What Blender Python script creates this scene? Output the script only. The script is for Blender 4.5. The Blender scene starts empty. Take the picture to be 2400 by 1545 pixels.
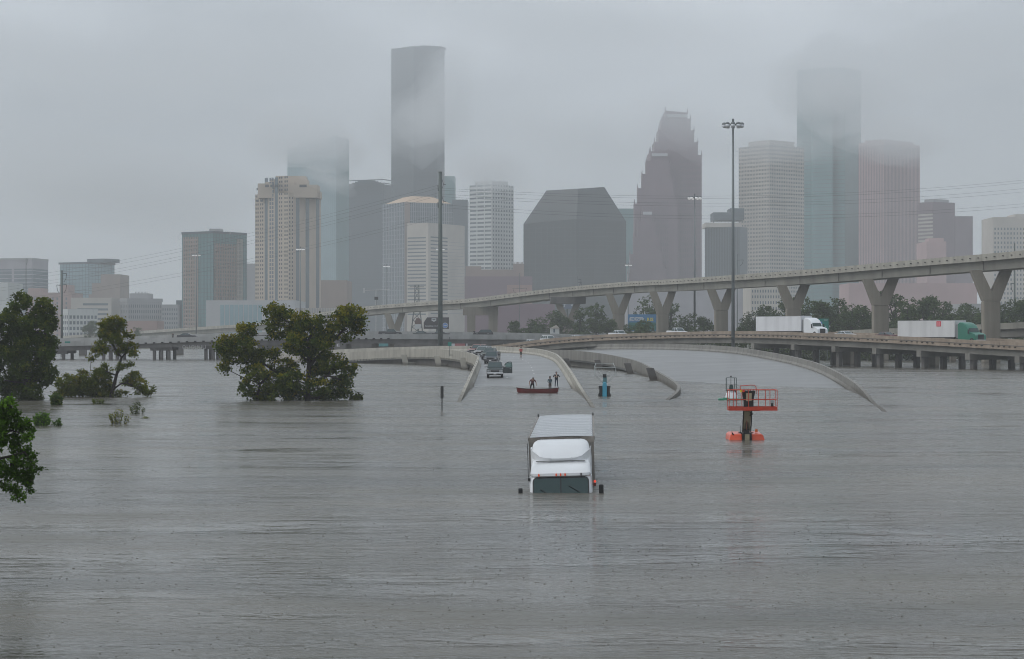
import bpy, bmesh, math, random
from mathutils import Vector, Matrix, Euler, Quaternion, noise as mnoise

# ------------------------------------------------------------------ camera, sky, sun, exposure
sc = bpy.context.scene
COL = sc.collection
FPX, CX, CY, HORIZON, CAMZ = 5000.0, 1200.0, 772.5, 785.0, 6.0
PITCH = math.atan((HORIZON - CY) / FPX)
cam_d = bpy.data.cameras.new('camera')
cam = bpy.data.objects.new('camera', cam_d)
COL.objects.link(cam)
cam.location = (0, 0, CAMZ)
cam.rotation_euler = (math.pi / 2 + PITCH, 0, 0)
cam_d.sensor_width = 36.0
cam_d.lens = FPX / 2400.0 * 36.0
cam_d.clip_start = 0.5
cam_d.clip_end = 40000
sc.camera = cam

SUN_EL, SUN_AZ = math.radians(48), math.radians(-78)      # soft sun behind the cloud, from the left
world = bpy.data.worlds.new('World')
sc.world = world
world.use_nodes = True
wn, wl = world.node_tree.nodes, world.node_tree.links
wn.clear()
w_out = wn.new('ShaderNodeOutputWorld')
w_bg = wn.new('ShaderNodeBackground')
w_sky = wn.new('ShaderNodeTexSky')
w_sky.sky_type = 'NISHITA'
w_sky.sun_disc = False
w_sky.sun_elevation = SUN_EL
w_sky.sun_rotation = SUN_AZ
w_sky.dust_density = 6.0
w_hsv = wn.new('ShaderNodeHueSaturation')
w_hsv.inputs['Saturation'].default_value = 0.25
w_tc = wn.new('ShaderNodeTexCoord')
w_map = wn.new('ShaderNodeMapping')
w_map.inputs['Scale'].default_value = (1.0, 1.0, 2.6)
w_map.inputs['Location'].default_value = (2.2, 6.4, 3.1)
w_noise = wn.new('ShaderNodeTexNoise')
w_noise.inputs['Scale'].default_value = 4.2
w_noise.inputs['Detail'].default_value = 5.0
w_noise.inputs['Roughness'].default_value = 0.52
w_ramp = wn.new('ShaderNodeValToRGB')
w_ramp.color_ramp.elements[0].position = 0.30
w_ramp.color_ramp.elements[0].color = (1.98, 2.36, 2.78, 1)
w_ramp.color_ramp.elements[1].position = 0.70
w_ramp.color_ramp.elements[1].color = (7.2, 7.8, 8.5, 1)
w_mix = wn.new('ShaderNodeMixRGB')
w_mix.inputs['Fac'].default_value = 0.86          # unbroken overcast: most of the blue sky is hidden
wl.new(w_tc.outputs['Generated'], w_map.inputs['Vector'])
wl.new(w_map.outputs['Vector'], w_noise.inputs['Vector'])
wl.new(w_noise.outputs['Fac'], w_ramp.inputs['Fac'])
wl.new(w_sky.outputs['Color'], w_hsv.inputs['Color'])
wl.new(w_hsv.outputs['Color'], w_mix.inputs['Color1'])
wl.new(w_ramp.outputs['Color'], w_mix.inputs['Color2'])
wl.new(w_mix.outputs['Color'], w_bg.inputs['Color'])
w_bg.inputs['Strength'].default_value = 0.136
wl.new(w_bg.outputs['Background'], w_out.inputs['Surface'])

sun_d = bpy.data.lights.new('sun', 'SUN')
sun_d.energy = 0.95
sun_d.angle = math.radians(50)
sun_d.color = (1.0, 0.97, 0.93)
sun = bpy.data.objects.new('sun', sun_d)
COL.objects.link(sun)
sd = Vector((math.sin(SUN_AZ) * math.cos(SUN_EL), -math.cos(SUN_AZ) * math.cos(SUN_EL), math.sin(SUN_EL)))
sun.rotation_euler = (-sd).to_track_quat('-Z', 'Y').to_euler()
w_sky.sun_rotation = math.atan2(sd.x, sd.y)

sc.view_settings.view_transform = 'Standard'
sc.view_settings.look = 'None'
sc.view_settings.exposure = 0.04
sc.view_settings.gamma = 1.0
sc.view_settings.use_curve_mapping = False
cy = sc.cycles
cy.use_denoising = True
cy.max_bounces = 8
cy.filter_width = 1.0
cy.diffuse_bounces = 2
cy.glossy_bounces = 3
cy.transmission_bounces = 3
cy.volume_bounces = 6
cy.transparent_max_bounces = 8
cy.caustics_reflective = False
cy.caustics_refractive = False

# ------------------------------------------------------------------ helpers
R = random.Random(7)
_cp, _sp = math.cos(PITCH), math.sin(PITCH)


def ray(x, y):
    u, v = (x - CX) / FPX, (CY - y) / FPX
    d = Vector((u, _cp - v * _sp, _sp + v * _cp))
    return d / d.y


def at(x, y, Y):
    """the point of the place that the photograph shows at pixel (x, y), Y metres in front of the camera"""
    d = ray(x, y)
    return Vector((d.x * Y, Y, CAMZ + d.z * Y))


def onwater(x, y):
    d = ray(x, y)
    return at(x, y, -CAMZ / d.z)


MATS = {}


def mat(name, col, rough=0.7, metal=0.0, spec=0.5, var=0.0, vscale=1.0, streak=0.0, emit=None, bump=0.0, bscale=20.0,
        dark=None, coat=0.0, tide=0.0, vdetail=4.0, stretch=(1, 1, 1)):
    """principled material; var mixes in a second tone by noise, streak adds rain streaks running down"""
    if name in MATS:
        return MATS[name]
    m = bpy.data.materials.new(name)
    m.use_nodes = True
    nt = m.node_tree
    b = nt.nodes['Principled BSDF']
    b.inputs['Base Color'].default_value = (*col, 1)
    b.inputs['Roughness'].default_value = rough
    b.inputs['Metallic'].default_value = metal
    b.inputs['Specular IOR Level'].default_value = spec
    if coat:
        b.inputs['Coat Weight'].default_value = coat
    if emit:
        b.inputs['Emission Color'].default_value = (*emit[0], 1)
        b.inputs['Emission Strength'].default_value = emit[1]
    src = None
    if var or streak or bump or tide:
        tc = nt.nodes.new('ShaderNodeTexCoord')
    if var or streak:
        d2 = dark or tuple(c * 0.55 for c in col)
        ng = nt.nodes.new('ShaderNodeTexNoise')
        ng.inputs['Scale'].default_value = vscale
        ng.inputs['Detail'].default_value = vdetail
        ng.inputs['Roughness'].default_value = 0.6
        mp = nt.nodes.new('ShaderNodeMapping')
        mp.inputs['Scale'].default_value = stretch
        nt.links.new(tc.outputs['Object'], mp.inputs['Vector'])
        nt.links.new(mp.outputs['Vector'], ng.inputs['Vector'])
        rp = nt.nodes.new('ShaderNodeValToRGB')
        rp.color_ramp.elements[0].position = 0.38
        rp.color_ramp.elements[1].position = 0.68
        rp.color_ramp.elements[0].color = (var, var, var, 1)
        rp.color_ramp.elements[1].color = (0, 0, 0, 1)
        nt.links.new(ng.outputs['Fac'], rp.inputs['Fac'])
        mx = nt.nodes.new('ShaderNodeMixRGB')
        mx.inputs['Color1'].default_value = (*col, 1)
        mx.inputs['Color2'].default_value = (*d2, 1)
        nt.links.new(rp.outputs['Color'], mx.inputs['Fac'])
        src = mx
        if streak:
            n2 = nt.nodes.new('ShaderNodeTexNoise')
            n2.inputs['Scale'].default_value = 1.0
            n2.inputs['Detail'].default_value = 5.0
            mp2 = nt.nodes.new('ShaderNodeMapping')
            mp2.inputs['Scale'].default_value = (vscale * 1.6, vscale * 1.6, vscale * 0.12)
            nt.links.new(tc.outputs['Object'], mp2.inputs['Vector'])
            nt.links.new(mp2.outputs['Vector'], n2.inputs['Vector'])
            r2 = nt.nodes.new('ShaderNodeValToRGB')
            r2.color_ramp.elements[0].position = 0.42
            r2.color_ramp.elements[1].position = 0.66
            r2.color_ramp.elements[0].color = (0, 0, 0, 1)
            r2.color_ramp.elements[1].color = (streak, streak, streak, 1)
            nt.links.new(n2.outputs['Fac'], r2.inputs['Fac'])
            m2 = nt.nodes.new('ShaderNodeMixRGB')
            m2.inputs['Color2'].default_value = (*[c * 0.45 for c in col], 1)
            nt.links.new(src.outputs['Color'], m2.inputs['Color1'])
            nt.links.new(r2.outputs['Color'], m2.inputs['Fac'])
            src = m2
        if tide:
            # brown wet band where the flood has stood against the concrete
            gp = nt.nodes.new('ShaderNodeNewGeometry')
            sx = nt.nodes.new('ShaderNodeSeparateXYZ')
            nt.links.new(gp.outputs['Position'], sx.inputs['Vector'])
            n3 = nt.nodes.new('ShaderNodeTexNoise')
            n3.inputs['Scale'].default_value = 0.8
            nt.links.new(gp.outputs['Position'], n3.inputs['Vector'])
            ad = nt.nodes.new('ShaderNodeMath')
            ad.operation = 'MULTIPLY_ADD'
            ad.inputs[1].default_value = -0.9
            nt.links.new(n3.outputs['Fac'], ad.inputs[0])
            nt.links.new(sx.outputs['Z'], ad.inputs[2])
            mr = nt.nodes.new('ShaderNodeMapRange')
            mr.inputs['From Min'].default_value = -0.35
            mr.inputs['From Max'].default_value = 0.15
            mr.inputs['To Min'].default_value = tide
            mr.inputs['To Max'].default_value = 0.0
            nt.links.new(ad.outputs[0], mr.inputs['Value'])
            m3 = nt.nodes.new('ShaderNodeMixRGB')
            m3.inputs['Color2'].default_value = (0.075, 0.066, 0.052, 1)
            nt.links.new(src.outputs['Color'], m3.inputs['Color1'])
            nt.links.new(mr.outputs['Result'], m3.inputs['Fac'])
            src = m3
        nt.links.new(src.outputs['Color'], b.inputs['Base Color'])
    if bump:
        nb = nt.nodes.new('ShaderNodeTexNoise')
        nb.inputs['Scale'].default_value = bscale
        nb.inputs['Detail'].default_value = 4
        nt.links.new(tc.outputs['Object'], nb.inputs['Vector'])
        bp = nt.nodes.new('ShaderNodeBump')
        bp.inputs['Strength'].default_value = bump
        nt.links.new(nb.outputs['Fac'], bp.inputs['Height'])
        nt.links.new(bp.outputs['Normal'], b.inputs['Normal'])
    MATS[name] = m
    return m


def glass(name, col, rough=0.06, alpha=0.55):
    if name in MATS:
        return MATS[name]
    m = bpy.data.materials.new(name)
    m.use_nodes = True
    nt = m.node_tree
    b = nt.nodes['Principled BSDF']
    b.inputs['Base Color'].default_value = (*col, 1)
    b.inputs['Roughness'].default_value = rough
    tr = nt.nodes.new('ShaderNodeBsdfTransparent')
    tr.inputs['Color'].default_value = (0.55, 0.66, 0.64, 1)
    mx = nt.nodes.new('ShaderNodeMixShader')
    mx.inputs['Fac'].default_value = alpha
    nt.links.new(tr.outputs['BSDF'], mx.inputs[1])
    nt.links.new(b.outputs['BSDF'], mx.inputs[2])
    nt.links.new(mx.outputs['Shader'], nt.nodes['Material Output'].inputs['Surface'])
    MATS[name] = m
    return m


class MB:
    """collects simple shapes into one mesh"""

    def __init__(self):
        self.v, self.f, self.mi, self.cur = [], [], [], 0

    def add(self, vs, fs, M=None):
        o = len(self.v)
        if M is not None:
            vs = [M @ Vector(p) for p in vs]
        self.v += [tuple(p) for p in vs]
        self.f += [tuple(i + o for i in f) for f in fs]
        self.mi += [self.cur] * len(fs)
        return self

    def box(self, x0, x1, y0, y1, z0, z1, M=None):
        return self.add([(x0, y0, z0), (x1, y0, z0), (x1, y1, z0), (x0, y1, z0),
                         (x0, y0, z1), (x1, y0, z1), (x1, y1, z1), (x0, y1, z1)],
                        [(3, 2, 1, 0), (4, 5, 6, 7), (0, 1, 5, 4), (1, 2, 6, 5), (2, 3, 7, 6), (3, 0, 4, 7)], M)

    def cbox(self, c, s, M=None):
        return self.box(c[0] - s[0] / 2, c[0] + s[0] / 2, c[1] - s[1] / 2, c[1] + s[1] / 2, c[2] - s[2] / 2, c[2] + s[2] / 2, M)

    def loft(self, rings, cap=True, closed=True, M=None):
        n = len(rings[0])
        vs = [p for r in rings for p in r]
        fs = []
        for i in range(len(rings) - 1):
            for j in range(n if closed else n - 1):
                k = (j + 1) % n
                fs.append((i * n + j, i * n + k, (i + 1) * n + k, (i + 1) * n + j))
        if cap and closed:
            fs.append(tuple(reversed(range(n))))
            fs.append(tuple((len(rings) - 1) * n + j for j in range(n)))
        return self.add(vs, fs, M)

    def tube(self, pts, r, n=6, M=None, cap=True):
        pts = [Vector(p) for p in pts]
        rs = r if isinstance(r, (list, tuple)) else [r] * len(pts)
        rings = []
        up = None
        for i, p in enumerate(pts):
            a = pts[max(i - 1, 0)]
            b = pts[min(i + 1, len(pts) - 1)]
            t = (b - a).normalized()
            if up is None or abs(up.dot(t)) > 0.95:
                up = Vector((0, 0, 1)) if abs(t.z) < 0.9 else Vector((1, 0, 0))
            s = t.cross(up).normalized()
            u = s.cross(t).normalized()
            up = u
            rings.append([p + (s * math.cos(2 * math.pi * k / n) + u * math.sin(2 * math.pi * k / n)) * rs[i] for k in range(n)])
        return self.loft(rings, cap, True, M)

    def cyl(self, c, r, h, n=12, axis='z', r2=None, M=None):
        c = Vector(c)
        d = {'x': Vector((1, 0, 0)), 'y': Vector((0, 1, 0)), 'z': Vector((0, 0, 1))}[axis]
        return self.tube([c - d * h / 2, c + d * h / 2], [r, r if r2 is None else r2], n, M)

    def prism(self, poly, y0, y1, M=None, axis='y'):
        """poly: list of (a, b); extruded along axis"""
        def P(a, b, t):
            return {'y': (a, t, b), 'x': (t, a, b), 'z': (a, b, t)}[axis]
        r0 = [P(a, b, y0) for a, b in poly]
        r1 = [P(a, b, y1) for a, b in poly]
        return self.loft([r0, r1], True, True, M)

    def mesh(self, name, mats, smooth=False, angle=None):
        me = bpy.data.meshes.new(name)
        me.from_pydata(self.v, [], self.f)
        for m in (mats if isinstance(mats, (list, tuple)) else [mats]):
            me.materials.append(m)
        if isinstance(mats, (list, tuple)) and len(mats) > 1:
            me.polygons.foreach_set('material_index', self.mi)
        bm = bmesh.new()
        bm.from_mesh(me)
        bmesh.ops.recalc_face_normals(bm, faces=bm.faces)
        bm.to_mesh(me)
        bm.free()
        if smooth:
            me.polygons.foreach_set('use_smooth', [True] * len(me.polygons))
            if angle is not None:
                me.set_sharp_from_angle(angle=math.radians(angle))
        me.update()
        return me

    def build(self, name, mats, parent=None, smooth=False, angle=None):
        return put(name, self.mesh(name, mats, smooth, angle), parent)


def put(name, me, parent=None):
    o = bpy.data.objects.new(name, me)
    COL.objects.link(o)
    if parent is not None:
        o.parent = parent
    return o


def bevel(o, w, seg=2):
    b = o.modifiers.new('bevel', 'BEVEL')
    b.width = w
    b.segments = seg
    b.limit_method = 'ANGLE'
    b.angle_limit = math.radians(35)
    return o


def tag(o, label, cat=None, group=None, kind=None):
    o['label'] = label
    if cat:
        o['category'] = cat
    if group:
        o['group'] = group
    if kind:
        o['kind'] = kind
    return o


def thing(name, label, cat, loc=(0, 0, 0), rz=0.0, group=None, rot=None):
    o = bpy.data.objects.new(name, None)
    COL.objects.link(o)
    o.empty_display_size = 0.3
    o.location = loc
    o.rotation_euler = rot if rot is not None else (0, 0, rz)
    return tag(o, label, cat, group)


def struct(o, label=None):
    o['kind'] = 'structure'
    if label:
        o['label'] = label
    return o


def kids(o):
    return [c for c in bpy.data.objects if c.parent is o]


def copy_tree(o, loc=None, rz=None, label=None, group=None, parent=None, scale=None, tree=None):
    if tree is None:
        tree = {}
        for c in COL.objects:
            if c.parent is not None:
                tree.setdefault(c.parent.name, []).append(c)
    c = o.copy()
    COL.objects.link(c)
    if parent is not None:
        c.parent = parent
    if loc is not None:
        c.location = loc
    if rz is not None:
        c.rotation_euler = (0, 0, rz)
    if scale is not None:
        c.scale = (scale,) * 3 if not isinstance(scale, tuple) else scale
    if label:
        c['label'] = label
    if group:
        c['group'] = group
    for k in tree.get(o.name, []):
        copy_tree(k, parent=c, tree=tree)
    return c


def lerp(a, b, t):
    return a + (b - a) * t


def spline(pts, n):
    """Catmull-Rom through points (any dimension), n samples"""
    pts = [Vector(p) for p in pts]
    P = [pts[0] * 2 - pts[1]] + pts + [pts[-1] * 2 - pts[-2]]
    out = []
    m = len(pts) - 1
    for i in range(n):
        t = i / (n - 1) * m
        k = min(int(t), m - 1)
        t -= k
        a, b, c, d = P[k], P[k + 1], P[k + 2], P[k + 3]
        out.append(0.5 * ((2 * b) + (c - a) * t + (2 * a - 5 * b + 4 * c - d) * t * t + (3 * b - a - 3 * c + d) * t ** 3))
    return out


def resample(pts, step):
    """even spacing along a polyline"""
    out = [pts[0].copy()]
    acc = 0.0
    for a, b in zip(pts, pts[1:]):
        L = (b - a).length
        while acc + L >= step:
            t = (step - acc) / L
            a = a + (b - a) * t
            out.append(a.copy())
            L = (b - a).length
            acc = 0.0
        acc += L
    return out
# ------------------------------------------------------------------ ground and flood water
def ground_height(x, y):
    h = -5.0
    edge = 880.0 if x < -60 else (lerp(880, 585, (x + 60) / 60.0) if x < 0 else (585 if x < 25 else (lerp(585, 505, (x - 25) / 20.0) if x < 45 else 505)))
    t = max(0.0, min(1.0, (y - edge) / 24.0))
    h += 6.6 * t * t * (3 - 2 * t)
    return h


gv, gf = [], []
gxs = [-9000, -4000, -2000, -1000, -500] + list(range(-300, 301, 20)) + [500, 1000, 2000, 4000, 9000]
gys = [-600, 0] + list(range(480, 1001, 10)) + [1500, 2500, 5000, 15000]
for yy in gys:
    for xx in gxs:
        gv.append((xx, yy, ground_height(xx, yy)))
nx = len(gxs)
for j in range(len(gys) - 1):
    for i in range(nx - 1):
        gf.append((j * nx + i, j * nx + i + 1, (j + 1) * nx + i + 1, (j + 1) * nx + i))
g = MB()
g.add(gv, gf)
struct(g.build('ground', mat('ground_grass', (0.075, 0.085, 0.05), 0.95, var=0.8, vscale=0.05, dark=(0.10, 0.09, 0.075))))


def water_mat():
    m = bpy.data.materials.new('flood_water')
    m.use_nodes = True
    nt = m.node_tree
    N, L = nt.nodes, nt.links
    b = N['Principled BSDF']
    b.inputs['IOR'].default_value = 1.33
    b.inputs['Specular IOR Level'].default_value = 0.5
    geo = N.new('ShaderNodeNewGeometry')

    def nz(scale, stretch, detail=4, rough=0.55, dist=0.0, off=(0, 0, 0)):
        mp = N.new('ShaderNodeMapping')
        mp.inputs['Scale'].default_value = stretch
        mp.inputs['Location'].default_value = off
        mp.inputs['Rotation'].default_value = (0, 0, 0.06)
        L.new(geo.outputs['Position'], mp.inputs['Vector'])
        n = N.new('ShaderNodeTexNoise')
        n.inputs['Scale'].default_value = scale
        n.inputs['Detail'].default_value = detail
        n.inputs['Roughness'].default_value = rough
        n.inputs['Distortion'].default_value = dist
        L.new(mp.outputs['Vector'], n.inputs['Vector'])
        return n

    def ramp(n, p0, c0, p1, c1):
        r = N.new('ShaderNodeValToRGB')
        r.color_ramp.elements[0].position = p0
        r.color_ramp.elements[0].color = (*c0, 1) if isinstance(c0, tuple) else (c0, c0, c0, 1)
        r.color_ramp.elements[1].position = p1
        r.color_ramp.elements[1].color = (*c1, 1) if isinstance(c1, tuple) else (c1, c1, c1, 1)
        L.new(n.outputs['Fac'], r.inputs['Fac'])
        return r

    def math_(op, a, bb):
        n = N.new('ShaderNodeMath')
        n.operation = op
        for i, s in enumerate((a, bb)):
            if isinstance(s, (int, float)):
                n.inputs[i].default_value = s
            else:
                L.new(s, n.inputs[i])
        return n.outputs[0]

    # muddy body of the water, faint silt clouds
    silt = ramp(nz(0.09, (0.4, 1, 1), 5, 0.6, 0.6), 0.35, (0.082, 0.081, 0.071), 0.7, (0.140, 0.128, 0.102))
    L.new(silt.outputs['Color'], b.inputs['Base Color'])
    # calm slicks between wind-ruffled patches, drawn out across the view by the current
    patch = ramp(nz(0.075, (0.40, 1.0, 1), 6, 0.62, 1.2, (3, 11, 0)), 0.42, 0.0, 0.58, 1.0)
    fine = ramp(nz(0.24, (0.26, 1.0, 1), 4, 0.65, 0.6, (7, 2, 0)), 0.42, 0.0, 0.62, 1.0)
    mixp = N.new('ShaderNodeMixRGB')
    mixp.inputs['Fac'].default_value = 0.45
    L.new(patch.outputs['Color'], mixp.inputs['Color1'])
    L.new(fine.outputs['Color'], mixp.inputs['Color2'])
    patch = mixp
    rgh = N.new('ShaderNodeMapRange')
    L.new(patch.outputs['Color'], rgh.inputs['Value'])
    rgh.inputs['To Min'].default_value = 0.08
    rgh.inputs['To Max'].default_value = 0.34
    L.new(rgh.outputs['Result'], b.inputs['Roughness'])
    small = nz(2.6, (0.35, 1.0, 1), 3, 0.65, 0.0)
    mid = nz(0.55, (0.30, 1.0, 1), 2, 0.6, 0.0)
    long_ = nz(0.09, (0.35, 1.0, 1), 2, 0.55, 0.0)
    # rain rings: small pits all over the surface
    vo = N.new('ShaderNodeTexVoronoi')
    vo.inputs['Scale'].default_value = 2.3
    vo.inputs['Randomness'].default_value = 1.0
    L.new(geo.outputs['Position'], vo.inputs['Vector'])
    pit = N.new('ShaderNodeMapRange')
    pit.inputs['From Min'].default_value = 0.0
    pit.inputs['From Max'].default_value = 0.16
    pit.inputs['To Min'].default_value = -0.35
    pit.inputs['To Max'].default_value = 0.0
    L.new(vo.outputs['Distance'], pit.inputs['Value'])
    h = math_('ADD', small.outputs['Fac'], math_('MULTIPLY', mid.outputs['Fac'], 1.3))
    amp = N.new('ShaderNodeMapRange')
    L.new(patch.outputs['Color'], amp.inputs['Value'])
    amp.inputs['To Min'].default_value = 0.35
    amp.inputs['To Max'].default_value = 1.9
    h = math_('MULTIPLY', h, amp.outputs['Result'])
    h = math_('ADD', h, math_('MULTIPLY', long_.outputs['Fac'], 4.0))
    h = math_('ADD', h, math_('MULTIPLY', pit.outputs['Result'], 1.3))
    bp = N.new('ShaderNodeBump')
    bp.inputs['Strength'].default_value = 0.75
    bp.inputs['Distance'].default_value = 0.10
    L.new(h, bp.inputs['Height'])
    L.new(bp.outputs['Normal'], b.inputs['Normal'])
    return m


WATER = water_mat()
struct(MB().box(-3000, 3000, -400, 1200, -0.01, 0.0).build('flood_water', WATER))

# rain: small splashes pitting the near water
rs = random.Random(91)
sp = MB()
for _ in range(2600):
    Y_ = 37 * (150 / 37.0) ** (rs.random() ** 0.8)
    X_ = rs.uniform(-0.26, 0.26) * Y_
    if abs(X_ - 1.9) < 1.6 and 78 < Y_ < 104:
        continue
    r_ = rs.uniform(0.022, 0.05)
    h_ = rs.uniform(0.006, 0.02)
    a_ = rs.uniform(0, 6)
    sp.add([(X_ + r_ * math.cos(a_ + k * 2.094), Y_ + r_ * math.sin(a_ + k * 2.094), 0.001) for k in range(3)] + [(X_, Y_, h_)], [(0, 1, 3), (1, 2, 3), (2, 0, 3)])
o = sp.build('rain_splash', WATER)
tag(o, 'tiny raindrop splashes all over the near water', kind='stuff')
# ------------------------------------------------------------------ skyline
def face_of(p0, p1):
    u = Vector((p1.x - p0.x, p1.y - p0.y, 0))
    w = u.length
    u.normalize()
    n = Vector((u.y, -u.x, 0))
    return (Vector((p0.x, p0.y, 0)), u, w, n)


def fbox(mb, face, u0, u1, z0, z1, d0, d1):
    """box lying on a facade: u along it, d outwards"""
    o, u, w, n = face
    vs = []
    for z in (z0, z1):
        for (a, d) in ((u0, d0), (u1, d0), (u1, d1), (u0, d1)):
            p = o + u * a + n * d
            vs.append((p.x, p.y, z))
    mb.add(vs, [(3, 2, 1, 0), (4, 5, 6, 7), (0, 1, 5, 4), (1, 2, 6, 5), (2, 3, 7, 6), (3, 0, 4, 7)])


def clad(mb, face, z0, z1, nfl, ncol, sp=0.45, pi=0.35, proud=0.35, u0=0.0, u1=None):
    w = face[2] if u1 is None else u1
    fh = (z1 - z0) / nfl
    if sp > 0:
        for i in range(nfl):
            fbox(mb, face, u0, w, z0 + fh * i, z0 + fh * (i + sp), -0.2, proud)
    if ncol and pi > 0:
        bw = (w - u0) / ncol
        for j in range(ncol + 1):
            c = u0 + bw * j
            fbox(mb, face, max(u0, c - bw * pi / 2), min(w, c + bw * pi / 2), z0, z1, -0.2, proud + 0.06)


def panes(mb, face, z0, z1, nfl, cols, wd, hfrac=0.5, d=0.08):
    """dark window panes set proud by a few cm, cols = list of u centres"""
    fh = (z1 - z0) / nfl
    for i in range(nfl):
        for c in cols:
            fbox(mb, face, c - wd / 2, c + wd / 2, z0 + fh * (i + 0.25), z0 + fh * (i + 0.25 + hfrac), -0.2, d)


class Bld:
    def __init__(self, name, label, xl, xc, xr, yt, Y, th=38, body=None, depth=None, cat='building'):
        self.Y = Y
        self.zt = at(xr, yt, Y).z
        cx = at(xc, yt, Y)
        self.root = thing(name, label, cat, (cx.x, Y, 0.0), group=None)
        t = math.radians(th)
        Xl, Xr = at(xl, yt, Y).x - cx.x, at(xr, yt, Y).x - cx.x
        pc = Vector((0, 0, 0))
        if xc <= xl + 0.5 or xc >= xr - 0.5:
            dp = depth or 45
            pl, pr = Vector((Xl, 0, 0)), Vector((Xr, 0, 0))
            self.pl, self.pr = pl, pr
            self.foot = [pl, pr, pr + Vector((0, dp, 0)), pl + Vector((0, dp, 0))]
            self.faces = [face_of(pl, pr)]
        else:
            # perspective: the far ends are seen a little narrower, so widen them with depth
            dl = -Xl * math.tan(t)
            pl = Vector((at(xl, yt, Y + dl).x - cx.x, dl, 0))
            dr = Xr / math.tan(t)
            dr = min(dr, 90)
            pr = Vector((at(xr, yt, Y + dr).x - cx.x, dr, 0))
            self.pl, self.pr = pl, pr
            self.foot = [pl, pc, pr, pl + pr]
            self.faces = [face_of(pl, pc), face_of(pc, pr)]
        self.body = body
        if body:
            self.block('wall', 0, self.zt, body)

    def z(self, y):
        return at(1200, y, self.Y).z

    def block(self, name, z0, z1, m, inset=0.0, foot=None, parent=None):
        ft = foot or self.foot
        c = sum(ft, Vector((0, 0, 0))) / len(ft)
        pts = [p + (c - p).normalized() * inset for p in ft]
        mb = MB()
        mb.loft([[(p.x, p.y, z0) for p in pts], [(p.x, p.y, z1) for p in pts]])
        return mb.build(name, m, parent or self.root)

    def part(self, name, mb, m, stuff=True):
        o = mb.build(name, m, self.root)
        if stuff:
            o['kind'] = 'stuff'
        return o


c_tan = mat('limestone_tan', (0.50, 0.42, 0.34), 0.8, var=0.3, vscale=0.05)
c_cream = mat('precast_cream', (0.54, 0.50, 0.45), 0.8, var=0.35, vscale=0.05)
c_white = mat('precast_white', (0.60, 0.62, 0.61), 0.7, var=0.3, vscale=0.05)
c_pink = mat('granite_pink', (0.50, 0.345, 0.345), 0.6, var=0.3, vscale=0.04)
c_brick = mat('brick_red', (0.38, 0.26, 0.235), 0.85, var=0.4, vscale=0.08)
c_brown = mat('brick_brown', (0.30, 0.24, 0.21), 0.85, var=0.3, vscale=0.08)
c_rose = mat('granite_rose', (0.215, 0.145, 0.175), 0.6, var=0.3, vscale=0.04)
c_gray = mat('concrete_grey', (0.36, 0.36, 0.37), 0.85, var=0.3, vscale=0.06)
c_lilac = mat('stucco_grey', (0.36, 0.35, 0.38), 0.85, var=0.3, vscale=0.06)
g_dark = mat('glass_dark', (0.035, 0.045, 0.05), 0.12, var=0.3, vscale=0.15, spec=0.6)
g_black = mat('glass_black', (0.013, 0.024, 0.030), 0.4, var=0.3, vscale=0.05, spec=0.3)
g_teal = mat('glass_teal', (0.12, 0.26, 0.27), 0.25, var=0.3, vscale=0.05, spec=0.6)
g_pale = mat('glass_pale', (0.27, 0.40, 0.44), 0.25, var=0.3, vscale=0.05, spec=0.6)
g_blue = mat('glass_blue', (0.10, 0.14, 0.17), 0.15, var=0.3, vscale=0.08, spec=0.6)
c_steel = mat('curtain_wall_grey', (0.070, 0.098, 0.118), 0.4, var=0.3, vscale=0.05)
g_soft = mat('glass_grey_soft', (0.058, 0.080, 0.095), 0.3)
g_rose = mat('glass_rose', (0.145, 0.11, 0.135), 0.4)
g_line = mat('glass_black_line', (0.018, 0.030, 0.036), 0.4)
c_pale = mat('cladding_pale', (0.47, 0.48, 0.49), 0.7, var=0.2, vscale=0.05)
c_copper = mat('roof_copper_tan', (0.50, 0.36, 0.24), 0.6)


def simple_rows(b, nfl, ncol, sp, pi, m, proud=0.35, y0=None, faces=None, name='facade_grid'):
    mb = MB()
    for i, f in enumerate(b.faces):
        if faces is not None and i not in faces:
            continue
        n = ncol[i] if isinstance(ncol, (list, tuple)) else ncol
        clad(mb, f, b.z(y0) if y0 else 0.0, b.zt, nfl, n, sp, pi, proud)
    return b.part(name, mb, m)


# -- far left group
b = Bld('office_block', 'small white slab block at the far left edge behind the tall tree', -60, -60, 19, 662, 1500, body=c_white)
b = Bld('hotel_tower', 'grey hotel block with dark vertical window strips, farthest left of the skyline', -70, 76, 113, 606, 1900, 20, c_lilac)
mb = MB()
for c in (0.42, 0.52, 0.62, 0.76, 0.86, 0.95):
    fbox(mb, b.faces[0], b.faces[0][2] * c - 3.2, b.faces[0][2] * c + 3.2, 4, b.zt - 9, -0.3, 0.12)
fbox(mb, b.faces[1], 1.0, b.faces[1][2] - 1.0, 4, b.zt - 9, -0.3, 0.12)
b.part('window_strip', mb, g_blue)
mb = MB()
for f in b.faces:
    for i in range(18):
        fbox(mb, f, 0, f[2], 5 + i * 3.4, 5.7 + i * 3.4, -0.2, 0.22)
b.part('floor_band', mb, c_lilac)
mb = MB()
mb.loft([[(p.x * 1.03, p.y * 1.03 - 0.6, b.zt - 1.4) for p in b.foot], [(p.x * 1.03, p.y * 1.03 - 0.6, b.zt + 0.5) for p in b.foot]])
b.part('roof_slab', mb, c_gray, False)
b = Bld('brick_warehouse', 'pinkish brick building half hidden by the tall left tree', 62, 62, 168, 686, 1700, body=c_brick)
mb = MB()
mb.box(at(64, 675, 1700).x - b.root.location.x, at(93, 675, 1700).x - b.root.location.x, 3, 30, 0, b.z(675))
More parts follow.
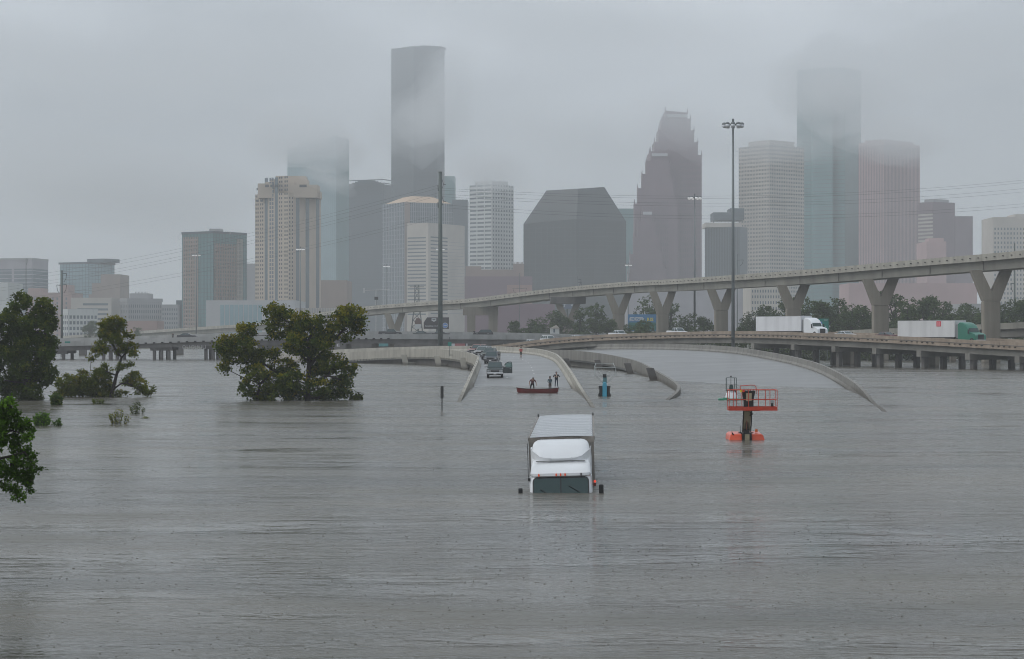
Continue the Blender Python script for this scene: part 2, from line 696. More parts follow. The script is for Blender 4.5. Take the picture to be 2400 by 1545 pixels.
mb.box(at(138, 667, 1700).x - b.root.location.x, at(157, 667, 1700).x - b.root.location.x, 3, 30, 0, b.z(667))
b.part('stair_tower', mb, c_brick, False)
mb = MB()
panes(mb, b.faces[0], 4, b.zt - 3, 9, [3 + 3.6 * i for i in range(9)], 1.3)
b.part('window_pane', mb, g_blue)
b = Bld('glass_office', 'pale teal glass office block on the left with a flat lipped roof', 141, 208, 268, 618, 1950, 35, g_pale)
mb = MB()
for f, n in zip(b.faces, (9, 8)):
    clad(mb, f, 0, b.zt, 20, n, 0.10, 0.05, 0.10)
b.part('mullion', mb, g_blue)
mb = MB()
mb.loft([[(p.x * 1.05, p.y * 1.05 - 1, b.zt - 0.2) for p in b.foot], [(p.x * 1.05, p.y * 1.05 - 1, b.zt + 1.6) for p in b.foot]])
mb.loft([[(p.x * 0.6 + 12, p.y * 0.6 + 12, b.zt + 1.6) for p in b.foot], [(p.x * 0.6 + 12, p.y * 0.6 + 12, b.zt + 5) for p in b.foot]])
b.part('roof_lip', mb, c_steel, False)
b = Bld('brown_office', 'brown stepped office building with a rounded corner left of centre', 236, 236, 281, 643, 1850, body=c_brown)
mb = MB()
x0 = b.root.location.x
mb.box(at(214, 664, 1850).x - x0, at(237, 664, 1850).x - x0, 2, 30, 0, b.z(664))
mb.box(at(206, 690, 1850).x - x0, at(215, 690, 1850).x - x0, 4, 30, 0, b.z(690))
b.part('lower_wing', mb, c_brown, False)
b = Bld('banded_office', 'cream low office with dark ribbon windows beside the white grid block', 166, 166, 261, 698, 1600, body=c_cream)
mb = MB()
for i, yy in enumerate((711, 723, 734, 745, 756)):
    fbox(mb, b.faces[0], 5 if i else 9, b.faces[0][2] - 2.5, b.z(yy + 5), b.z(yy), -0.3, 0.06)
b.part('ribbon_window', mb, g_blue)
b = Bld('white_grid_office', 'small white office with square grid windows on the left', 147, 161, 228, 726, 1400, 55, g_blue)
simple_rows(b, 6, [3, 8], 0.42, 0.26, c_white, 0.4, name='facade_grid')
b.block('cornice', b.zt - 2.5, b.zt + 0.4, c_white, inset=-0.6)
b = Bld('old_stone_office', 'grey old stone office with rows of small windows and a rooftop block', 283, 300, 379, 701, 1600, 60, g_blue)
simple_rows(b, 8, [4, 16], 0.42, 0.5, c_gray, 0.35)
b.block('cornice', b.zt - 2.2, b.zt + 0.5, c_gray, inset=-0.8)
mb = MB()
x0 = b.root.location.x
mb.box(at(305, 687, 1615).x - x0, at(349, 687, 1615).x - x0, 12, 34, b.zt, b.z(687))
for i in range(9):
    mb.box(at(318 + i * 3.4, 687, 1615).x - x0 - 0.2, at(318 + i * 3.4, 687, 1615).x - x0 + 0.2, 14, 14.4, b.z(687), b.z(683))
b.part('rooftop_block', mb, c_gray, False)
b = Bld('lower_stone_block', 'low grey stone block between the old office and the brown hotel', 379, 379, 416, 714, 1580, body=c_gray)
mb = MB()
panes(mb, b.faces[0], 3, b.zt - 2, 7, [1 + 1.7 * i for i in range(7)], 0.8)
b.part('window_pane', mb, g_blue)
b = Bld('grey_slab_block', 'narrow dark grey block touching the left side of the brown hotel', 413, 413, 430, 704, 1590, body=c_steel)
b = Bld('red_shed', 'low reddish shed roof above the ramp left of the brown hotel', 296, 296, 368, 752, 1250, body=c_brick, depth=25)

# -- brown residential hotel
b = Bld('brick_hotel', 'brown and glass residential hotel with rooftop box, second tallest on the left', 427, 500, 578, 547, 1500, 38, g_teal)
fl, fr = b.faces
mb = MB()
clad(mb, fl, 0, b.zt - 2, 26, 6, 0.42, 0.55, 0.5, 1.5, fl[2] * 0.52)
b.part('brick_panel', mb, c_brown)
mb = MB()
clad(mb, fr, 0, b.zt - 7, 26, 9, 0.40, 0.45, 0.5, 1.0, fr[2] * 0.68)
b.part('brick_panel', mb, c_brown)
mb = MB()
clad(mb, fr, 0, b.zt - 3, 26, 4, 0.16, 0.28, 0.6, fr[2] * 0.70, fr[2] * 0.86)
b.part('balcony_grid', mb, c_cream)
mb = MB()
for f in b.faces:
    clad(mb, f, 0, b.zt, 26, 22, 0.10, 0.10, 0.12)
b.part('mullion', mb, c_steel)
mb = MB()
mb.loft([[(p.x * 1.02, p.y * 1.02 - 0.6, b.zt) for p in b.foot], [(p.x * 1.02, p.y * 1.02 - 0.6, b.zt + 1.6) for p in b.foot]])
b.part('roof_lip', mb, c_steel, False)
mb = MB()
x0 = b.root.location.x
mb.box(at(491, 533, 1515).x - x0, at(519, 533, 1515).x - x0, 14, 24, b.zt, b.z(534))
mb.box(at(519, 541, 1515).x - x0, at(541, 541, 1515).x - x0, 14, 24, b.zt, b.z(541))
b.part('rooftop_block', mb, c_gray, False)
b = Bld('grey_office_slab', 'grey block seen between the brown hotel and the tan tower', 568, 568, 602, 618, 1700, body=c_gray)

# -- low arena with striped glass
b = Bld('arena_hall', 'wide low pale hall with tall striped glass front below the tan tower', 483, 483, 692, 704, 1200, body=c_pale, depth=60)
mb = MB()
f = b.faces[0]
for i in range(9):
    fbox(mb, f, 8 + i * 2.65, 10.2 + i * 2.65, 6, b.zt - 2.5, -0.3, 0.1)
b.part('window_strip', mb, g_pale)
b = Bld('fin_garage', 'low parking block with thin vertical fins right of the pale hall', 692, 692, 806, 722, 1150, body=c_gray, depth=40)
mb = MB()
f = b.faces[0]
for i in range(30):
    fbox(mb, f, i * f[2] / 30, i * f[2] / 30 + 0.35, 0, b.zt, -0.2, 0.35)
b.part('fin', mb, c_cream)

# -- tan residential tower
b = Bld('tan_tower', 'tall tan stone apartment tower with stepped crown and twin dark glass strips', 598, 676, 752, 452, 1450, 40, c_tan)
fl, fr = b.faces
z_sh = b.zt
mb = MB()
NF = 34
wl, wr = fl[2], fr[2]
panes(mb, fl, 8, z_sh, NF, [wl * .03, wl * .09, wl * .17, wl * .23], 1.0)
panes(mb, fl, 8, z_sh + 12, NF + 4, [wl * .74, wl * .80, wl * .90, wl * .96], 1.0)
panes(mb, fr, 8, z_sh - 2, NF, [wr * .04, wr * .12], 1.0)
b.part('window_pane', mb, g_dark)
mb = MB()
for c, w_ in ((.335, 2.6), (.64, 2.6)):
    fbox(mb, fl, wl * c - w_ / 2, wl * c + w_ / 2, 6, z_sh + 11, -0.3, 0.12)
panes(mb, fl, 8, z_sh + 11, NF + 4, [wl * .46, wl * .53], 1.5, 0.72)
for c, w_ in ((.28, 3.4), (.58, 3.6), (.90, 3.2)):
    fbox(mb, fr, wr * c - w_ / 2, wr * c + w_ / 2, 6, z_sh - 1, -0.3, 0.12)
b.part('glass_strip', mb, g_blue)
mb = MB()
x0 = b.root.location.x


def tpx(x0_, x1_, yt, d0, d1, yb=452):
    a, c = at(x0_, yt, 1450 + d0).x - x0, at(x1_, yt, 1450 + d0).x - x0
    mb.box(a, c, d0, d1, b.z(yb) - 3, b.z(yt))


ax = [(604, 690, 428, 9, 26), (622, 690, 424, 11, 26), (632, 720, 417, 12, 28), (646, 716, 409, 14, 28), (672, 744, 432, 4, 26), (690, 750, 446, 10, 26)]
for a_ in ax:
    tpx(*a_)
b.part('crown_tier', mb, c_tan, False)
mb = MB()
for yy in (437, 465):
    for c in (.08, .20):
        fbox(mb, fl, wl * c - 1, wl * c + 1, b.z(yy + 5), b.z(yy), 0.1, 0.2)
for xx in (628, 640, 650, 708, 716):
    a = at(xx, 430, 1459).x - x0
    mb.box(a - 1.3, a + 1.3, 3.7, 4.4, b.z(438), b.z(432))
b.part('crown_window', mb, g_dark)
b = Bld('brown_annex', 'squat brown brick block right of the tan tower', 752, 752, 813, 657, 1380, body=c_brown)

# -- central towers
b = Bld('glass_tower', 'pale teal glass tower with slanted notched crown left of the tallest tower', 674, 788, 818, 346, 2300, 24, g_pale)
zt = b.zt
mb = MB()
fl = b.foot
top = [(fl[0], 346), (fl[1], 318), (fl[2], 322), (fl[3], 340)]
mb.loft([[(p.x, p.y, zt - 1) for p, _ in top], [(p.x, p.y, b.z(yy)) for p, yy in top]])
b.part('sloped_crown', mb, g_pale, False)
mb = MB()
f = b.faces[0]
for i in range(24):
    fbox(mb, f, f[2] * i / 24, f[2] * i / 24 + 0.25, 0, b.zt - 1, -0.2, 0.2)
f = b.faces[1]
for i in range(6):
    fbox(mb, f, f[2] * i / 6, f[2] * i / 6 + 0.25, 0, b.zt - 1, -0.2, 0.2)
b.part('mullion', mb, g_teal)
mb = MB()
fbox(mb, b.faces[1], 0.2, b.faces[1][2], 0, b.zt - 4, -0.2, 0.1)
b.part('side_glass', mb, g_teal)
b = Bld('dark_office_tower', 'dark grey tower with softly curved roof directly left of the tallest tower', 818, 900, 922, 432, 2150, 25, c_steel)
mb = MB()
n = 12
pf, pb = b.foot[0], b.foot[1]
for i in range(n):
    t0, t1 = i / n, (i + 1) / n
    za = b.zt - 3 + 8 * math.sin(math.pi * min(1, t0 * 0.9 + .1)) ** 0.6
    p = pf.lerp(pb, t0)
    q = pf.lerp(pb, t1)
    mb.loft([[(p.x, p.y, b.zt - 4), (q.x, q.y, b.zt - 4), (q.x, q.y + 25, b.zt - 4), (p.x, p.y + 25, b.zt - 4)],
             [(p.x, p.y, za), (q.x, q.y, za), (q.x, q.y + 25, za), (p.x, p.y + 25, za)]])
b.part('curved_roof', mb, c_steel, False)
mb = MB()
for f in b.faces:
    for i in range(46):
        fbox(mb, f, 0, f[2], i * 3.6, i * 3.6 + 1.0, -0.2, 0.12)
b.part('floor_band', mb, g_soft)
b = Bld('tallest_tower', 'tallest grey granite tower with chamfered top fading into the cloud', 917, 1002, 1042, 108, 2220, 30, None)
ft = [b.foot[0], b.foot[1] + Vector((-14, 7, 0)), b.foot[1] + Vector((9, 14, 0)), b.foot[2], b.foot[3]]
b.block('wall', 0, b.zt, c_steel, foot=ft)
mb = MB()
f0 = face_of(ft[0], ft[1])
f1 = face_of(ft[1], ft[2])
f2 = face_of(ft[2], ft[3])
for f in (f0, f1, f2):
    for i in range(74):
        fbox(mb, f, 0.3, f[2] - 0.3, 4 + i * 4.05, 6.2 + i * 4.05, -0.2, 0.1)
b.part('ribbon_window', mb, g_soft)
mb = MB()
mb.loft([[(p.x * 0.9 + 3, p.y * 0.9 + 3, b.zt) for p in ft], [(p.x * 0.8 + 5, p.y * 0.8 + 6, b.zt + 2.2) for p in ft]])
b.part('roof_house', mb, c_steel, False)
b = Bld('teal_slab_tower', 'teal grey slab tower showing right beside the tallest tower', 1040, 1040, 1066, 413, 2400, body=g_teal)
b = Bld('grey_slab_tower', 'dark grey slab tower right of the steel pole behind the cream building', 1060, 1060, 1096, 468, 2150, body=c_steel)
b = Bld('copper_roof_office', 'blue glass office with brown piers and a low tan hipped roof', 896, 948, 1062, 474, 1900, 62, g_blue)
mb = MB()
f = b.faces[0]
clad(mb, f, 0, b.zt, 30, 14, 0.12, 0.30, 0.3)
f = b.faces[1]
clad(mb, f, 0, b.zt, 30, 22, 0.10, 0.30, 0.3)
b.part('facade_grid', mb, mat('curtain_frame', (0.26, 0.28, 0.31), 0.6))
mb = MB()
fbox(mb, b.faces[1], 0.0, 5.0, 0, b.zt, -0.2, 1.2)
b.part('corner_pier', mb, c_brown, False)
mb = MB()
zc = b.zt
c0 = sum(b.foot, Vector((0, 0, 0))) / 4
mb.loft([[(lerp(p.x, c0.x, .05), lerp(p.y, c0.y, .05), zc) for p in b.foot], [(lerp(p.x, c0.x, .6), lerp(p.y, c0.y, .6), zc + 6.5) for p in b.foot]])
b.part('hipped_roof', mb, c_copper, False)
b = Bld('cream_banded_tower', 'cream mid-rise with dark ribbon windows and chamfered top behind the steel pole', 954, 1004, 1089, 522, 1700, 30, c_cream)
ft = b.foot
mb = MB()
fl, fr = b.faces
for i in range(22):
    z0 = b.z(738) + i * (b.z(550) - b.z(738)) / 22
    fbox(mb, fl, 0.6, fl[2] - 2.4, z0, z0 + 1.0, -0.3, 0.07)
    fbox(mb, fr, 3.5, fr[2] * 0.52, z0 + 0.6, z0 + 1.6, -0.3, 0.07)
b.part('ribbon_window', mb, g_blue)
mb = MB()
for i in range(22):
    z0 = b.z(738) + i * (b.z(560) - b.z(738)) / 22
    fbox(mb, fr, fr[2] * 0.56, fr[2] - 0.5, z0 + 1.2, z0 + 1.5, -0.3, 0.05)
b.part('joint_line', mb, c_gray)
b = Bld('white_grid_tower', 'white tower with square grid windows standing alone right of the steel pole', 1101, 1153, 1203, 432, 2000, 42, g_blue)
mb = MB()
clad(mb, b.faces[0], 0, b.zt, 38, 3, 0.55, 0.10, 0.4)
clad(mb, b.faces[1], 0, b.zt, 38, 8, 0.52, 0.42, 0.4)
b.part('facade_grid', mb, c_white)
b.block('roof_block', b.zt, b.zt + 4, c_white, inset=5)
b = Bld('brown_hall', 'long low brown brick hall below the white grid tower', 1089, 1089, 1248, 648, 1500, body=c_rose)
mb = MB()
x0 = b.root.location.x
for (xa, xb, yt) in ((1091, 1127, 622), (1127, 1205, 630), (1203, 1228, 616)):
    mb.box(at(xa, yt, 1520).x - x0, at(xb, yt, 1520).x - x0, 20, 50, 0, b.z(yt))
b.part('upper_block', mb, c_brown, False)
mb = MB()
for i in range(7):
    mb.box(at(1206 + i * 3, 611, 1520).x - x0, at(1207.6 + i * 3, 611, 1520).x - x0, 20, 22, b.z(618), b.z(612))
b.part('battlement', mb, c_brown)
b = Bld('purple_warehouse', 'broad purple brown warehouse block seen under the high flyover', 1096, 1096, 1300, 712, 1100, body=c_rose)
b = Bld('pink_warehouse', 'faint pink brick block with pale corner left of the dark tower base', 1188, 1188, 1247, 668, 1350, body=c_brick)

# -- dark faceted tower (eight-sided outline)
Y0 = 1900
pts = [(1227, 800), (1227, 521), (1281, 446), (1417, 437), (1467, 516), (1467, 800)]
rt = thing('dark_faceted_tower', 'broad black glass tower with sloping shoulders in the middle of the skyline', 'building', (at(1352, 700, Y0).x, Y0, 0))
x0 = rt.location.x
mb = MB()
XL, XM, XR = at(1227, 0, Y0 + 30).x - x0, 0.0, at(1467, 0, Y0 + 30).x - x0
TL, TM, TR = at(1281, 0, Y0 + 30).x - x0, at(1356, 0, Y0).x - x0, at(1417, 0, Y0 + 22).x - x0
zs, zl, zm, zr = at(0, 521, Y0).z, at(0, 446, Y0 + 30).z, at(0, 441, Y0).z, at(0, 437, Y0 + 22).z
V = [(XL, 30, 0), (XM, 0, 0), (XR, 26, 0), (6, 70, 0),
     (XL, 30, zs), (XM, 0, at(0, 513, Y0).z), (XR, 26, at(0, 516, Y0).z), (6, 70, zs),
     (TL, 34, zl), (TM, 14, zm), (TR, 30, zr), (6, 50, zr)]
F = [(0, 1, 5, 4), (1, 2, 6, 5), (2, 3, 7, 6), (3, 0, 4, 7), (4, 5, 9, 8), (5, 6, 10, 9), (6, 7, 11, 10), (7, 4, 8, 11), (8, 9, 10, 11), (3, 2, 1, 0)]
mb.add(V, F)
mb.build('glass_shell', g_black, rt)
mb = MB()
for (p, q) in ((Vector((XL, 30, 0)), Vector((0, 0, 0))), (Vector((0, 0, 0)), Vector((XR, 26, 0)))):
    f = face_of(p, q)
    for i in range(26):
        fbox(mb, f, 0.3, f[2] - 0.3, 2 + i * 4, 2.35 + i * 4, -0.2, 0.08)
    for i in range(9):
        fbox(mb, f, f[2] * i / 9, f[2] * i / 9 + 0.2, 0, zs - 2, -0.2, 0.1)
o = mb.build('mullion', g_line, rt)
o['kind'] = 'stuff'
b = Bld('teal_back_office', 'small teal office showing between the black tower and the gabled tower', 1446, 1446, 1490, 489, 2300, body=g_teal)

# -- gabled stepped tower
Y0 = 2000
rt = thing('gabled_tower', 'rose granite tower stepping up in three spiked Dutch gables', 'building', (at(1560, 700, Y0).x, Y0, 0))
x0 = rt.location.x


def X(px):
    return at(px, 500, Y0).x - x0


def Zz(py):
    return at(1200, py, Y0).z


def gable(name, left, right, yb, y0, y1, m):
    """left/right: lists of (px, py) from the ridge down; a stepped outline extruded along the ridge"""
    poly = [(X(right[-1][0]), Zz(yb))]
    for i in range(len(right) - 1, 0, -1):
        poly.append((X(right[i][0]), Zz(right[i][1])))
        poly.append((X(right[i - 1][0]), Zz(right[i][1])))
    poly.append((X(right[0][0]), Zz(right[0][1])))
    poly.append((X(left[0][0]), Zz(left[0][1])))
    for i in range(1, len(left)):
        poly.append((X(left[i - 1][0]), Zz(left[i][1])))
        poly.append((X(left[i][0]), Zz(left[i][1])))
    poly.append((X(left[-1][0]), Zz(yb)))
    MB().prism(poly, y0, y1).build(name, m, rt)
    mb = MB()
    for (px, py) in left[0:] + right[0:]:
        mb.tube([(X(px), y0 + 1, Zz(py) - 1), (X(px), y0 + 1, Zz(py) + 4.5)], [0.7, 0.1], 4)
    mb.build('spire', m, rt)['kind'] = 'stuff'


gable('high_gable', [(1564, 253), (1556, 270), (1548, 298), (1538, 327), (1526, 352)],
      [(1616, 258), (1624, 272), (1632, 300), (1641, 328), (1650, 358)], 800, 24, 60, c_rose)
gable('middle_gable', [(1526, 353), (1516, 376), (1506, 406), (1496, 440), (1488, 476)],
      [(1566, 353), (1572, 380), (1580, 420), (1590, 470)], 800, 8, 24, c_rose)
gable('low_gable', [(1504, 492), (1493, 520), (1484, 556), (1476, 596), (1471, 640)],
      [(1528, 492), (1536, 520), (1545, 556), (1552, 590), (1560, 630)], 800, -4, 8, c_rose)
for (xa, xb, yt, d) in ((1566, 1615, 262, 23.6), (1529, 1566, 358, 7.6), (1506, 1527, 497, -4.4)):
    MB().box(X(xa), X(xb), d - 0.6, d, Zz(yt + 7), Zz(yt)).build('roof_panel', mat('roof_pale', (0.50, 0.50, 0.52), 0.5), rt)
mb = MB()
for i in range(30):
    yy = 370 + i * 14
    for j in range(12):
        xx = 1598 + j * 4.2
        mb.box(X(xx), X(xx + 1.8), 23.7, 24.05, Zz(yy + 8), Zz(yy))
for i in range(20):
    yy = 470 + i * 14
    for j in range(14):
        xx = 1500 + j * 5
        mb.box(X(xx), X(xx + 1.6), 7.7, 8.05, Zz(yy + 8), Zz(yy))
mb.build('window_pane', g_rose, rt)['kind'] = 'stuff'
b = Bld('slate_office', 'dark slate office with a pale roof rim right of the gabled tower', 1652, 1735, 1752, 532, 1800, 25, c_steel)
mb = MB()
f = b.faces[0]
for i in range(22):
    fbox(mb, f, f[2] * i / 22, f[2] * i / 22 + 0.5, 0, b.zt - 0.5, -0.2, 0.2)
b.part('fin', mb, g_dark)
mb = MB()
x0 = b.root.location.x
mb.box(at(1654, 520, 1806).x - x0, at(1738, 520, 1806).x - x0, 6, 40, b.zt, b.z(521))
b.part('roof_rim', mb, c_cream, False)
mb = MB()
mb.box(at(1672, 495, 1812).x - x0, at(1735, 495, 1812).x - x0, 12, 40, b.z(514), b.z(496))
mb.box(at(1712, 484, 1812).x - x0, at(1745, 484, 1812).x - x0, 14, 40, b.z(514), b.z(486))
mb.box(at(1672, 514, 1812).x - x0, at(1674, 514, 1812).x - x0, 12, 13, b.z(521), b.z(514))
b.part('rooftop_block', mb, c_steel, False)

# -- right group
b = Bld('cream_striped_tower', 'cream tower of fine horizontal window bands left of the teal tower', 1732, 1804, 1884, 340, 2000, 46, g_blue)
mb = MB()
clad(mb, b.faces[0], 0, b.zt, 50, 20, 0.52, 0.36, 0.4)
clad(mb, b.faces[1], 0, b.zt, 50, 20, 0.52, 0.30, 0.4)
b.part('facade_grid', mb, c_cream)
b.block('rooftop_block', b.zt, b.zt + 5.5, c_cream, inset=9)
b = Bld('teal_tower', 'teal glass tower with faceted sides, second tallest, top lost in cloud', 1868, 1980, 2018, 158, 2200, 30, None)
p = b.foot
ft = [p[0], p[0] + Vector((5, -7, 0)), p[0].lerp(p[1], .28) + Vector((0, -3, 0)), p[0].lerp(p[1], .32) + Vector((0, -9, 0)), p[0].lerp(p[1], .72) + Vector((0, -9, 0)), p[0].lerp(p[1], .75), p[1], p[2], p[3]]
b.block('wall', 0, b.zt, g_teal, foot=ft)
mb = MB()
for i in range(len(ft) - 3):
    f = face_of(ft[i], ft[i + 1])
    if f[2] > 3:
        for k in range(70):
            fbox(mb, f, 0.1, f[2] - 0.1, 2 + k * 4.0, 2.5 + k * 4.0, -0.2, 0.08)
b.part('floor_line', mb, c_steel)
b = Bld('pink_tower', 'pink granite tower with darker central stripes right of the teal tower', 2012, 2072, 2156, 332, 2150, 38, c_pink)
mb = MB()
f = b.faces[1]
for i in range(26):
    fbox(mb, f, f[2] * i / 26, f[2] * i / 26 + 0.8, 0, b.zt - 3, -0.2, 0.15)
f = b.faces[0]
for i in range(16):
    fbox(mb, f, f[2] * i / 16, f[2] * i / 16 + 0.8, 0, b.zt - 3, -0.2, 0.15)
b.part('window_strip', mb, c_rose)
b.block('roof_block', b.zt, b.zt + 3, c_pink, inset=7)
b = Bld('purple_office', 'mauve office with a pale banded left side right of the pink tower', 2152, 2187, 2238, 473, 2050, 50, c_rose)
mb = MB()
for i in range(34):
    fbox(mb, b.faces[0], 0.2, b.faces[0][2] - 0.2, 2 + i * 3.6, 3.9 + i * 3.6, -0.2, 0.2)
b.part('floor_band', mb, c_cream)
b.block('rooftop_block', b.zt, b.zt + 3, c_gray, inset=6)
b = Bld('mauve_back_office', 'plain mauve slab showing at the right side of the banded mauve office', 2236, 2236, 2280, 507, 2250, body=c_rose)
b = Bld('red_gabled_office', 'low reddish office in front of the mauve pair above the flyover', 2172, 2172, 2218, 566, 1750, body=c_pink)
mb = MB()
x0 = b.root.location.x
mb.box(at(2178, 560, 1752).x - x0, at(2212, 560, 1752).x - x0, 2, 20, b.zt, b.z(558))
b.part('rooftop_block', mb, c_pink, False)
b = Bld('tan_grid_office', 'tan office with small square windows at the right edge of the photo', 2328, 2328, 2500, 509, 1800, body=c_cream)
mb = MB()
f = b.faces[0]
panes(mb, f, 4, b.zt - 8, 24, [1.5 + 2.7 * i for i in range(22)], 1.2, 0.5)
b.part('window_pane', mb, g_blue)
mb = MB()
x0 = b.root.location.x
mb.box(at(2378, 503, 1802).x - x0, at(2500, 503, 1802).x - x0, 2, 30, b.zt, b.z(502))
b.part('rooftop_block', mb, c_cream, False)
b = Bld('cream_low_office', 'pale low office behind the trees under the flyover, left of the white truck', 1760, 1760, 1850, 672, 1300, body=c_cream)
mb = MB()
panes(mb, b.faces[0], 3, b.zt - 1, 9, [1 + 1.6 * i for i in range(14)], 0.7)
b.part('window_pane', mb, g_blue)
b = Bld('mauve_podium', 'wide faint mauve podium block behind the trees below the pink tower', 1990, 1990, 2290, 664, 1500, body=c_pink)
b = Bld('grey_podium', 'wide grey podium block below the gabled tower behind the flyover', 1470, 1470, 1760, 664, 1600, body=c_lilac)
b = Bld('flat_roofed_shed', 'long grey flat roofed shed low behind the trees at the right edge', 2255, 2255, 2420, 712, 1050, body=c_gray, depth=30)
# ------------------------------------------------------------------ ramps, viaducts, bridges
m_conc = mat('concrete_barrier', (0.25, 0.242, 0.222), 0.75, var=0.7, vscale=0.35, streak=0.6, tide=0.8, dark=(0.20, 0.19, 0.17))
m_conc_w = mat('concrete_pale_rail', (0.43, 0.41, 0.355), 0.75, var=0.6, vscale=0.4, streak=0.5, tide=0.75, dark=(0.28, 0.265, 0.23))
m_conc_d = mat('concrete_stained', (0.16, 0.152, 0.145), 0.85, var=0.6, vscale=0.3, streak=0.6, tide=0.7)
m_conc_b = mat('concrete_brown_rail', (0.36, 0.29, 0.225), 0.8, var=0.6, vscale=0.5, streak=0.5, dark=(0.24, 0.185, 0.14))
m_girder = mat('concrete_girder', (0.245, 0.235, 0.21), 0.8, var=0.6, vscale=0.2, streak=0.6)
m_pier = mat('concrete_pier', (0.27, 0.25, 0.205), 0.85, var=0.7, vscale=0.25, streak=0.6, tide=0.6, dark=(0.235, 0.20, 0.165))
m_slot = mat('dark_slot', (0.025, 0.025, 0.025), 0.9)
m_paint = mat('lane_paint', (0.72, 0.72, 0.68), 0.5)


def wet_road():
    m = bpy.data.materials.new('wet_road')
    m.use_nodes = True
    nt = m.node_tree
    N, L = nt.nodes, nt.links
    b_ = N['Principled BSDF']
    geo = N.new('ShaderNodeNewGeometry')
    n = N.new('ShaderNodeTexNoise')
    n.inputs['Scale'].default_value = 0.12
    n.inputs['Detail'].default_value = 3
    L.new(geo.outputs['Position'], n.inputs['Vector'])
    r = N.new('ShaderNodeMapRange')
    r.inputs['From Min'].default_value = 0.35
    r.inputs['From Max'].default_value = 0.65
    r.inputs['To Min'].default_value = 0.30
    r.inputs['To Max'].default_value = 0.40
    L.new(n.outputs['Fac'], r.inputs['Value'])
    L.new(r.outputs['Result'], b_.inputs['Roughness'])
    mx = N.new('ShaderNodeValToRGB')
    mx.color_ramp.elements[0].color = (0.15, 0.15, 0.15, 1)
    mx.color_ramp.elements[1].color = (0.20, 0.20, 0.195, 1)
    L.new(n.outputs['Fac'], mx.inputs['Fac'])
    L.new(mx.outputs['Color'], b_.inputs['Base Color'])
    n2 = N.new('ShaderNodeTexNoise')
    n2.inputs['Scale'].default_value = 9
    n2.inputs['Detail'].default_value = 2
    L.new(geo.outputs['Position'], n2.inputs['Vector'])
    bp = N.new('ShaderNodeBump')
    bp.inputs['Strength'].default_value = 0.08
    bp.inputs['Distance'].default_value = 0.01
    L.new(n2.outputs['Fac'], bp.inputs['Height'])
    L.new(bp.outputs['Normal'], b_.inputs['Normal'])
    return m


m_road = wet_road()


def right_of(path, i):
    a, c = path[max(i - 1, 0)], path[min(i + 1, len(path) - 1)]
    t = Vector((c.x - a.x, c.y - a.y, 0)).normalized()
    return Vector((t.y, -t.x, 0))


def sweep(mb, path, prof, i0=0, i1=None):
    i1 = len(path) - 1 if i1 is None else i1
    rings = []
    for i in range(i0, i1 + 1):
        r = right_of(path, i)
        rings.append([path[i] + r * o + Vector((0, 0, u)) for (o, u) in prof])
    mb.loft(rings)


def barrier_panels(root, path, side, h, m, per, step, name='barrier_panel', lip=None, outer=0.0):
    """side +1: the road lies to the right of the path direction"""
    s = side
    prof = [(-0.15 * s, 0.0), (0.17 * s, 0.0), (0.22 * s, -h * 0.62), (0.42 * s, -h * 0.86), (0.42 * s, -h), (-0.15 * s, -h - outer)]
    k = 0
    while k < len(path) - 1:
        e = min(k + per, len(path) - 1)
        sub = [p.copy() for p in path[k:e + 1]]
        d = (sub[-1] - sub[-2]).normalized()
        sub[-1] -= d * 0.035                      # open joint between the cast panels
        mb = MB()
        sweep(mb, sub, prof)
        mb.build(name, m, root)
        k = e


def ribbon(mb, A, B, dz0, dz1):
    """slab between edge polylines A and B, from dz1 (top) to dz0 (bottom)"""
    rings = []
    for a, c in zip(A, B):
        rings.append([a + Vector((0, 0, dz1)), c + Vector((0, 0, dz1)), c + Vector((0, 0, dz0)), a + Vector((0, 0, dz0))])
    mb.loft(rings)


def inset(A, B, a, b_):
    """edge lines moved in by a from A and b_ from B (metres)"""
    oa, ob = [], []
    for p, q in zip(A, B):
        d = (q - p)
        L = d.length
        oa.append(p + d * (a / L))
        ob.append(q - d * (b_ / L))
    return oa, ob


def dashes(name, root, A, B, frac, step, ln, wd, dz):
    """lane dashes: each one a thin painted slab"""
    n = len(A)
    line = [a.lerp(c, frac) for a, c in zip(A, B)]
    pts = resample(line, 0.6)
    per = int(step / 0.6)
    dn = int(ln / 0.6)
    for k in range(2, len(pts) - dn - 1, per):
        sub = [p + Vector((0, 0, dz)) for p in pts[k:k + dn + 1]]
        if sub[0].z < 0.05:
            continue
        mb = MB()
        sweep(mb, sub, [(-wd / 2, 0.004), (wd / 2, 0.004), (wd / 2, -0.02), (-wd / 2, -0.02)])
        mb.build(name, m_paint, root)


# ---- centre ramp, rising out of the water and curving left
N_ = 90
CL = spline([at(1066, 966, 178) - Vector((0, 0, 0.5)), at(1075, 942.7, 190), at(1100, 886, 245), at(1120, 840, 318), at(1113, 832, 345), at(1094, 825.7, 372), at(1052, 820, 402),
             at(1000, 818, 425), at(900, 821, 444), at(800, 827, 456), at(650, 833, 478), at(540, 838, 498)], N_)
CR = spline([at(1400, 972, 166) - Vector((0, 0, 0.6)), at(1391, 955, 176), at(1365.6, 915.5, 215), at(1334, 865, 262), at(1311, 836, 316), at(1292.5, 825.7, 348), at(1261, 818, 385),
             at(1209, 814, 412), at(1120, 811, 440), at(1000, 812, 462), at(800, 819, 490), at(600, 832, 520)], N_)
ramp = thing('flooded_ramp', 'concrete ramp rising from the water in the middle and curving left', 'ramp', (0, 0, 0))
HB = 1.14
mb = MB()
ribbon(mb, CL, CR, -HB - 0.9, -HB)
deck = mb.build('deck', m_road, ramp)
barrier_panels(ramp, CL, 1, HB, m_conc_w, 4, 1, outer=0.5)
barrier_panels(ramp, CR, -1, HB, m_conc_w, 4, 1, outer=0.5)
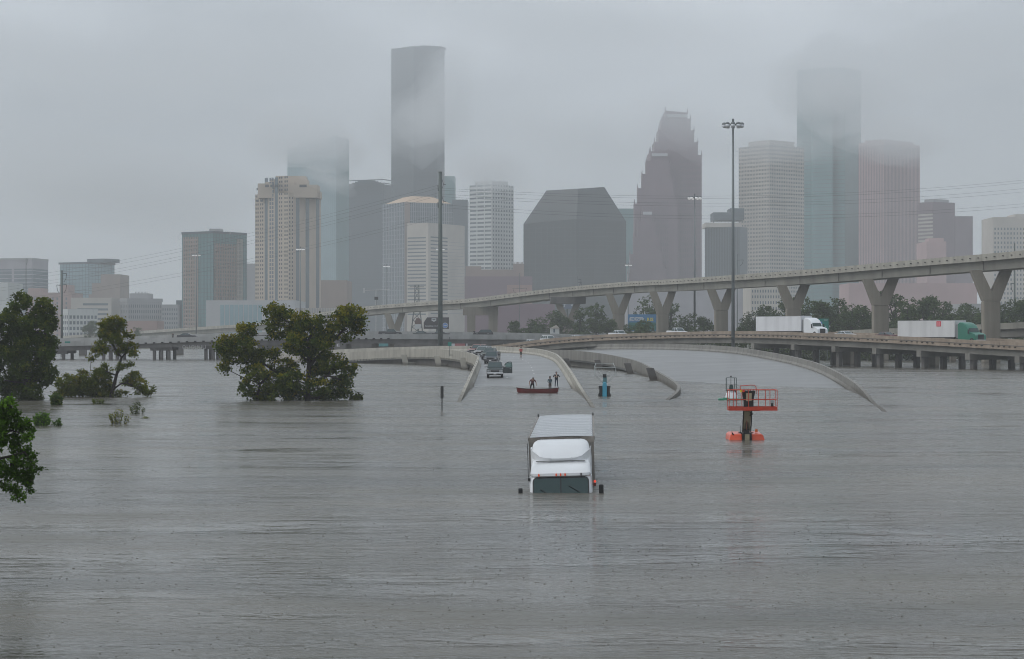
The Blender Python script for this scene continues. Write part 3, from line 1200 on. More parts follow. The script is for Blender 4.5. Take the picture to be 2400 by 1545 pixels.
gl, gr = inset(CL, CR, 1.1, 1.1)
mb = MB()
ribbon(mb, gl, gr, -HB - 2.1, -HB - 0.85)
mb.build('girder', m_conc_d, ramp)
dashes('lane_dash', ramp, CL, CR, 0.36, 12, 3.0, 0.14, -HB)
dashes('lane_dash', ramp, CL, CR, 0.66, 12, 3.0, 0.14, -HB)
mb = MB()
for k, p in enumerate(resample(CL[34:], 1.0)):
    mb.cbox((p.x, p.y - 0.25, p.z - HB - 0.62), (0.42, 0.5, 0.34))
mb.build('slab_bracket', m_conc_w, ramp)['kind'] = 'stuff'
mb = MB()
for p in resample(CL[:34], 7.5):
    if p.z > 0.1:
        mb.cyl((p.x, p.y, p.z + 0.01), 0.07, 0.05, 8)
mb.build('top_bolt', m_slot, ramp)['kind'] = 'stuff'
for px_, py_ in ((855, 452), (952, 432), (1030, 408), (1091, 372)):
    p = at(px_, 852, py_)
    mb = MB()
    w = 0.55
    mb.loft([[(p.x - 0.5 + s * w, py_ + 0.4 + d, 2.0) for s, d in ((-1, 0), (1, 0), (1, 1.2), (-1, 1.2))],
             [(p.x + 0.35 + s * w, py_ - 0.5 + d, -2.5) for s, d in ((-1, 0), (1, 0), (1, 1.6), (-1, 1.6))]])
    mb.box(p.x - 0.2, p.x + 4.5, py_ + 0.6, py_ + 1.8, -2.5, 0.45)
    mb.build('strut', m_conc_w, ramp)

# ---- wide right-hand roadway
RL = spline([at(1535, 955, 182) - Vector((0, 0, 0.7)), at(1563, 938, 196), at(1588, 915, 212), at(1585, 898, 232), at(1545, 873, 280), at(1499, 848.6, 325), at(1460, 838, 350),
             at(1418, 830, 372), at(1355, 822.5, 396), at(1288, 820, 425), at(1190, 821, 455)], N_)
RR = spline([at(2096, 985, 152) - Vector((0, 0, 0.6)), at(2075, 966, 166), at(2047, 943, 188), at(2006, 898, 226), at(1934, 858, 282), at(1867, 838, 322), at(1800, 825, 355),
             at(1717, 813, 388), at(1600, 807, 425), at(1480, 806, 455), at(1380, 807, 478)], N_)
wide = thing('flooded_roadway', 'wide wet roadway between curved barriers right of the middle ramp', 'roadway', (0, 0, 0))
mb = MB()
ribbon(mb, RL, RR, -HB - 0.9, -HB)
mb.build('deck', m_road, wide)
barrier_panels(wide, RL, 1, HB, m_conc, 4, 1, outer=0.6)
barrier_panels(wide, RR, -1, HB, m_conc, 4, 1, outer=0.6)
gl, gr = inset(RL, RR, 1.0, 1.0)
mb = MB()
ribbon(mb, gl, gr, -HB - 1.9, -HB - 0.85)
mb.build('girder', m_girder, wide)
for px_, py_ in ((1338, 398), (1412, 372), (1484, 330), (1540, 282)):
    p = at(px_, 850, py_)
    mb = MB()
    mb.loft([[(p.x - 0.9 + s * 0.5, py_ + 0.2 + d, 1.6) for s, d in ((-1, 0), (1, 0), (1, 1.0), (-1, 1.0))],
             [(p.x + 0.4 + s * 0.5, py_ - 0.1 + d, -2.5) for s, d in ((-1, 0), (1, 0), (1, 1.3), (-1, 1.3))]])
    mb.build('strut', m_conc_d, wide)

# ---- viaduct that carries the two semi trucks
VN = spline([at(1100, 817, 501), at(1151, 811, 496), at(1278, 795, 484), at(1402, 785, 472), at(1600, 778, 452), at(1767, 776.6, 430), at(1934, 781.5, 409),
             at(2101, 788, 388), at(2269, 796.5, 370), at(2402, 803, 356), at(2600, 812, 336)], 100)
VF = [p - right_of(VN, i) * 10.8 + Vector((0, 0, 0.05)) for i, p in enumerate(VN)]
VDIR = Vector((0.455, -0.89, 0)).normalized()
via = thing('truck_viaduct', 'low viaduct with brown stained parapet carrying the two semi trucks', 'viaduct', (0, 0, 0))
mb = MB()
ribbon(mb, VN, VF, -1.30, -0.98)
mb.build('deck', m_road, via)
VNr = list(reversed(VN))
barrier_panels(via, VN, -1, 0.98, m_conc_b, 5, 1, name='parapet_panel', outer=0.35)
barrier_panels(via, VF, 1, 0.98, m_conc_b, 5, 1, name='parapet_panel', outer=0.35)
gl, gr = inset(VN, VF, 0.7, 0.7)
for fr_ in (0.0, 0.32, 0.66, 1.0):
    mb = MB()
    ga = [a.lerp(c, fr_) for a, c in zip(gl, gr)]
    sweep(mb, ga, [(-0.28, -1.28), (0.28, -1.28), (0.28, -2.45), (-0.28, -2.45)])
    mb.build('girder', m_girder, via)
mb = MB()
for p in resample(VN[8:], 1.5):
    if R.random() < 0.85:
        w_ = 0.35 + R.random() * 0.3
        mb.cbox((p.x - 0.08, p.y - 0.1, p.z - 0.86), (w_, 0.42, 0.13))
mb.build('drain_slot', m_slot, via)['kind'] = 'stuff'
mb = MB()
sweep(mb, VN[6:], [(-0.10, -1.0), (0.26, -1.0), (0.26, -1.32), (-0.10, -1.32)])
mb.build('edge_beam', m_conc_b, via)
mb = MB()
sweep(mb, [p + Vector((-0.12, -0.12, 0)) for p in VN[6:]], [(-0.05, -0.60), (0.05, -0.60), (0.05, -0.70), (-0.05, -0.70)])
mb.build('rail_line', m_conc_d, via)
vp = resample([a.lerp(c, 0.5) for a, c in zip(VN, VF)], 13.5)
for k, p in enumerate(vp):
    pxl = 1200 + p.x / p.y * 5000
    if pxl < 1790:
        continue
    t = VDIR
    n = Vector((-t.y, t.x, 0))
    mb = MB()
    Mx = Matrix(((n.x, t.x, 0, p.x), (n.y, t.y, 0, p.y), (0, 0, 1, 0), (0, 0, 0, 1)))
    mb.box(-5.6, 5.6, -0.6, 0.6, p.z - 3.5, p.z - 2.42, Mx)
    mb.build('pier_cap', m_girder, via)
    for s in (-4.2, 0, 4.2):
        MB().box(s - 0.45, s + 0.45, -0.45, 0.45, -5, p.z - 3.4, Mx).build('column', m_conc_d, via)
    if k % 2 == 0:
        MB().box(5.0, 5.9, 2.0, 4.5, -5, p.z - 3.0, Mx).build('column', m_pier, via)

# ---- another elevated road glimpsed behind the last Y piers
KN = spline([at(2600, 742, 425), at(2400, 755, 452), at(2340, 758, 460), at(2200, 766, 482), at(2060, 771, 505), at(1960, 776, 525)], 30)
KF = [p + right_of(KN, i) * 8 for i, p in enumerate(KN)]
back = thing('back_viaduct', 'elevated road glimpsed behind the last Y pier at the right edge', 'viaduct', (0, 0, 0))
mb = MB()
ribbon(mb, KN, KF, -1.4, -0.9)
mb.build('deck', m_girder, back)
barrier_panels(back, KN, 1, 0.9, m_conc_w, 3, 1, name='parapet_panel', outer=0.4)
mb = MB()
gl, gr = inset(KN, KF, 0.8, 0.8)
ribbon(mb, gl, gr, -3.0, -1.35)
mb.build('girder', m_girder, back)
for p in resample(gl, 14)[1:6]:
    MB().box(p.x - 0.6, p.x + 0.6, p.y + 1.5, p.y + 3.0, -4, p.z - 2.95).build('column', m_pier, back)

# ---- high flyover on Y piers
FN = spline([at(2600, 562, 408), at(2400, 587, 432), at(2150, 609, 470), at(1880, 633, 523), at(1600, 653, 600), at(1450, 662, 660), at(1290, 677, 725),
             at(1100, 700, 775), at(1000, 707, 800), at(840, 720, 850), at(720, 738, 930), at(600, 757, 1030), at(400, 771, 1120), at(200, 784, 1200), at(60, 793, 1260)], 150)
fly = thing('high_flyover', 'high curved flyover on Y shaped piers crossing the right half of the view', 'flyover', (0, 0, 0))
FF = []
for i, p in enumerate(FN):
    r = right_of(FN, i)                      # path runs right to left, its right-hand side is the far side
    FF.append(p + r * 10.5 + Vector((0, 0, 0.25)))
mb = MB()
ribbon(mb, FN, FF, -1.45, -1.0)
mb.build('deck', m_girder, fly)
barrier_panels(fly, FN, 1, 1.0, m_conc_w, 3, 1, name='parapet_panel', outer=0.45)
barrier_panels(fly, FF, -1, 1.0, m_conc_w, 5, 1, name='parapet_panel', outer=0.45)
gl, gr = inset(FN, FF, 0.9, 1.2)
mb = MB()
rings = []
for a, c in zip(gl, gr):
    d = (c - a)
    rings.append([a + Vector((0, 0, -1.4)), c + Vector((0, 0, -1.4)), c - d * 0.14 + Vector((0, 0, -3.4)), a + d * 0.03 + Vector((0, 0, -3.4))])
mb.loft(rings)
mb.build('box_girder', mat('girder_pale', (0.33, 0.32, 0.28), 0.8, var=0.55, vscale=0.12, streak=0.5), fly)
mb = MB()
for k, p in enumerate(resample(FN[4:110], 3.0)):
    mb.cbox((p.x - 0.04, p.y - 0.12, p.z - 0.72), (0.75, 0.3, 0.16))
mb.build('drain_slot', m_slot, fly)['kind'] = 'stuff'
jp = resample([a for a in gl], 21.0)
for p in jp[1:22]:
    MB().cbox((p.x, p.y - 0.02, p.z - 2.3), (0.14, 0.14, 1.95)).build('joint_seam', m_conc_d, fly)


def y_pier(px, y_top, Y, Wtop, wcol, root, y_split, base_z=-5.0, thick=2.0):
    c = at(px, y_top, Y)
    z1 = c.z
    zs = at(px, y_split, Y).z
    h = Wtop / 2
    hw = wcol / 2
    poly = [(-hw, base_z), (hw, base_z), (hw, zs - 1.4), (h, z1), (h - hw * 1.15, z1), (0, zs + 0.6), (-h + hw * 1.15, z1), (-h, z1), (-hw, zs - 1.4)]
    mb = MB()
    # concave outline: build as column plus two arms butted together
    mb.loft([[(x, d, base_z) for x, d in ((-hw, -thick / 2), (hw, -thick / 2), (hw, thick / 2), (-hw, thick / 2))],
             [(x, d, zs - 1.4) for x, d in ((-hw, -thick / 2), (hw, -thick / 2), (hw, thick / 2), (-hw, thick / 2))]])
    o = mb.build('pier_column', m_pier, root)
    o.location = (c.x, c.y, 0)
    bevel(o, 0.18, 1)
    for s in (-1, 1):
        ar = MB()
        P = [(0, zs - 1.4), (s * hw, zs - 1.4), (s * h, z1), (s * (h - hw * 1.2), z1), (0, zs + 0.5)]
        ar.prism(P, -thick / 2, thick / 2)
        o = ar.build('pier_arm', m_pier, root)
        o.location = (c.x, c.y, 0)


# (px, y of arm tops, Y, y of the fork)
def _Yat(px):
    best = min(FN, key=lambda p: abs(1200 + p.x / p.y * 5000 - px))
    return best


for (px_, split, wpx, cpx) in ((2322, 690, 96, 40), (2063, 702, 84, 37), (1859, 711, 76, 34), (1690, 716, 66, 31), (1553, 725, 62, 28), (1450, 727, 62, 27), (1331, 749, 70, 25), (925, 765, 50, 24)):
    p = _Yat(px_)
    Yp = p.y + 4.5
    zt = p.z - 3.38
    yt = 785 - (zt - 6) / Yp * 5000
    y_pier(px_, yt, Yp, wpx * Yp / 5000, cpx * Yp / 5000, fly, split, thick=2.4)
# straddle bent
p = _Yat(1128)
mb = MB()
Yp = p.y + 4
a, c = at(1085, 735, Yp), at(1168, 735, Yp)
zt = p.z - 3.38
mb.box(a.x, c.x, Yp - 1.6, Yp + 1.6, zt - 3.0, zt)
mb.build('bent_cap', m_pier, fly)
for (x0_, x1_) in ((1095, 1114), (1145, 1166)):
    MB().box(at(x0_, 735, Yp).x, at(x1_, 735, Yp).x, Yp - 1.5, Yp + 1.5, -4, zt - 2.95).build('pier_column', m_pier, fly)
p = _Yat(1334)
MB().box(at(1290, 700, p.y + 6).x, at(1372, 700, p.y + 6).x, p.y + 2, p.y + 12, p.z - 5.6, p.z - 3.3).build('bent_cap', m_conc_d, fly)
for pxx in (560, 440, 330, 220):
    p = _Yat(pxx)
    MB().box(p.x - 1.2, p.x + 1.2, p.y + 3, p.y + 6, -4, p.z - 3.3).build('pier_column', m_pier, fly)

# ---- low bridge across the left and centre
BN = spline([at(-150, 806, 516), at(134, 800, 516), at(300, 795, 516), at(518, 788, 516), at(800, 783.5, 522), at(1100, 784, 540), at(1300, 786, 560), at(1480, 790, 582), at(1620, 793, 600)], 90)
BF = []
for i, p in enumerate(BN):
    r = right_of(BN, i)
    BF.append(p - r * 20 + Vector((0, 0, 0.75)))
bridge = thing('freeway_bridge', 'low grey freeway bridge on round columns crossing behind the trees', 'bridge', (0, 0, 0))
mb = MB()
ribbon(mb, BN, BF, -1.35, -0.95)
mb.build('deck', m_girder, bridge)
m_bpar = mat('concrete_bridge_rail', (0.42, 0.42, 0.41), 0.8, var=0.4, vscale=0.3, streak=0.4)
barrier_panels(bridge, BN, -1, 0.95, m_bpar, 3, 1, name='parapet_panel', outer=0.3)
barrier_panels(bridge, BF, 1, 1.2, m_bpar, 3, 1, name='parapet_panel', outer=0.3)
gl, gr = inset(BN, BF, 0.6, 0.6)
for fr_ in (0, 0.25, 0.5, 0.75, 1.0):
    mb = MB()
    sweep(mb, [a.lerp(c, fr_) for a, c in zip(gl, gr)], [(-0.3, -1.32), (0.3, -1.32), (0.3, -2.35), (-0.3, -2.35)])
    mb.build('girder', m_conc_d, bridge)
mb = MB()
for p in resample(BN[20:50], 2.0):
    mb.cbox((p.x, p.y - 0.2, p.z - 1.12), (0.55, 0.5, 0.3))
mb.build('scupper', m_slot, bridge)['kind'] = 'stuff'
for g_ in ((60, 99, 146), (240, 256, 272), (360, 377, 394), (481, 498, 515), (610, 627, 644), (735, 752, 769)):
    pm = min(BN, key=lambda q: abs(1200 + q.x / q.y * 5000 - g_[1]))
    for k, pxx in enumerate(g_):
        X_ = at(pxx, 800, 516).x
        zt = pm.z - 3.0
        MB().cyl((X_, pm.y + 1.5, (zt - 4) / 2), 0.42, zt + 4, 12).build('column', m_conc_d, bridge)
        MB().cyl((X_ - 0.9, pm.y + 16, (zt - 4) / 2), 0.42, zt + 4, 10).build('column', m_conc_d, bridge)
    X0, X1 = at(g_[0] - 9, 800, 516).x, at(g_[-1] + 9, 800, 516).x
    MB().box(X0, X1, pm.y + 0.9, pm.y + 2.1, pm.z - 3.1, pm.z - 2.33).build('pier_cap', m_conc_d, bridge)
    MB().box(X0 - 0.9, X1 - 0.9, pm.y + 15.4, pm.y + 16.6, pm.z - 3.0, pm.z - 2.0).build('pier_cap', m_conc_d, bridge)
for (x0_, x1_, Yp, yb) in ((185, 201, 620, 838), (407, 428, 640, 835)):
    MB().box(at(x0_, yb, Yp).x, at(x1_, yb, Yp).x, Yp, Yp + 2, -3, 5).build('wall_pier', m_conc_d, bridge)
for (x0_, x1_) in ((812, 824), (872, 888), (914, 924)):
    a = at(x0_, 810, 532)
    MB().box(a.x, at(x1_, 810, 532).x, 530, 531.5, -3, 4.2).build('column', m_pier, bridge)
# ---- graffiti-covered wall under the bridge, behind the columns
gwall = thing('graffiti_wall', 'stained concrete abutment wall with painted lettering under the bridge', 'wall', (0, 0, 0))
MB().box(at(690, 800, 575).x, at(1330, 800, 575).x, 575, 576.5, -3, 4.6).build('wall_slab', m_conc_d, gwall)


def letters(name, body, loc, size, m, parent, rz=0.0, sx=1.0, bold=0.0, extrude=0.02, spacing=1.0):
    cu = bpy.data.curves.new(name, 'FONT')
    cu.body = body
    cu.size = size
    cu.extrude = extrude
    cu.offset = bold
    cu.space_character = spacing
    cu.resolution_u = 2
    tmp = bpy.data.objects.new(name, cu)
    COL.objects.link(tmp)
    dg = bpy.context.evaluated_depsgraph_get()
    dg.update()
    me = bpy.data.meshes.new_from_object(tmp.evaluated_get(dg))
    bpy.data.objects.remove(tmp)
    bpy.data.curves.remove(cu)
    me.materials.clear()
    me.materials.append(m)
    o = put(name, me, parent)
    o.location = loc
    o.rotation_euler = (math.pi / 2, 0, rz)
    o.scale = (sx, 1, 1)
    return o


m_gw = mat('graffiti_white', (0.62, 0.62, 0.66), 0.7)
m_gr = mat('graffiti_red', (0.42, 0.16, 0.17), 0.7)
m_gt = mat('graffiti_teal', (0.10, 0.30, 0.31), 0.7)
letters('graffiti_lettering', 'GIVE', at(762, 812, 574.9), 1.9, m_gw, gwall, bold=0.03)
letters('graffiti_lettering', 'OVGV', at(1178, 810, 574.9), 2.1, m_gw, gwall, bold=0.02)
for i, (xa, xb, m_) in enumerate(((1058, 1072, m_gw), (1066, 1076, m_gr), (1076, 1090, m_gr), (1092, 1096, m_gw), (884, 910, m_gt))):
    MB().box(at(xa, 0, 575).x, at(xb, 0, 575).x, 574.9 - 0.012 * (i + 1), 574.99, at(0, 812, 575).z, at(0, 800, 575).z).build('graffiti_patch', m_, gwall)
# lettering along the girder of the low bridge
pm = min(BN, key=lambda q: abs(1200 + q.x / q.y * 5000 - 450))
letters('graffiti_lettering', 'OUGUUU', (at(427, 0, 516).x, pm.y + 0.10, pm.z - 2.9), 1.3, mat('graffiti_faded', (0.34, 0.33, 0.34), 0.8), bridge, bold=0.02, spacing=1.05)
# ------------------------------------------------------------------ flooded semi truck in the foreground
m_wpaint = mat('paint_white', (0.70, 0.72, 0.74), 0.28, coat=0.3, var=0.25, vscale=0.8, dark=(0.50, 0.50, 0.49))
m_black = mat('black_plastic', (0.012, 0.012, 0.013), 0.45)
m_rub = mat('rubber', (0.02, 0.02, 0.02), 0.8)
m_amber = mat('amber_marker', (0.75, 0.10, 0.02), 0.3, emit=((1.0, 0.10, 0.02), 0.12))
m_marker_d = mat('marker_broken', (0.05, 0.03, 0.03), 0.4)
m_redlamp = mat('red_lamp_lit', (0.8, 0.05, 0.03), 0.3, emit=((1.0, 0.12, 0.06), 0.5))
m_wind = mat('windshield_glass', (0.009, 0.032, 0.032), 0.08, spec=0.6, var=0.5, vscale=1.6, dark=(0.012, 0.034, 0.032))
m_trail = mat('trailer_aluminium_dirty', (0.26, 0.24, 0.215), 0.55, metal=0.1, var=0.7, vscale=0.9, streak=0.6, dark=(0.11, 0.10, 0.09))
m_troof = mat('trailer_roof_sheet', (0.27, 0.285, 0.30), 0.35, metal=0.1, var=0.3, vscale=0.7, bump=0.25, bscale=1.5)
m_tside = mat('trailer_side_dark', (0.16, 0.15, 0.14), 0.6, var=0.8, vscale=1.5, streak=0.7)
m_chrome = mat('chrome', (0.6, 0.6, 0.6), 0.18, metal=1.0)


def rrect(w, y0, y1, z, r=0.25, n=4, zf=None):
    """rounded-rectangle ring in plan (x across, y back), counter-clockwise"""
    pts = []
    for (cx, cy_, a0) in ((w / 2 - r, y0 + r, -90), (w / 2 - r, y1 - r * 0.5, 0), (-w / 2 + r, y1 - r * 0.5, 90), (-w / 2 + r, y0 + r, 180)):
        rr = r if cy_ == y0 + r else r * 0.5
        for k in range(n + 1):
            a = math.radians(a0 + 90 * k / n)
            pts.append((cx + (r - 0) * math.cos(a) if rr == r else cx + (w / 2 - cx if cx > 0 else -w / 2 - cx) * abs(math.cos(a)), cy_ + rr * math.sin(a), z))
    return pts


def semi_flooded():
    rt = thing('flooded_semi_truck', 'white semi truck sunk to its windshield in the flood, facing the camera', 'truck',
               (1.86, 81.0, 0.0), rot=(math.radians(0.75), math.radians(-1.6), math.radians(-2.1)))
    # cab shell as stacked plan rings, windshield raked back
    mb = MB()
    rings = []
    for (z, w, yf) in ((-1.6, 2.30, -0.30), (-0.02, 2.34, -0.02), (0.02, 2.34, 0.0), (0.30, 2.33, 0.20), (0.575, 2.31, 0.40), (0.62, 2.32, 0.34), (0.72, 2.33, 0.36),
                       (0.82, 2.30, 0.52), (0.92, 2.27, 0.74), (1.02, 2.22, 1.05), (1.12, 2.14, 1.40), (1.16, 2.0, 1.60)):
        rings.append(rrect(w, yf, 3.3, z, 0.30, 5))
    mb.loft(rings)
    cab = mb.build('cab', m_wpaint, rt, True, 38)
    # sleeper roof fairing, a smooth bulb
    mb = MB()
    rings = []
    for (z, w, yf) in ((0.95, 2.30, 1.50), (1.15, 2.30, 1.58), (1.35, 2.28, 1.76), (1.55, 2.24, 2.02), (1.70, 2.16, 2.28), (1.77, 2.04, 2.52), (1.82, 1.86, 2.75), (1.845, 1.5, 2.95)):
        rings.append(rrect(w, yf, 3.34, z, 0.42, 7))
    mb.loft(rings)
    mb.build('roof_fairing', m_wpaint, rt, True, 50)
    # curved air deflector collar in front of the bulb
    col = [(-1.16, 2.10, 1.52), (-1.10, 1.85, 1.50), (-0.98, 1.62, 1.42), (-0.82, 1.48, 1.30), (-0.6, 1.38, 1.24), (-0.3, 1.32, 1.22), (0.0, 1.30, 1.22)]
    col = col + [(-x, y, z) for x, y, z in reversed(col[:-1])]
    mb = MB()
    rings = []
    for (x, y, z) in col:
        rings.append([(x, y, 0.98), (x, y, z), (x * 0.985, y + 0.05, z), (x * 0.985, y + 0.05, 0.98)])
    mb.loft(rings)
    mb.build('air_deflector', m_wpaint, rt, True, 30)
    mb = MB()
    mb.box(-0.95, 0.95, 1.20, 1.285, 1.115, 1.135)
    mb.build('roof_seam', m_black, rt)
    for s in (-0.42, 0.42):
        MB().box(s - 0.035, s + 0.035, 1.26, 1.31, 1.12, 1.25).build('latch', m_wpaint, rt)
    # side extenders
    for s in (-1, 1):
        mb = MB()
        mb.prism([(2.6, -1.4), (3.75, -1.4), (3.75, 1.35), (3.3, 1.55), (2.9, 1.5)], s * 1.17 - 0.025, s * 1.17 + 0.025, axis='x')
        mb.build('side_extender', m_wpaint, rt)
    # windshield: black surround, two panes with rounded top corners, divider
    def wshape(x0, x1, z1, off, rl, rr):
        poly = [(x0, -0.25), (x1, -0.25)]
        for k in range(5):
            t_ = math.radians(90 * k / 4)
            poly.append((x1 - rr + rr * math.cos(t_), z1 - rr + rr * math.sin(t_)))
        for k in range(5):
            t_ = math.radians(90 + 90 * k / 4)
            poly.append((x0 + rl + rl * math.cos(t_), z1 - rl + rl * math.sin(t_)))
        front = [(x, lerp(0.0, 0.40, z / 0.575) - off, z) for x, z in poly]
        back = [(x, y + 0.05, z) for x, y, z in front]
        return MB().loft([front, back])

    wshape(-1.075, 1.075, 0.575, 0.014, 0.16, 0.16).build('windshield_gasket', m_black, rt)
    wshape(-1.03, -0.02, 0.535, 0.032, 0.13, 0.01).build('windshield_pane', m_wind, rt)
    wshape(0.02, 1.03, 0.535, 0.032, 0.01, 0.13).build('windshield_pane', m_wind, rt)
    for (xa, za, xb, zb) in ((-0.78, 0.15, -0.50, -0.02), (0.30, 0.26, 0.72, 0.02)):
        mb = MB()
        mb.tube([(xa, lerp(0, .4, za / .575) - 0.06, za), (xb, lerp(0, .4, zb / .575) - 0.07, zb)], 0.014, 5)
        mb.build('wiper', m_black, rt)
    # marker lights in a row on the visor, the last one dark
    for x in (-0.83, -0.17, 0.0, 0.17, 0.78):
        mb = MB()
        mb.loft([[(x + 0.028 * math.cos(a), 0.33 + d, 0.665 + 0.062 * math.sin(a)) for a in [k * math.pi / 4 for k in range(8)]] for d in (-0.035, 0.05)])
        mb.build('marker_light', m_marker_d if x > 0.7 else m_amber, rt)
    # doors with window
    for s in (-1, 1):
        mb = MB()
        mb.prism([(0.42, -0.2), (1.45, -0.2), (1.45, 0.50), (0.70, 0.50)], s * 1.168 - 0.02, s * 1.168 + 0.02, axis='x')
        mb.build('door_window', m_wind, rt)
        mb = MB()
        mb.tube([(s * 1.18, 0.36, -0.1), (s * 1.18, 0.72, 0.56), (s * 1.17, 1.55, 0.56), (s * 1.17, 1.55, -0.1)], 0.018, 5)
        mb.build('door_frame', m_wpaint, rt)
    # mirrors on arms
    for s, zt, w in ((-1, 0.23, 0.16), (1, 0.30, 0.18)):
        o = MB().box(s * 1.53 - w / 2, s * 1.53 + w / 2, -0.22, -0.08, -0.35, zt).build('mirror', m_black, rt)
        bevel(o, 0.035, 2)
        MB().tube([(s * 1.15, 0.25, -0.25), (s * 1.5, -0.12, -0.25)], 0.02, 5).build('mirror_arm', m_black, rt)
    # antennas
    MB().tube([(-1.24, 0.62, 0.50), (-1.25, 0.9, 1.85)], 0.014, 5).build('antenna', m_black, rt)
    MB().cyl((-1.22, 0.62, 0.48), 0.04, 0.12, 8).build('antenna_base', m_black, rt)
    MB().tube([(1.27, 0.62, 0.60), (1.17, 1.6, 1.75)], 0.014, 5).build('antenna', m_black, rt)
    MB().cyl((1.30, 0.60, 0.36), 0.05, 0.10, 8, 'y').build('side_marker_lamp', m_redlamp, rt)
    MB().box(1.24, 1.34, 0.60, 0.68, 0.18, 0.30).build('side_reflector', mat('dark_red_lens', (0.12, 0.015, 0.012), 0.4), rt)
    # hood, under the brown water
    mb = MB()
    mb.loft([rrect(2.0, -1.9, 0.2, -1.6, 0.3), rrect(1.9, -1.75, 0.1, -0.75, 0.3), rrect(1.7, -0.6, 0.05, -0.38, 0.2)])
    mb.build('hood', m_wpaint, rt, True, 40)
    # ---- trailer
    T0, TL = 4.35, 16.2
    W = 1.30
    zf = 1.86
    tb = MB()
    tb.box(-W + 0.03, W - 0.03, T0 + 0.05, T0 + TL - 0.05, -1.6, zf - 0.05)
    tb.build('trailer_box', m_tside, rt)
    mb = MB()
    mb.box(-W, W, T0, T0 + 0.05, -1.6, zf - 0.22)
    mb.build('trailer_front_wall', m_trail, rt)
    mb = MB()
    mb.box(-W - 0.01, W + 0.01, T0 - 0.02, T0 + 0.06, zf - 0.22, zf - 0.005)
    mb.build('front_top_rail', mat('rail_dirty', (0.30, 0.27, 0.24), 0.6, var=0.8, vscale=2.2, dark=(0.08, 0.07, 0.06)), rt)
    for s in (-1, 1):
        MB().box(s * W - 0.035, s * W + 0.035, T0 + 0.06, T0 + TL, zf - 0.14, zf + 0.005).build('roof_rail', m_trail, rt)
        MB().box(s * (W - 0.1) - 0.1, s * (W - 0.1) + 0.1, T0 - 0.03, T0 - 0.004, -1.6, zf - 0.22).build('corner_post', m_trail, rt)
        MB().box(s * W - 0.03, s * W + 0.03, T0 + TL - 0.06, T0 + TL, zf, zf + 0.14).build('rear_corner_cap', m_black, rt)
    # roof sheet, sagging a little between the bows
    mb = MB()
    nb = 13
    rng = random.Random(4)
    rings = []
    for i in range(nb * 4 + 1):
        y = T0 + 0.06 + (TL - 0.1) * i / (nb * 4)
        sag = -0.06 * (1 - math.cos(2 * math.pi * i / 4)) / 2
        row = []
        for j in range(9):
            x = lerp(-W + 0.04, W - 0.04, j / 8)
            row.append((x, y, zf - 0.008 + 0.03 * (1 - (x / W) ** 2) + sag * (0.6 + 0.8 * rng.random()) * (1 - abs(x / W) ** 3)))
        rings.append(row)
    mb.loft(rings, cap=False, closed=False)
    mb.build('roof_sheet', m_troof, rt, True)
    bow = MB()
    rr = []
    for j in range(9):
        x = lerp(-W + 0.06, W - 0.06, j / 8)
        z = 0.030 * (1 - (x / W) ** 2)
        rr.append([(x, -0.03, z - 0.01), (x, 0.03, z - 0.01), (x, 0.03, z + 0.05), (x, -0.03, z + 0.05)])
    bow.loft(rr)
    bow.v = [(x, y * 1.7, z) for x, y, z in bow.v]
    bme = bow.mesh('roof_bow', mat('roof_bow_bright', (0.80, 0.82, 0.84), 0.4))
    for i in range(nb):
        o = put('roof_bow', bme, rt)
        o.location = (0, T0 + 0.3 + (TL - 0.5) * i / (nb - 1), zf)
        o.rotation_euler = (0, 0, rng.uniform(-0.03, 0.03))
    # mudflap-dark gap items on the nose of the trailer
    MB().box(-0.9, 0.5, T0 - 0.30, T0 - 0.04, 0.9, 1.60).build('reefer_unit', m_tside, rt)
    return rt


semi_flooded()


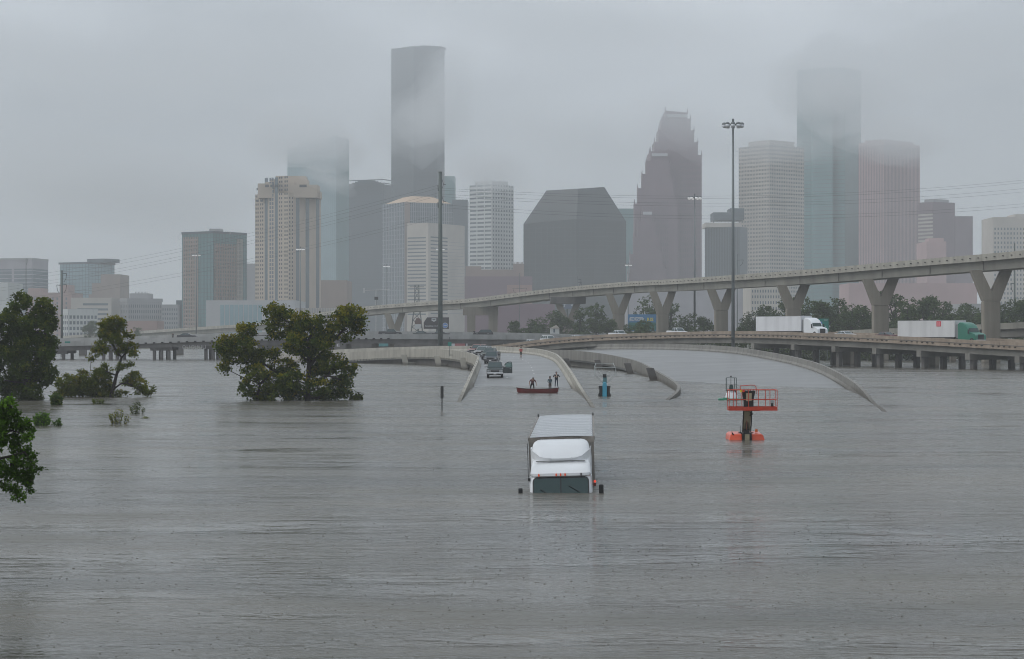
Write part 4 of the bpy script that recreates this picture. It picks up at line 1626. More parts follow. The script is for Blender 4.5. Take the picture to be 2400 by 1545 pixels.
# ------------------------------------------------------------------ the two trucks on the viaduct (built along +x = driving direction)
def semi_truck(name, label, loc, rz, cabcol, trailcol, sign=False):
    rt = thing(name, label, 'truck', loc, rz, 'semi trucks on the low viaduct')
    mcab = mat('paint_cab_' + name, cabcol, 0.3, coat=0.3, var=0.1, vscale=0.6)
    mtr = mat('trailer_skin_' + name, trailcol, 0.5, var=0.35, vscale=0.35, streak=0.25, dark=tuple(c * 0.8 for c in trailcol))
    L = 16.0
    o = MB().box(-L, 0, -1.3, 1.3, 1.15, 4.12).build('trailer_box', mtr, rt)
    MB().box(-L - 0.02, 0.02, -1.33, 1.33, 4.10, 4.17).build('roof_rail', m_chrome, rt)
    MB().box(-L, 0.01, -1.32, 1.32, 1.02, 1.16).build('bottom_rail', m_black, rt)
    mb = MB()
    for i in range(1, 12):
        for s in (-1, 1):
            mb.cbox((-L + i * L / 12, s * 1.305, 2.65), (0.03, 0.02, 2.9))
    mb.build('panel_seam', mtr, rt)['kind'] = 'stuff'
    MB().box(-2.9, -0.4, -1.2, 1.2, 0.55, 1.0).build('landing_gear', m_black, rt)
    # tractor: sleeper, cab, hood from side profile
    prof = [(0.75, 0.55), (0.75, 3.55), (1.1, 3.80), (2.0, 3.75), (2.9, 3.35), (3.35, 2.75), (3.75, 2.05), (5.1, 1.75), (5.45, 1.45), (5.5, 0.5), (4.9, 0.45), (3.6, 0.5)]
    mb = MB()
    rings = []
    for (y, k) in ((-1.2, 0.93), (-1.05, 0.985), (-0.7, 1.0), (0.7, 1.0), (1.05, 0.985), (1.2, 0.93)):
        rings.append([(lerp(2.6, x, 0.97 + 0.03 * k), y, lerp(1.5, z, k)) for x, z in prof])
    mb.loft(rings)
    mb.build('cab', mcab, rt, True, 30)
    mb = MB()
    mb.loft([[(3.37, y, 2.72), (3.73, y, 2.10)][i] for i in (0, 1)] and [[(3.30, -0.95, 2.72), (3.30, 0.95, 2.72), (3.45, 0.95, 2.74), (3.45, -0.95, 2.74)],
                                                                     [(3.72, -1.02, 2.08), (3.72, 1.02, 2.08), (3.80, 1.02, 2.10), (3.80, -1.02, 2.10)]])
    mb.build('windshield', m_wind, rt)
    for s in (-1, 1):
        MB().prism([(2.35, 2.0), (3.45, 2.0), (3.15, 2.68), (2.35, 2.68)], s * 1.165 - 0.03, s * 1.165 + 0.03).build('door_window', m_wind, rt)
        MB().prism([(1.1, 2.5), (1.6, 2.5), (1.6, 3.0), (1.1, 3.0)], s * 1.16 - 0.03, s * 1.16 + 0.03).build('sleeper_window', m_wind, rt)
        MB().box(3.75, 3.92, s * 1.42 - 0.12, s * 1.42 + 0.12, 1.75, 2.5).build('mirror', m_black, rt)
        MB().cyl((5.28, s * 0.95, 1.25), 0.17, 0.14, 10, 'x').build('headlight', mat('headlight_lens', (0.40, 0.42, 0.43), 0.1), rt)
        MB().prism([(3.9, 0.6), (5.2, 0.6), (5.1, 1.2), (4.7, 1.5), (4.2, 1.4)], s * 1.17 - 0.05, s * 1.17 + 0.05).build('fender', mcab, rt)
    o = MB().box(5.42, 5.56, -0.62, 0.62, 0.75, 1.62).build('grille', m_black, rt)
    MB().box(5.4, 5.62, -1.15, 1.15, 0.35, 0.72).build('bumper', m_chrome, rt)
    MB().box(0.05, 0.8, -1.0, 1.0, 0.9, 3.4).build('gap_shadow_panel', mat('gap_shadow_grey', (0.22, 0.22, 0.23), 0.6), rt)  # grey panel standing in for the shade in the gap behind the cab
    tyre = MB().cyl((0, 0, 0), 0.52, 0.3, 18, 'y').mesh('tyre', m_rub)
    rim = MB().cyl((0, 0, 0), 0.29, 0.32, 12, 'y').mesh('rim', m_chrome)
    for x in (4.5, 0.4, -0.9, -13.2, -14.6):
        for s in (-1, 1):
            w = put('wheel', tyre, rt)
            w.location = (x, s * 1.1, 0.52)
            put('rim', rim, w)
    if sign:
        MB().box(-4.95, -3.75, -1.34, -1.30, 3.05, 4.0).build('red_panel', mat('decal_red', (0.55, 0.03, 0.05), 0.5), rt)
        MB().box(-4.62, -4.42, -1.352, -1.34, 3.12, 3.9).build('panel_mark', mat('decal_pink', (0.75, 0.35, 0.38), 0.5), rt)
        MB().box(-4.28, -4.08, -1.352, -1.34, 3.12, 3.9).build('panel_mark', MATS['decal_pink'], rt)
    return rt


def via_at(px, fr=0.45):
    best = min(range(len(VN)), key=lambda i: abs(1200 + VN[i].x / VN[i].y * 5000 - px))
    p = VN[best].lerp(VF[best], fr)
    return Vector((p.x, p.y, p.z - 0.98))


dirv = math.atan2(VDIR.y, VDIR.x)
semi_truck('white_semi_truck', 'all white semi truck driving on the viaduct, left of the two', via_at(1846), dirv, (0.78, 0.80, 0.82), (0.74, 0.75, 0.77))
semi_truck('green_semi_truck', 'semi truck with green cab and white trailer bearing a red panel', via_at(2196), dirv + 0.02, (0.012, 0.16, 0.105), (0.66, 0.66, 0.66), True)


# ------------------------------------------------------------------ cars and pickups (built facing -y, origin on the road)
def car(name, label, kind, col, loc, rz=0.0, group=None, pitch=0.0, door_open=False, scale=1.0, extra=None, matname=None):
    rt = thing(name, label, {'pickup': 'pickup', 'suv': 'suv', 'sedan': 'car'}[kind], loc, group=group, rot=(pitch, 0, rz))
    rt.scale = (scale,) * 3
    mp = mat(matname or 'paint_%d_%d_%d' % tuple(int(c * 255) for c in col), col, 0.3, coat=0.4, var=0.1, vscale=0.9)
    mg = mat('car_glass', (0.035, 0.060, 0.062), 0.08, spec=0.7)
    W, L, H = {'pickup': (2.0, 5.8, 1.92), 'suv': (1.98, 5.1, 1.88), 'sedan': (1.82, 4.8, 1.45)}[kind]
    hood, belt, sill = {'pickup': (1.12, 1.22, 0.45), 'suv': (1.08, 1.18, 0.42), 'sedan': (0.88, 0.95, 0.28)}[kind]
    c0, c1, c2, c3 = {'pickup': (1.35, 1.95, 3.55, 3.75), 'suv': (1.25, 1.95, 4.5, 4.95), 'sedan': (1.25, 2.05, 3.4, 4.2)}[kind]   # windshield base/top, rear top/base
    wr = {'pickup': 0.40, 'suv': 0.39, 'sedan': 0.33}[kind]
    ax = (0.95, L - 1.25)

    def arch(y):
        return [(y - wr - 0.10, sill), (y - wr * 0.75, sill + wr * 0.95), (y, sill + wr * 1.22), (y + wr * 0.75, sill + wr * 0.95), (y + wr + 0.10, sill)]
    prof = [(0.0, sill + 0.05), (0.0, hood - 0.20), (0.12, hood - 0.04), (0.45, hood)]
    prof += [(c0, belt), (c3, belt)]
    if kind == 'pickup':
        prof += [(c3 + 0.02, belt), (L - 0.05, belt + 0.02), (L, belt - 0.1), (L, sill + 0.1)]
    elif kind == 'suv':
        prof += [(L - 0.03, belt), (L, sill + 0.1)]
    else:
        prof += [(L - 0.1, belt + 0.03), (L, belt - 0.15), (L, sill + 0.1)]
    prof += list(reversed(arch(ax[1]))) + list(reversed(arch(ax[0])))
    mb = MB()
    rings = []
    for (x, k) in ((-0.5, 0.94), (-0.485, 0.975), (-0.44, 1.0), (0.44, 1.0), (0.485, 0.975), (0.5, 0.94)):
        rings.append([(x * W, lerp(L / 2, y, 0.985 + 0.015 * k), lerp(0.8, z, k)) for y, z in prof])
    mb.loft(rings)
    mb.build('body', mp, rt, True, 32)
    # cabin with tumblehome
    wb, wt_ = W * 0.47, W * 0.385
    mb = MB()
    lo = [(-wb, c0, belt - 0.02), (wb, c0, belt - 0.02), (wb, c3, belt - 0.02), (-wb, c3, belt - 0.02)]
    mid = [(-wt_, c1, H - 0.06), (wt_, c1, H - 0.06), (wt_, c2, H - 0.06), (-wt_, c2, H - 0.06)]
    hi = [(-wt_ * 0.92, c1 + 0.12, H), (wt_ * 0.92, c1 + 0.12, H), (wt_ * 0.92, c2 - 0.1, H), (-wt_ * 0.92, c2 - 0.1, H)]
    mb.loft([lo, mid, hi])
    mb.build('cabin', mp, rt, True, 25)

    def pane(name, quad, push):
        v = [Vector(q) for q in quad]
        c = sum(v, Vector()) / 4
        v = [c + (q - c) * 0.90 for q in v]
        n = (v[1] - v[0]).cross(v[3] - v[0]).normalized()
        if n.dot(Vector(push)) < 0:
            n = -n
        m2 = MB()
        m2.add([q + n * 0.012 for q in v] + [q - n * 0.05 for q in v], [(0, 1, 2, 3), (7, 6, 5, 4), (0, 4, 5, 1), (1, 5, 6, 2), (2, 6, 7, 3), (3, 7, 4, 0)])
        return m2.build(name, mg, rt)
    pane('windshield', (lo[0], lo[1], mid[1], mid[0]), (0, -1, 0.3))
    pane('rear_window', (lo[2], lo[3], mid[3], mid[2]), (0, 1, 0.3))
    nwin = 2 if kind != 'suv' else 3
    for s, (a, b_, c_, d_) in ((-1, (lo[3], lo[0], mid[0], mid[3])), (1, (lo[2], lo[1], mid[1], mid[2]))):
        for k in range(nwin):
            t0, t1 = k / nwin, (k + 1) / nwin
            A, B = Vector(a), Vector(b_)
            Cc, Dd = Vector(c_), Vector(d_)
            pane('side_window', (A.lerp(B, t0), A.lerp(B, t1), Dd.lerp(Cc, t1), Dd.lerp(Cc, t0)), (s, 0, 0.2))
    if kind == 'pickup':
        MB().box(-W * 0.42, W * 0.42, c3 + 0.12, L - 0.12, belt - 0.05, belt + 0.012).build('bed_floor', m_black, rt)
        for s in (-1, 1):
            MB().box(s * W * 0.46 - 0.05, s * W * 0.46 + 0.05, c3 + 0.05, L - 0.06, belt - 0.02, belt + 0.10).build('bed_rail', mp, rt)
        MB().box(-W * 0.46, W * 0.46, L - 0.10, L - 0.02, belt - 0.02, belt + 0.10).build('tailgate', mp, rt)
    gz = hood - 0.42
    bm_ = m_chrome if kind != 'sedan' else mp
    MB().box(-W * 0.29, W * 0.29, -0.035, 0.03, gz - 0.02, gz + 0.28).build('grille_frame', bm_, rt)
    MB().box(-W * 0.26, W * 0.26, -0.05, -0.02, gz + 0.02, gz + 0.24).build('grille', m_black, rt)
    for s in (-1, 1):
        MB().box(s * W * 0.395 - 0.14, s * W * 0.395 + 0.14, -0.03, 0.05, gz + 0.07, gz + 0.25).build('headlight', mat('headlight_lens', (0.40, 0.42, 0.43), 0.1), rt)
        MB().box(s * W * 0.43 - 0.1, s * W * 0.43 + 0.1, L - 0.05, L + 0.02, belt - 0.5, belt - 0.12).build('tail_light', mat('tail_lens', (0.35, 0.02, 0.02), 0.2), rt)
        o = MB().box(s * (W * 0.5 + 0.13) - 0.13, s * (W * 0.5 + 0.13) + 0.13, c0 + 0.30, c0 + 0.42, belt + 0.02, belt + 0.25).build('side_mirror', m_black if extra != 'chrome' else m_chrome, rt)
        bevel(o, 0.03, 1)
    o = MB().box(-W * 0.49, W * 0.49, -0.12, 0.10, sill + 0.02, sill + 0.26).build('bumper', m_chrome if kind == 'pickup' and extra == 'chrome' else mat('bumper_grey', (0.07, 0.07, 0.075), 0.45), rt)
    bevel(o, 0.04, 1)
    MB().box(-0.17, 0.17, -0.14, -0.10, sill + 0.0, sill + 0.15).build('licence_plate', mat('plate_white', (0.7, 0.7, 0.7), 0.5), rt)
    MB().box(-W * 0.48, W * 0.48, L - 0.05, L + 0.09, sill + 0.05, sill + 0.27).build('rear_bumper', MATS['bumper_grey'] if 'bumper_grey' in MATS else m_black, rt)
    MB().box(-W * 0.40, W * 0.40, 0.3, L - 0.3, sill - 0.12, sill + 0.25).build('underbody', m_black, rt)
    tyre = MB().tube([(-0.13, 0, 0), (-0.12, 0, 0), (0.12, 0, 0), (0.13, 0, 0)], [wr * 0.9, wr, wr, wr * 0.9], 18).mesh('tyre', m_rub)
    rim = MB().cyl((0, 0, 0), wr * 0.58, 0.27, 12, 'x').mesh('rim', m_chrome)
    for y in ax:
        for s in (-1, 1):
            w = put('wheel', tyre, rt)
            w.location = (s * (W * 0.5 - 0.15), y, wr)
            put('rim', rim, w)
    if door_open:
        # front left door swung out: the wide dark panel beside the truck
        d = MB()
        d.prism([(0, 0.0), (1.12, 0.0), (1.10, 0.72), (0, 0.72)], -0.05, 0.05)
        dd = d.build('open_door', mp, rt, False)
        dd.location = (W * 0.49, c0 + 0.45, sill + 0.08)
        dd.rotation_euler = (0, 0, math.radians(4))
        fr = MB()
        fr.tube([(0.03, 0, 0.72), (0.12, 0, 0.95), (0.36, 0, 1.24), (0.62, 0, 1.36), (0.98, 0, 1.38), (1.04, 0, 1.30), (1.09, 0, 0.72)], 0.045, 6)
        fr.build('window_frame', mp, dd)
        gp = MB()
        gp.prism([(0.08, 0.72), (1.06, 0.72), (1.00, 1.32), (0.62, 1.32), (0.36, 1.20), (0.14, 0.93)], -0.008, 0.008)
        gp.build('window_pane', glass('door_glass', (0.25, 0.36, 0.34), 0.05, 0.35), dd)
        MB().box(0.80, 0.98, -0.075, -0.05, 0.56, 0.60).build('door_handle', m_chrome, dd)
    return rt


def road_at(px, Y, A=CL, B=CR, h=HB):
    """point on a deck under image column px at distance Y"""
    X_ = (px - 1200) / 5000 * Y
    best, bd = None, 1e9
    for i in range(len(A) - 1):
        for k in range(41):
            p = A[i].lerp(B[i], k / 40)
            d = (p.x - X_) ** 2 + (p.y - Y) ** 2
            if d < bd:
                bd, best = d, p
    return Vector((X_, Y, best.z - h))


Q = 'vehicles queued on the ramp'
car('pickup_truck', 'dark pickup with its door swung open, first in the queue on the ramp', 'pickup', (0.035, 0.045, 0.045), road_at(1160, 272), 0.0, Q, 0.012, True, 1.06, 'chrome')
car('sport_utility', 'dark blue grey suv directly behind the pickup with the open door', 'suv', (0.05, 0.06, 0.075), road_at(1149, 330), -0.10, Q, 0.0, scale=1.04)
car('pickup_truck', 'dark green grey pickup third in the queue on the ramp', 'pickup', (0.055, 0.075, 0.07), road_at(1140, 357), -0.22, Q, scale=1.05)
car('sport_utility', 'silver suv with pale roof fourth in the queue on the ramp', 'suv', (0.30, 0.31, 0.32), road_at(1122, 384), -0.32, Q, scale=1.04)
car('sport_utility', 'maroon suv with pale roof, last in the queue on the ramp', 'suv', (0.22, 0.09, 0.08), road_at(1107, 407), -0.42, Q, scale=1.05)

VQ = 'vehicles on the viaduct'
vr = dirv + math.pi / 2


def on_via(name, label, kind, col, px, fr=0.4, extra=None):
    return car(name, label, kind, col, via_at(px, fr), vr, VQ, extra=extra)


on_via('white_car', 'white sedan on the viaduct just right of the white semi truck', 'sedan', (0.75, 0.76, 0.78), 1944, 0.5)
on_via('maroon_car', 'dark maroon car on the viaduct between the two semi trucks', 'sedan', (0.12, 0.03, 0.035), 2006, 0.75)
on_via('white_pickup', 'white pickup on the viaduct just right of the blue billboard', 'pickup', (0.75, 0.76, 0.78), 1566, 0.4)
on_via('white_pickup', 'white pickup on the viaduct below the second Y pier from the left', 'pickup', (0.75, 0.76, 0.78), 1428, 0.5)
on_via('silver_car', 'silver sedan on the viaduct below the left Y pier', 'sedan', (0.45, 0.47, 0.48), 1312, 0.6)
on_via('white_suv', 'white suv on the viaduct above the person in red', 'suv', (0.78, 0.79, 0.80), 1262, 0.4)
on_via('white_car', 'white sedan leading the line low on the viaduct beside the person in red', 'sedan', (0.62, 0.64, 0.65), 1222, 0.4)
on_via('grey_car', 'grey sedan at the back of the viaduct left of a white pickup', 'sedan', (0.20, 0.22, 0.24), 1388, 0.85)


def bri_at(px, fr):
    i = min(range(len(BN)), key=lambda k: abs(1200 + BN[k].x / BN[k].y * 5000 - px))
    p = BN[i].lerp(BF[i], fr)
    return Vector((p.x, p.y, p.z - 0.95))


BQ = 'vehicles stopped on the low bridge'
for (nm, lb, kd, cl_, px_, fr_, rz_) in (
        ('dark_pickup', 'dark pickup on the low bridge in front of the black billboard', 'pickup', (0.03, 0.03, 0.035), 990, 0.45, math.pi / 2),
        ('grey_car', 'grey sedan on the low bridge right of the steel pole', 'sedan', (0.09, 0.10, 0.10), 1050, 0.5, math.pi / 2),
        ('dark_car', 'dark car on the low bridge left of the black suv', 'sedan', (0.06, 0.06, 0.065), 1112, 0.5, math.pi / 2),
        ('black_suv', 'black suv on the low bridge beside a standing person', 'suv', (0.012, 0.012, 0.014), 1172, 0.5, -math.pi / 2),
        ('dark_car', 'low dark car on the low bridge right of the leaning tree', 'sedan', (0.05, 0.05, 0.055), 436, 0.6, math.pi / 2)):
    car(nm, lb, kd, cl_, bri_at(px_, fr_), rz_, BQ)
# ------------------------------------------------------------------ flooded boom lifts
m_or = mat('paint_orange', (0.72, 0.085, 0.022), 0.35, coat=0.3, var=0.25, vscale=2.0, dark=(0.5, 0.06, 0.02))
m_orr = mat('paint_red_orange', (0.56, 0.045, 0.014), 0.45, var=0.4, vscale=3.0, dark=(0.24, 0.04, 0.02))
m_boom = mat('boom_cream', (0.42, 0.36, 0.24), 0.5, var=0.5, vscale=2.0, dark=(0.22, 0.19, 0.13))
m_dk = mat('machine_black', (0.02, 0.019, 0.018), 0.6)
m_green = mat('paint_lift_green', (0.035, 0.22, 0.13), 0.4)
m_cyan = mat('paint_sky_blue', (0.06, 0.36, 0.50), 0.35, coat=0.3, var=0.3, vscale=1.5, dark=(0.05, 0.22, 0.36))
m_galv = mat('galvanised', (0.35, 0.37, 0.37), 0.4, metal=0.6)


def orange_lift():
    p = onwater(1748, 1030)
    rt = thing('orange_boom_lift', 'orange boom lift half under water, red basket raised toward the camera', 'boom lift', (p.x, p.y, 0))
    for s in (-1, 1):
        mb = MB()
        # hood: slopes in at the front edge, chamfered outer end
        x0, x1 = 0.28, 1.02
        mb.loft([[(s * x0, -0.65, -0.9), (s * x1, -0.65, -0.9), (s * x1, 1.3, -0.9), (s * x0, 1.3, -0.9)],
                 [(s * x0, -0.62, 0.0), (s * x1, -0.60, 0.0), (s * (x1 + 0.02), 1.3, 0.0), (s * x0, 1.3, 0.0)],
                 [(s * x0, -0.50, 0.26), (s * (x1 - 0.08), -0.48, 0.26), (s * (x1 - 0.02), 1.3, 0.30), (s * x0, 1.3, 0.30)],
                 [(s * x0, -0.38, 0.33), (s * (x1 - 0.16), -0.36, 0.33), (s * (x1 - 0.14), 1.25, 0.40), (s * x0, 1.25, 0.40)]])
        o = mb.build('engine_hood', m_or, rt)
        bevel(o, 0.03, 2)
        mb = MB()
        mb.box(s * 0.20 - 0.06, s * 0.20 + 0.06, -0.70, 0.9, -0.9, 0.40)
        mb.build('turret_plate', m_dk, rt)
        MB().tube([(s * 0.29, 0.2, 0.3), (s * 0.29, 0.2, 0.75)], 0.014, 5).build('guide_rod', m_dk, rt)
    o = MB().box(0.60, 0.74, 0.5, 0.64, 0.40, 0.56).build('beacon', mat('beacon_orange', (0.6, 0.16, 0.03), 0.3), rt)
    MB().prism([(-0.86, 0.40), (-0.80, 0.42), (-0.68, 0.20), (-0.76, 0.16)], -0.48, -0.36).build('exhaust_grille', m_dk, rt)
    for k in range(2):
        for s in (-1, 1):
            MB().box(s * 0.36 - 0.06, s * 0.36 + 0.06, -0.2 + k * 0.4, -0.12 + k * 0.4, 0.385, 0.41).build('latch', m_dk, rt)
    # boom: lower cream post, dark knuckle, upper mast to the basket
    MB().box(-0.13, 0.13, -0.72, -0.45, -0.9, 0.32).build('lower_boom', m_boom, rt)
    MB().box(-0.16, 0.16, -0.5, 0.1, 0.30, 0.62).build('knuckle', m_dk, rt)
    mb = MB()
    mb.loft([[(-0.20, -0.35, 0.5), (0.20, -0.35, 0.5), (0.20, 0.05, 0.5), (-0.20, 0.05, 0.5)], [(-0.22, -1.0, 1.72), (0.22, -1.0, 1.72), (0.22, -0.62, 1.72), (-0.22, -0.62, 1.72)]])
    mb.build('upper_boom', m_boom, rt)
    MB().box(-0.08, 0.08, -0.62, -0.50, 0.62, 1.05).build('lift_cylinder', m_dk, rt)
    MB().tube([(-0.03, -0.68, 0.6), (-0.03, -0.85, 1.12)], 0.035, 8).build('cylinder_rod', mat('rod_rust', (0.20, 0.09, 0.06), 0.5), rt)
    for s in (-1, 1):
        MB().tube([(s * 0.23, -0.45, 0.45), (s * 0.24, -0.75, 1.1), (s * 0.22, -0.95, 1.66)], 0.035, 6).build('hose', m_dk, rt)
    for dx in (0.12, 0.17, 0.22):
        MB().tube([(dx, -0.9, 1.68), (dx + 0.06, -0.98, 1.50), (dx + 0.02, -0.85, 1.38), (dx - 0.04, -0.72, 1.60)], 0.018, 5).build('hose', m_dk, rt)
    MB().box(-0.12, 0.70, -1.05, -0.55, 1.665, 1.70).build('rotator_arm', m_dk, rt)
    # basket
    zb, W0, W1, y0, y1 = 1.70, -1.10, 1.62, -1.45, -0.55
    o = MB().box(W0, W1, y0, y1, zb, zb + 0.03).build('platform_floor', m_dk, rt)
    mb = MB()
    for (a, b_, c_, d_) in ((W0, W1, y0 - 0.012, y0 + 0.012), (W0, W1, y1 - 0.012, y1 + 0.012), (W0 - 0.012, W0 + 0.012, y0, y1), (W1 - 0.012, W1 + 0.012, y0, y1)):
        mb = MB()
        mb.box(a, b_, c_, d_, zb + 0.0, zb + 0.22)
        mb.build('toe_board', m_orr, rt)
    rail = [(W0, y0), (W1, y0), (W1, y1), (W0, y1), (W0, y0)]
    for z in (zb + 0.62, zb + 1.17):
        for (a, b_) in zip(rail, rail[1:]):
            MB().tube([(a[0], a[1], z), (b_[0], b_[1], z)], 0.022, 6).build('rail', m_orr, rt)
    for x, y in [(W0, y0), (W0 + 0.25, y0), (W0 + 0.72, y0), (0.0, y0), (0.55, y0), (0.95, y0), (W1, y0), (W0, y1), (W1, y1), (W1 - 0.3, y1), (0.2, y1), (W0 + 0.5, y1)]:
        MB().tube([(x, y, zb), (x, y, zb + 1.17)], 0.022, 6).build('post', m_orr, rt)
    MB().tube([(-0.36, y1, zb + 1.1), (-0.38, y1, zb + 1.38), (-0.1, y1 - 0.02, zb + 1.40), (0.2, y1, zb + 1.43), (0.45, y1, zb + 1.42), (0.53, y1, zb + 1.30), (0.53, y1, zb + 0.9)], 0.026, 6).build('hoop', m_orr, rt)
    mb = MB()
    mb.loft([[(-0.2, y1 - 0.3, zb + 0.03), (0.35, y1 - 0.3, zb + 0.03), (0.35, y1 - 0.05, zb + 0.03), (-0.2, y1 - 0.05, zb + 0.03)],
             [(-0.2, y1 - 0.3, zb + 0.5), (0.35, y1 - 0.3, zb + 0.5), (0.35, y1 - 0.05, zb + 0.5), (-0.2, y1 - 0.05, zb + 0.5)]])
    mb.build('tool_tray', m_dk, rt)
    mb = MB()
    mb.loft([[(-0.2, y1 - 0.2, zb + 0.5), (0.35, y1 - 0.2, zb + 0.5), (0.35, y1, zb + 0.5), (-0.2, y1, zb + 0.5)],
             [(-0.3, y1 - 0.3, zb + 1.1), (0.45, y1 - 0.3, zb + 1.1), (0.45, y1, zb + 1.1), (-0.3, y1, zb + 1.1)]])
    mb.build('console', m_dk, rt)
    MB().box(-0.08, 0.24, y1 - 0.32, y1 - 0.27, zb + 0.52, zb + 0.98).build('console_panel', m_boom, rt)
    for k in range(7):
        MB().tube([(-0.18 + k * 0.09, y1 - 0.28, zb + 1.1), (-0.18 + k * 0.09, y1 - 0.30, zb + 1.2)], 0.015, 5).build('lever', m_dk, rt)
    MB().cyl((-0.36, y1 - 0.3, zb + 1.1), 0.085, 0.03, 10, 'y').build('tape_roll', mat('tape_yellow_glow', (0.75, 0.65, 0.03), 0.5, emit=((0.9, 0.8, 0.1), 0.05)), rt)  # faint glow added to the yellow tape, which is no lamp
    MB().cyl((-0.22, y1 - 0.34, zb + 1.1), 0.07, 0.03, 10, 'y').build('tape_roll', mat('tape_red', (0.75, 0.05, 0.03), 0.5), rt)
    MB().box(1.26, 1.40, y0 - 0.06, y0 + 0.02, zb + 0.24, zb + 0.58).build('manual_box', m_dk, rt)
    o = MB().cyl((1.33, y0 - 0.05, zb + 0.52), 0.10, 0.05, 10, 'y').build('horn', m_galv, rt)
    return rt


def green_lift():
    p = onwater(1708, 938)
    rt = thing('green_boom_lift', 'green boom lift with white dome mostly submerged behind the orange lift', 'boom lift', (p.x, p.y, 0))
    s = p.y / 5000.0           # metres per photo pixel here
    mb = MB()
    rings = []
    for (z, r) in ((-0.6, 0.62), (0.25, 0.60), (0.62, 0.50), (0.85, 0.30), (0.92, 0.08)):
        rings.append([(0.28 + r * math.cos(a), 0.2 + r * math.sin(a), z) for a in [k * math.pi / 8 for k in range(16)]])
    mb.loft(rings)
    mb.build('dome_hood', m_wpaint, rt, True, 50)
    o = MB().box(-0.95, 1.25, -0.45, 0.45, -0.1, 0.16).build('deck_tray', m_green, rt)
    bevel(o, 0.03, 1)
    MB().box(-0.55, -0.05, -0.4, -0.1, 0.16, 0.24).build('tray_box', m_green, rt)
    MB().box(-0.5, -0.25, -0.5, -0.44, -0.06, 0.03).build('decal', m_wpaint, rt)
    MB().box(-0.15, 0.9, -0.48, -0.44, -0.05, 0.12).build('grille', m_dk, rt)
    x0, x1, z0, z1 = -0.28, 0.68, 0.90, 2.05
    mc = mat('cage_dark', (0.03, 0.06, 0.055), 0.5)
    for (x, y) in ((x0, -0.3), (x0 + 0.13, 0.3), (x1 - 0.13, 0.3), (x1, -0.3)):
        MB().tube([(x, y, z0 - 0.1), (x, y, z1)], 0.028, 6).build('post', mc, rt)
    for z in (z1, (z0 + z1) / 2, z0):
        for a, b_ in (((x0, -0.3), (x1, -0.3)), ((x0, -0.3), (x0 + 0.13, 0.3)), ((x1, -0.3), (x1 - 0.13, 0.3)), ((x0 + 0.13, 0.3), (x1 - 0.13, 0.3))):
            if z == (z0 + z1) / 2 and a[1] == b_[1]:
                continue
            MB().tube([(a[0], a[1], z), (b_[0], b_[1], z)], 0.025, 6).build('rail', mc, rt)
    mb = MB()
    mb.loft([[(0.02, -0.28, 0.95), (0.40, -0.28, 0.95), (0.40, 0.0, 0.95), (0.02, 0.0, 0.95)], [(0.07, -0.26, 1.42), (0.35, -0.26, 1.42), (0.35, -0.05, 1.42), (0.07, -0.05, 1.42)]])
    mb.build('console', mc, rt)
    MB().tube([(0.18, -0.2, 1.4), (0.18, -0.2, 2.16)], 0.03, 6).build('mast', m_dk, rt)
    MB().cyl((0.18, -0.2, 2.2), 0.08, 0.09, 10).build('lamp', m_dk, rt)
    mb = MB()
    mb.tube([(0.74, 0.0, 0.2), (0.70, 0, 0.6), (0.55, 0, 0.88)], 0.06, 6)
    mb.build('boom_arm', m_dk, rt)
    return rt


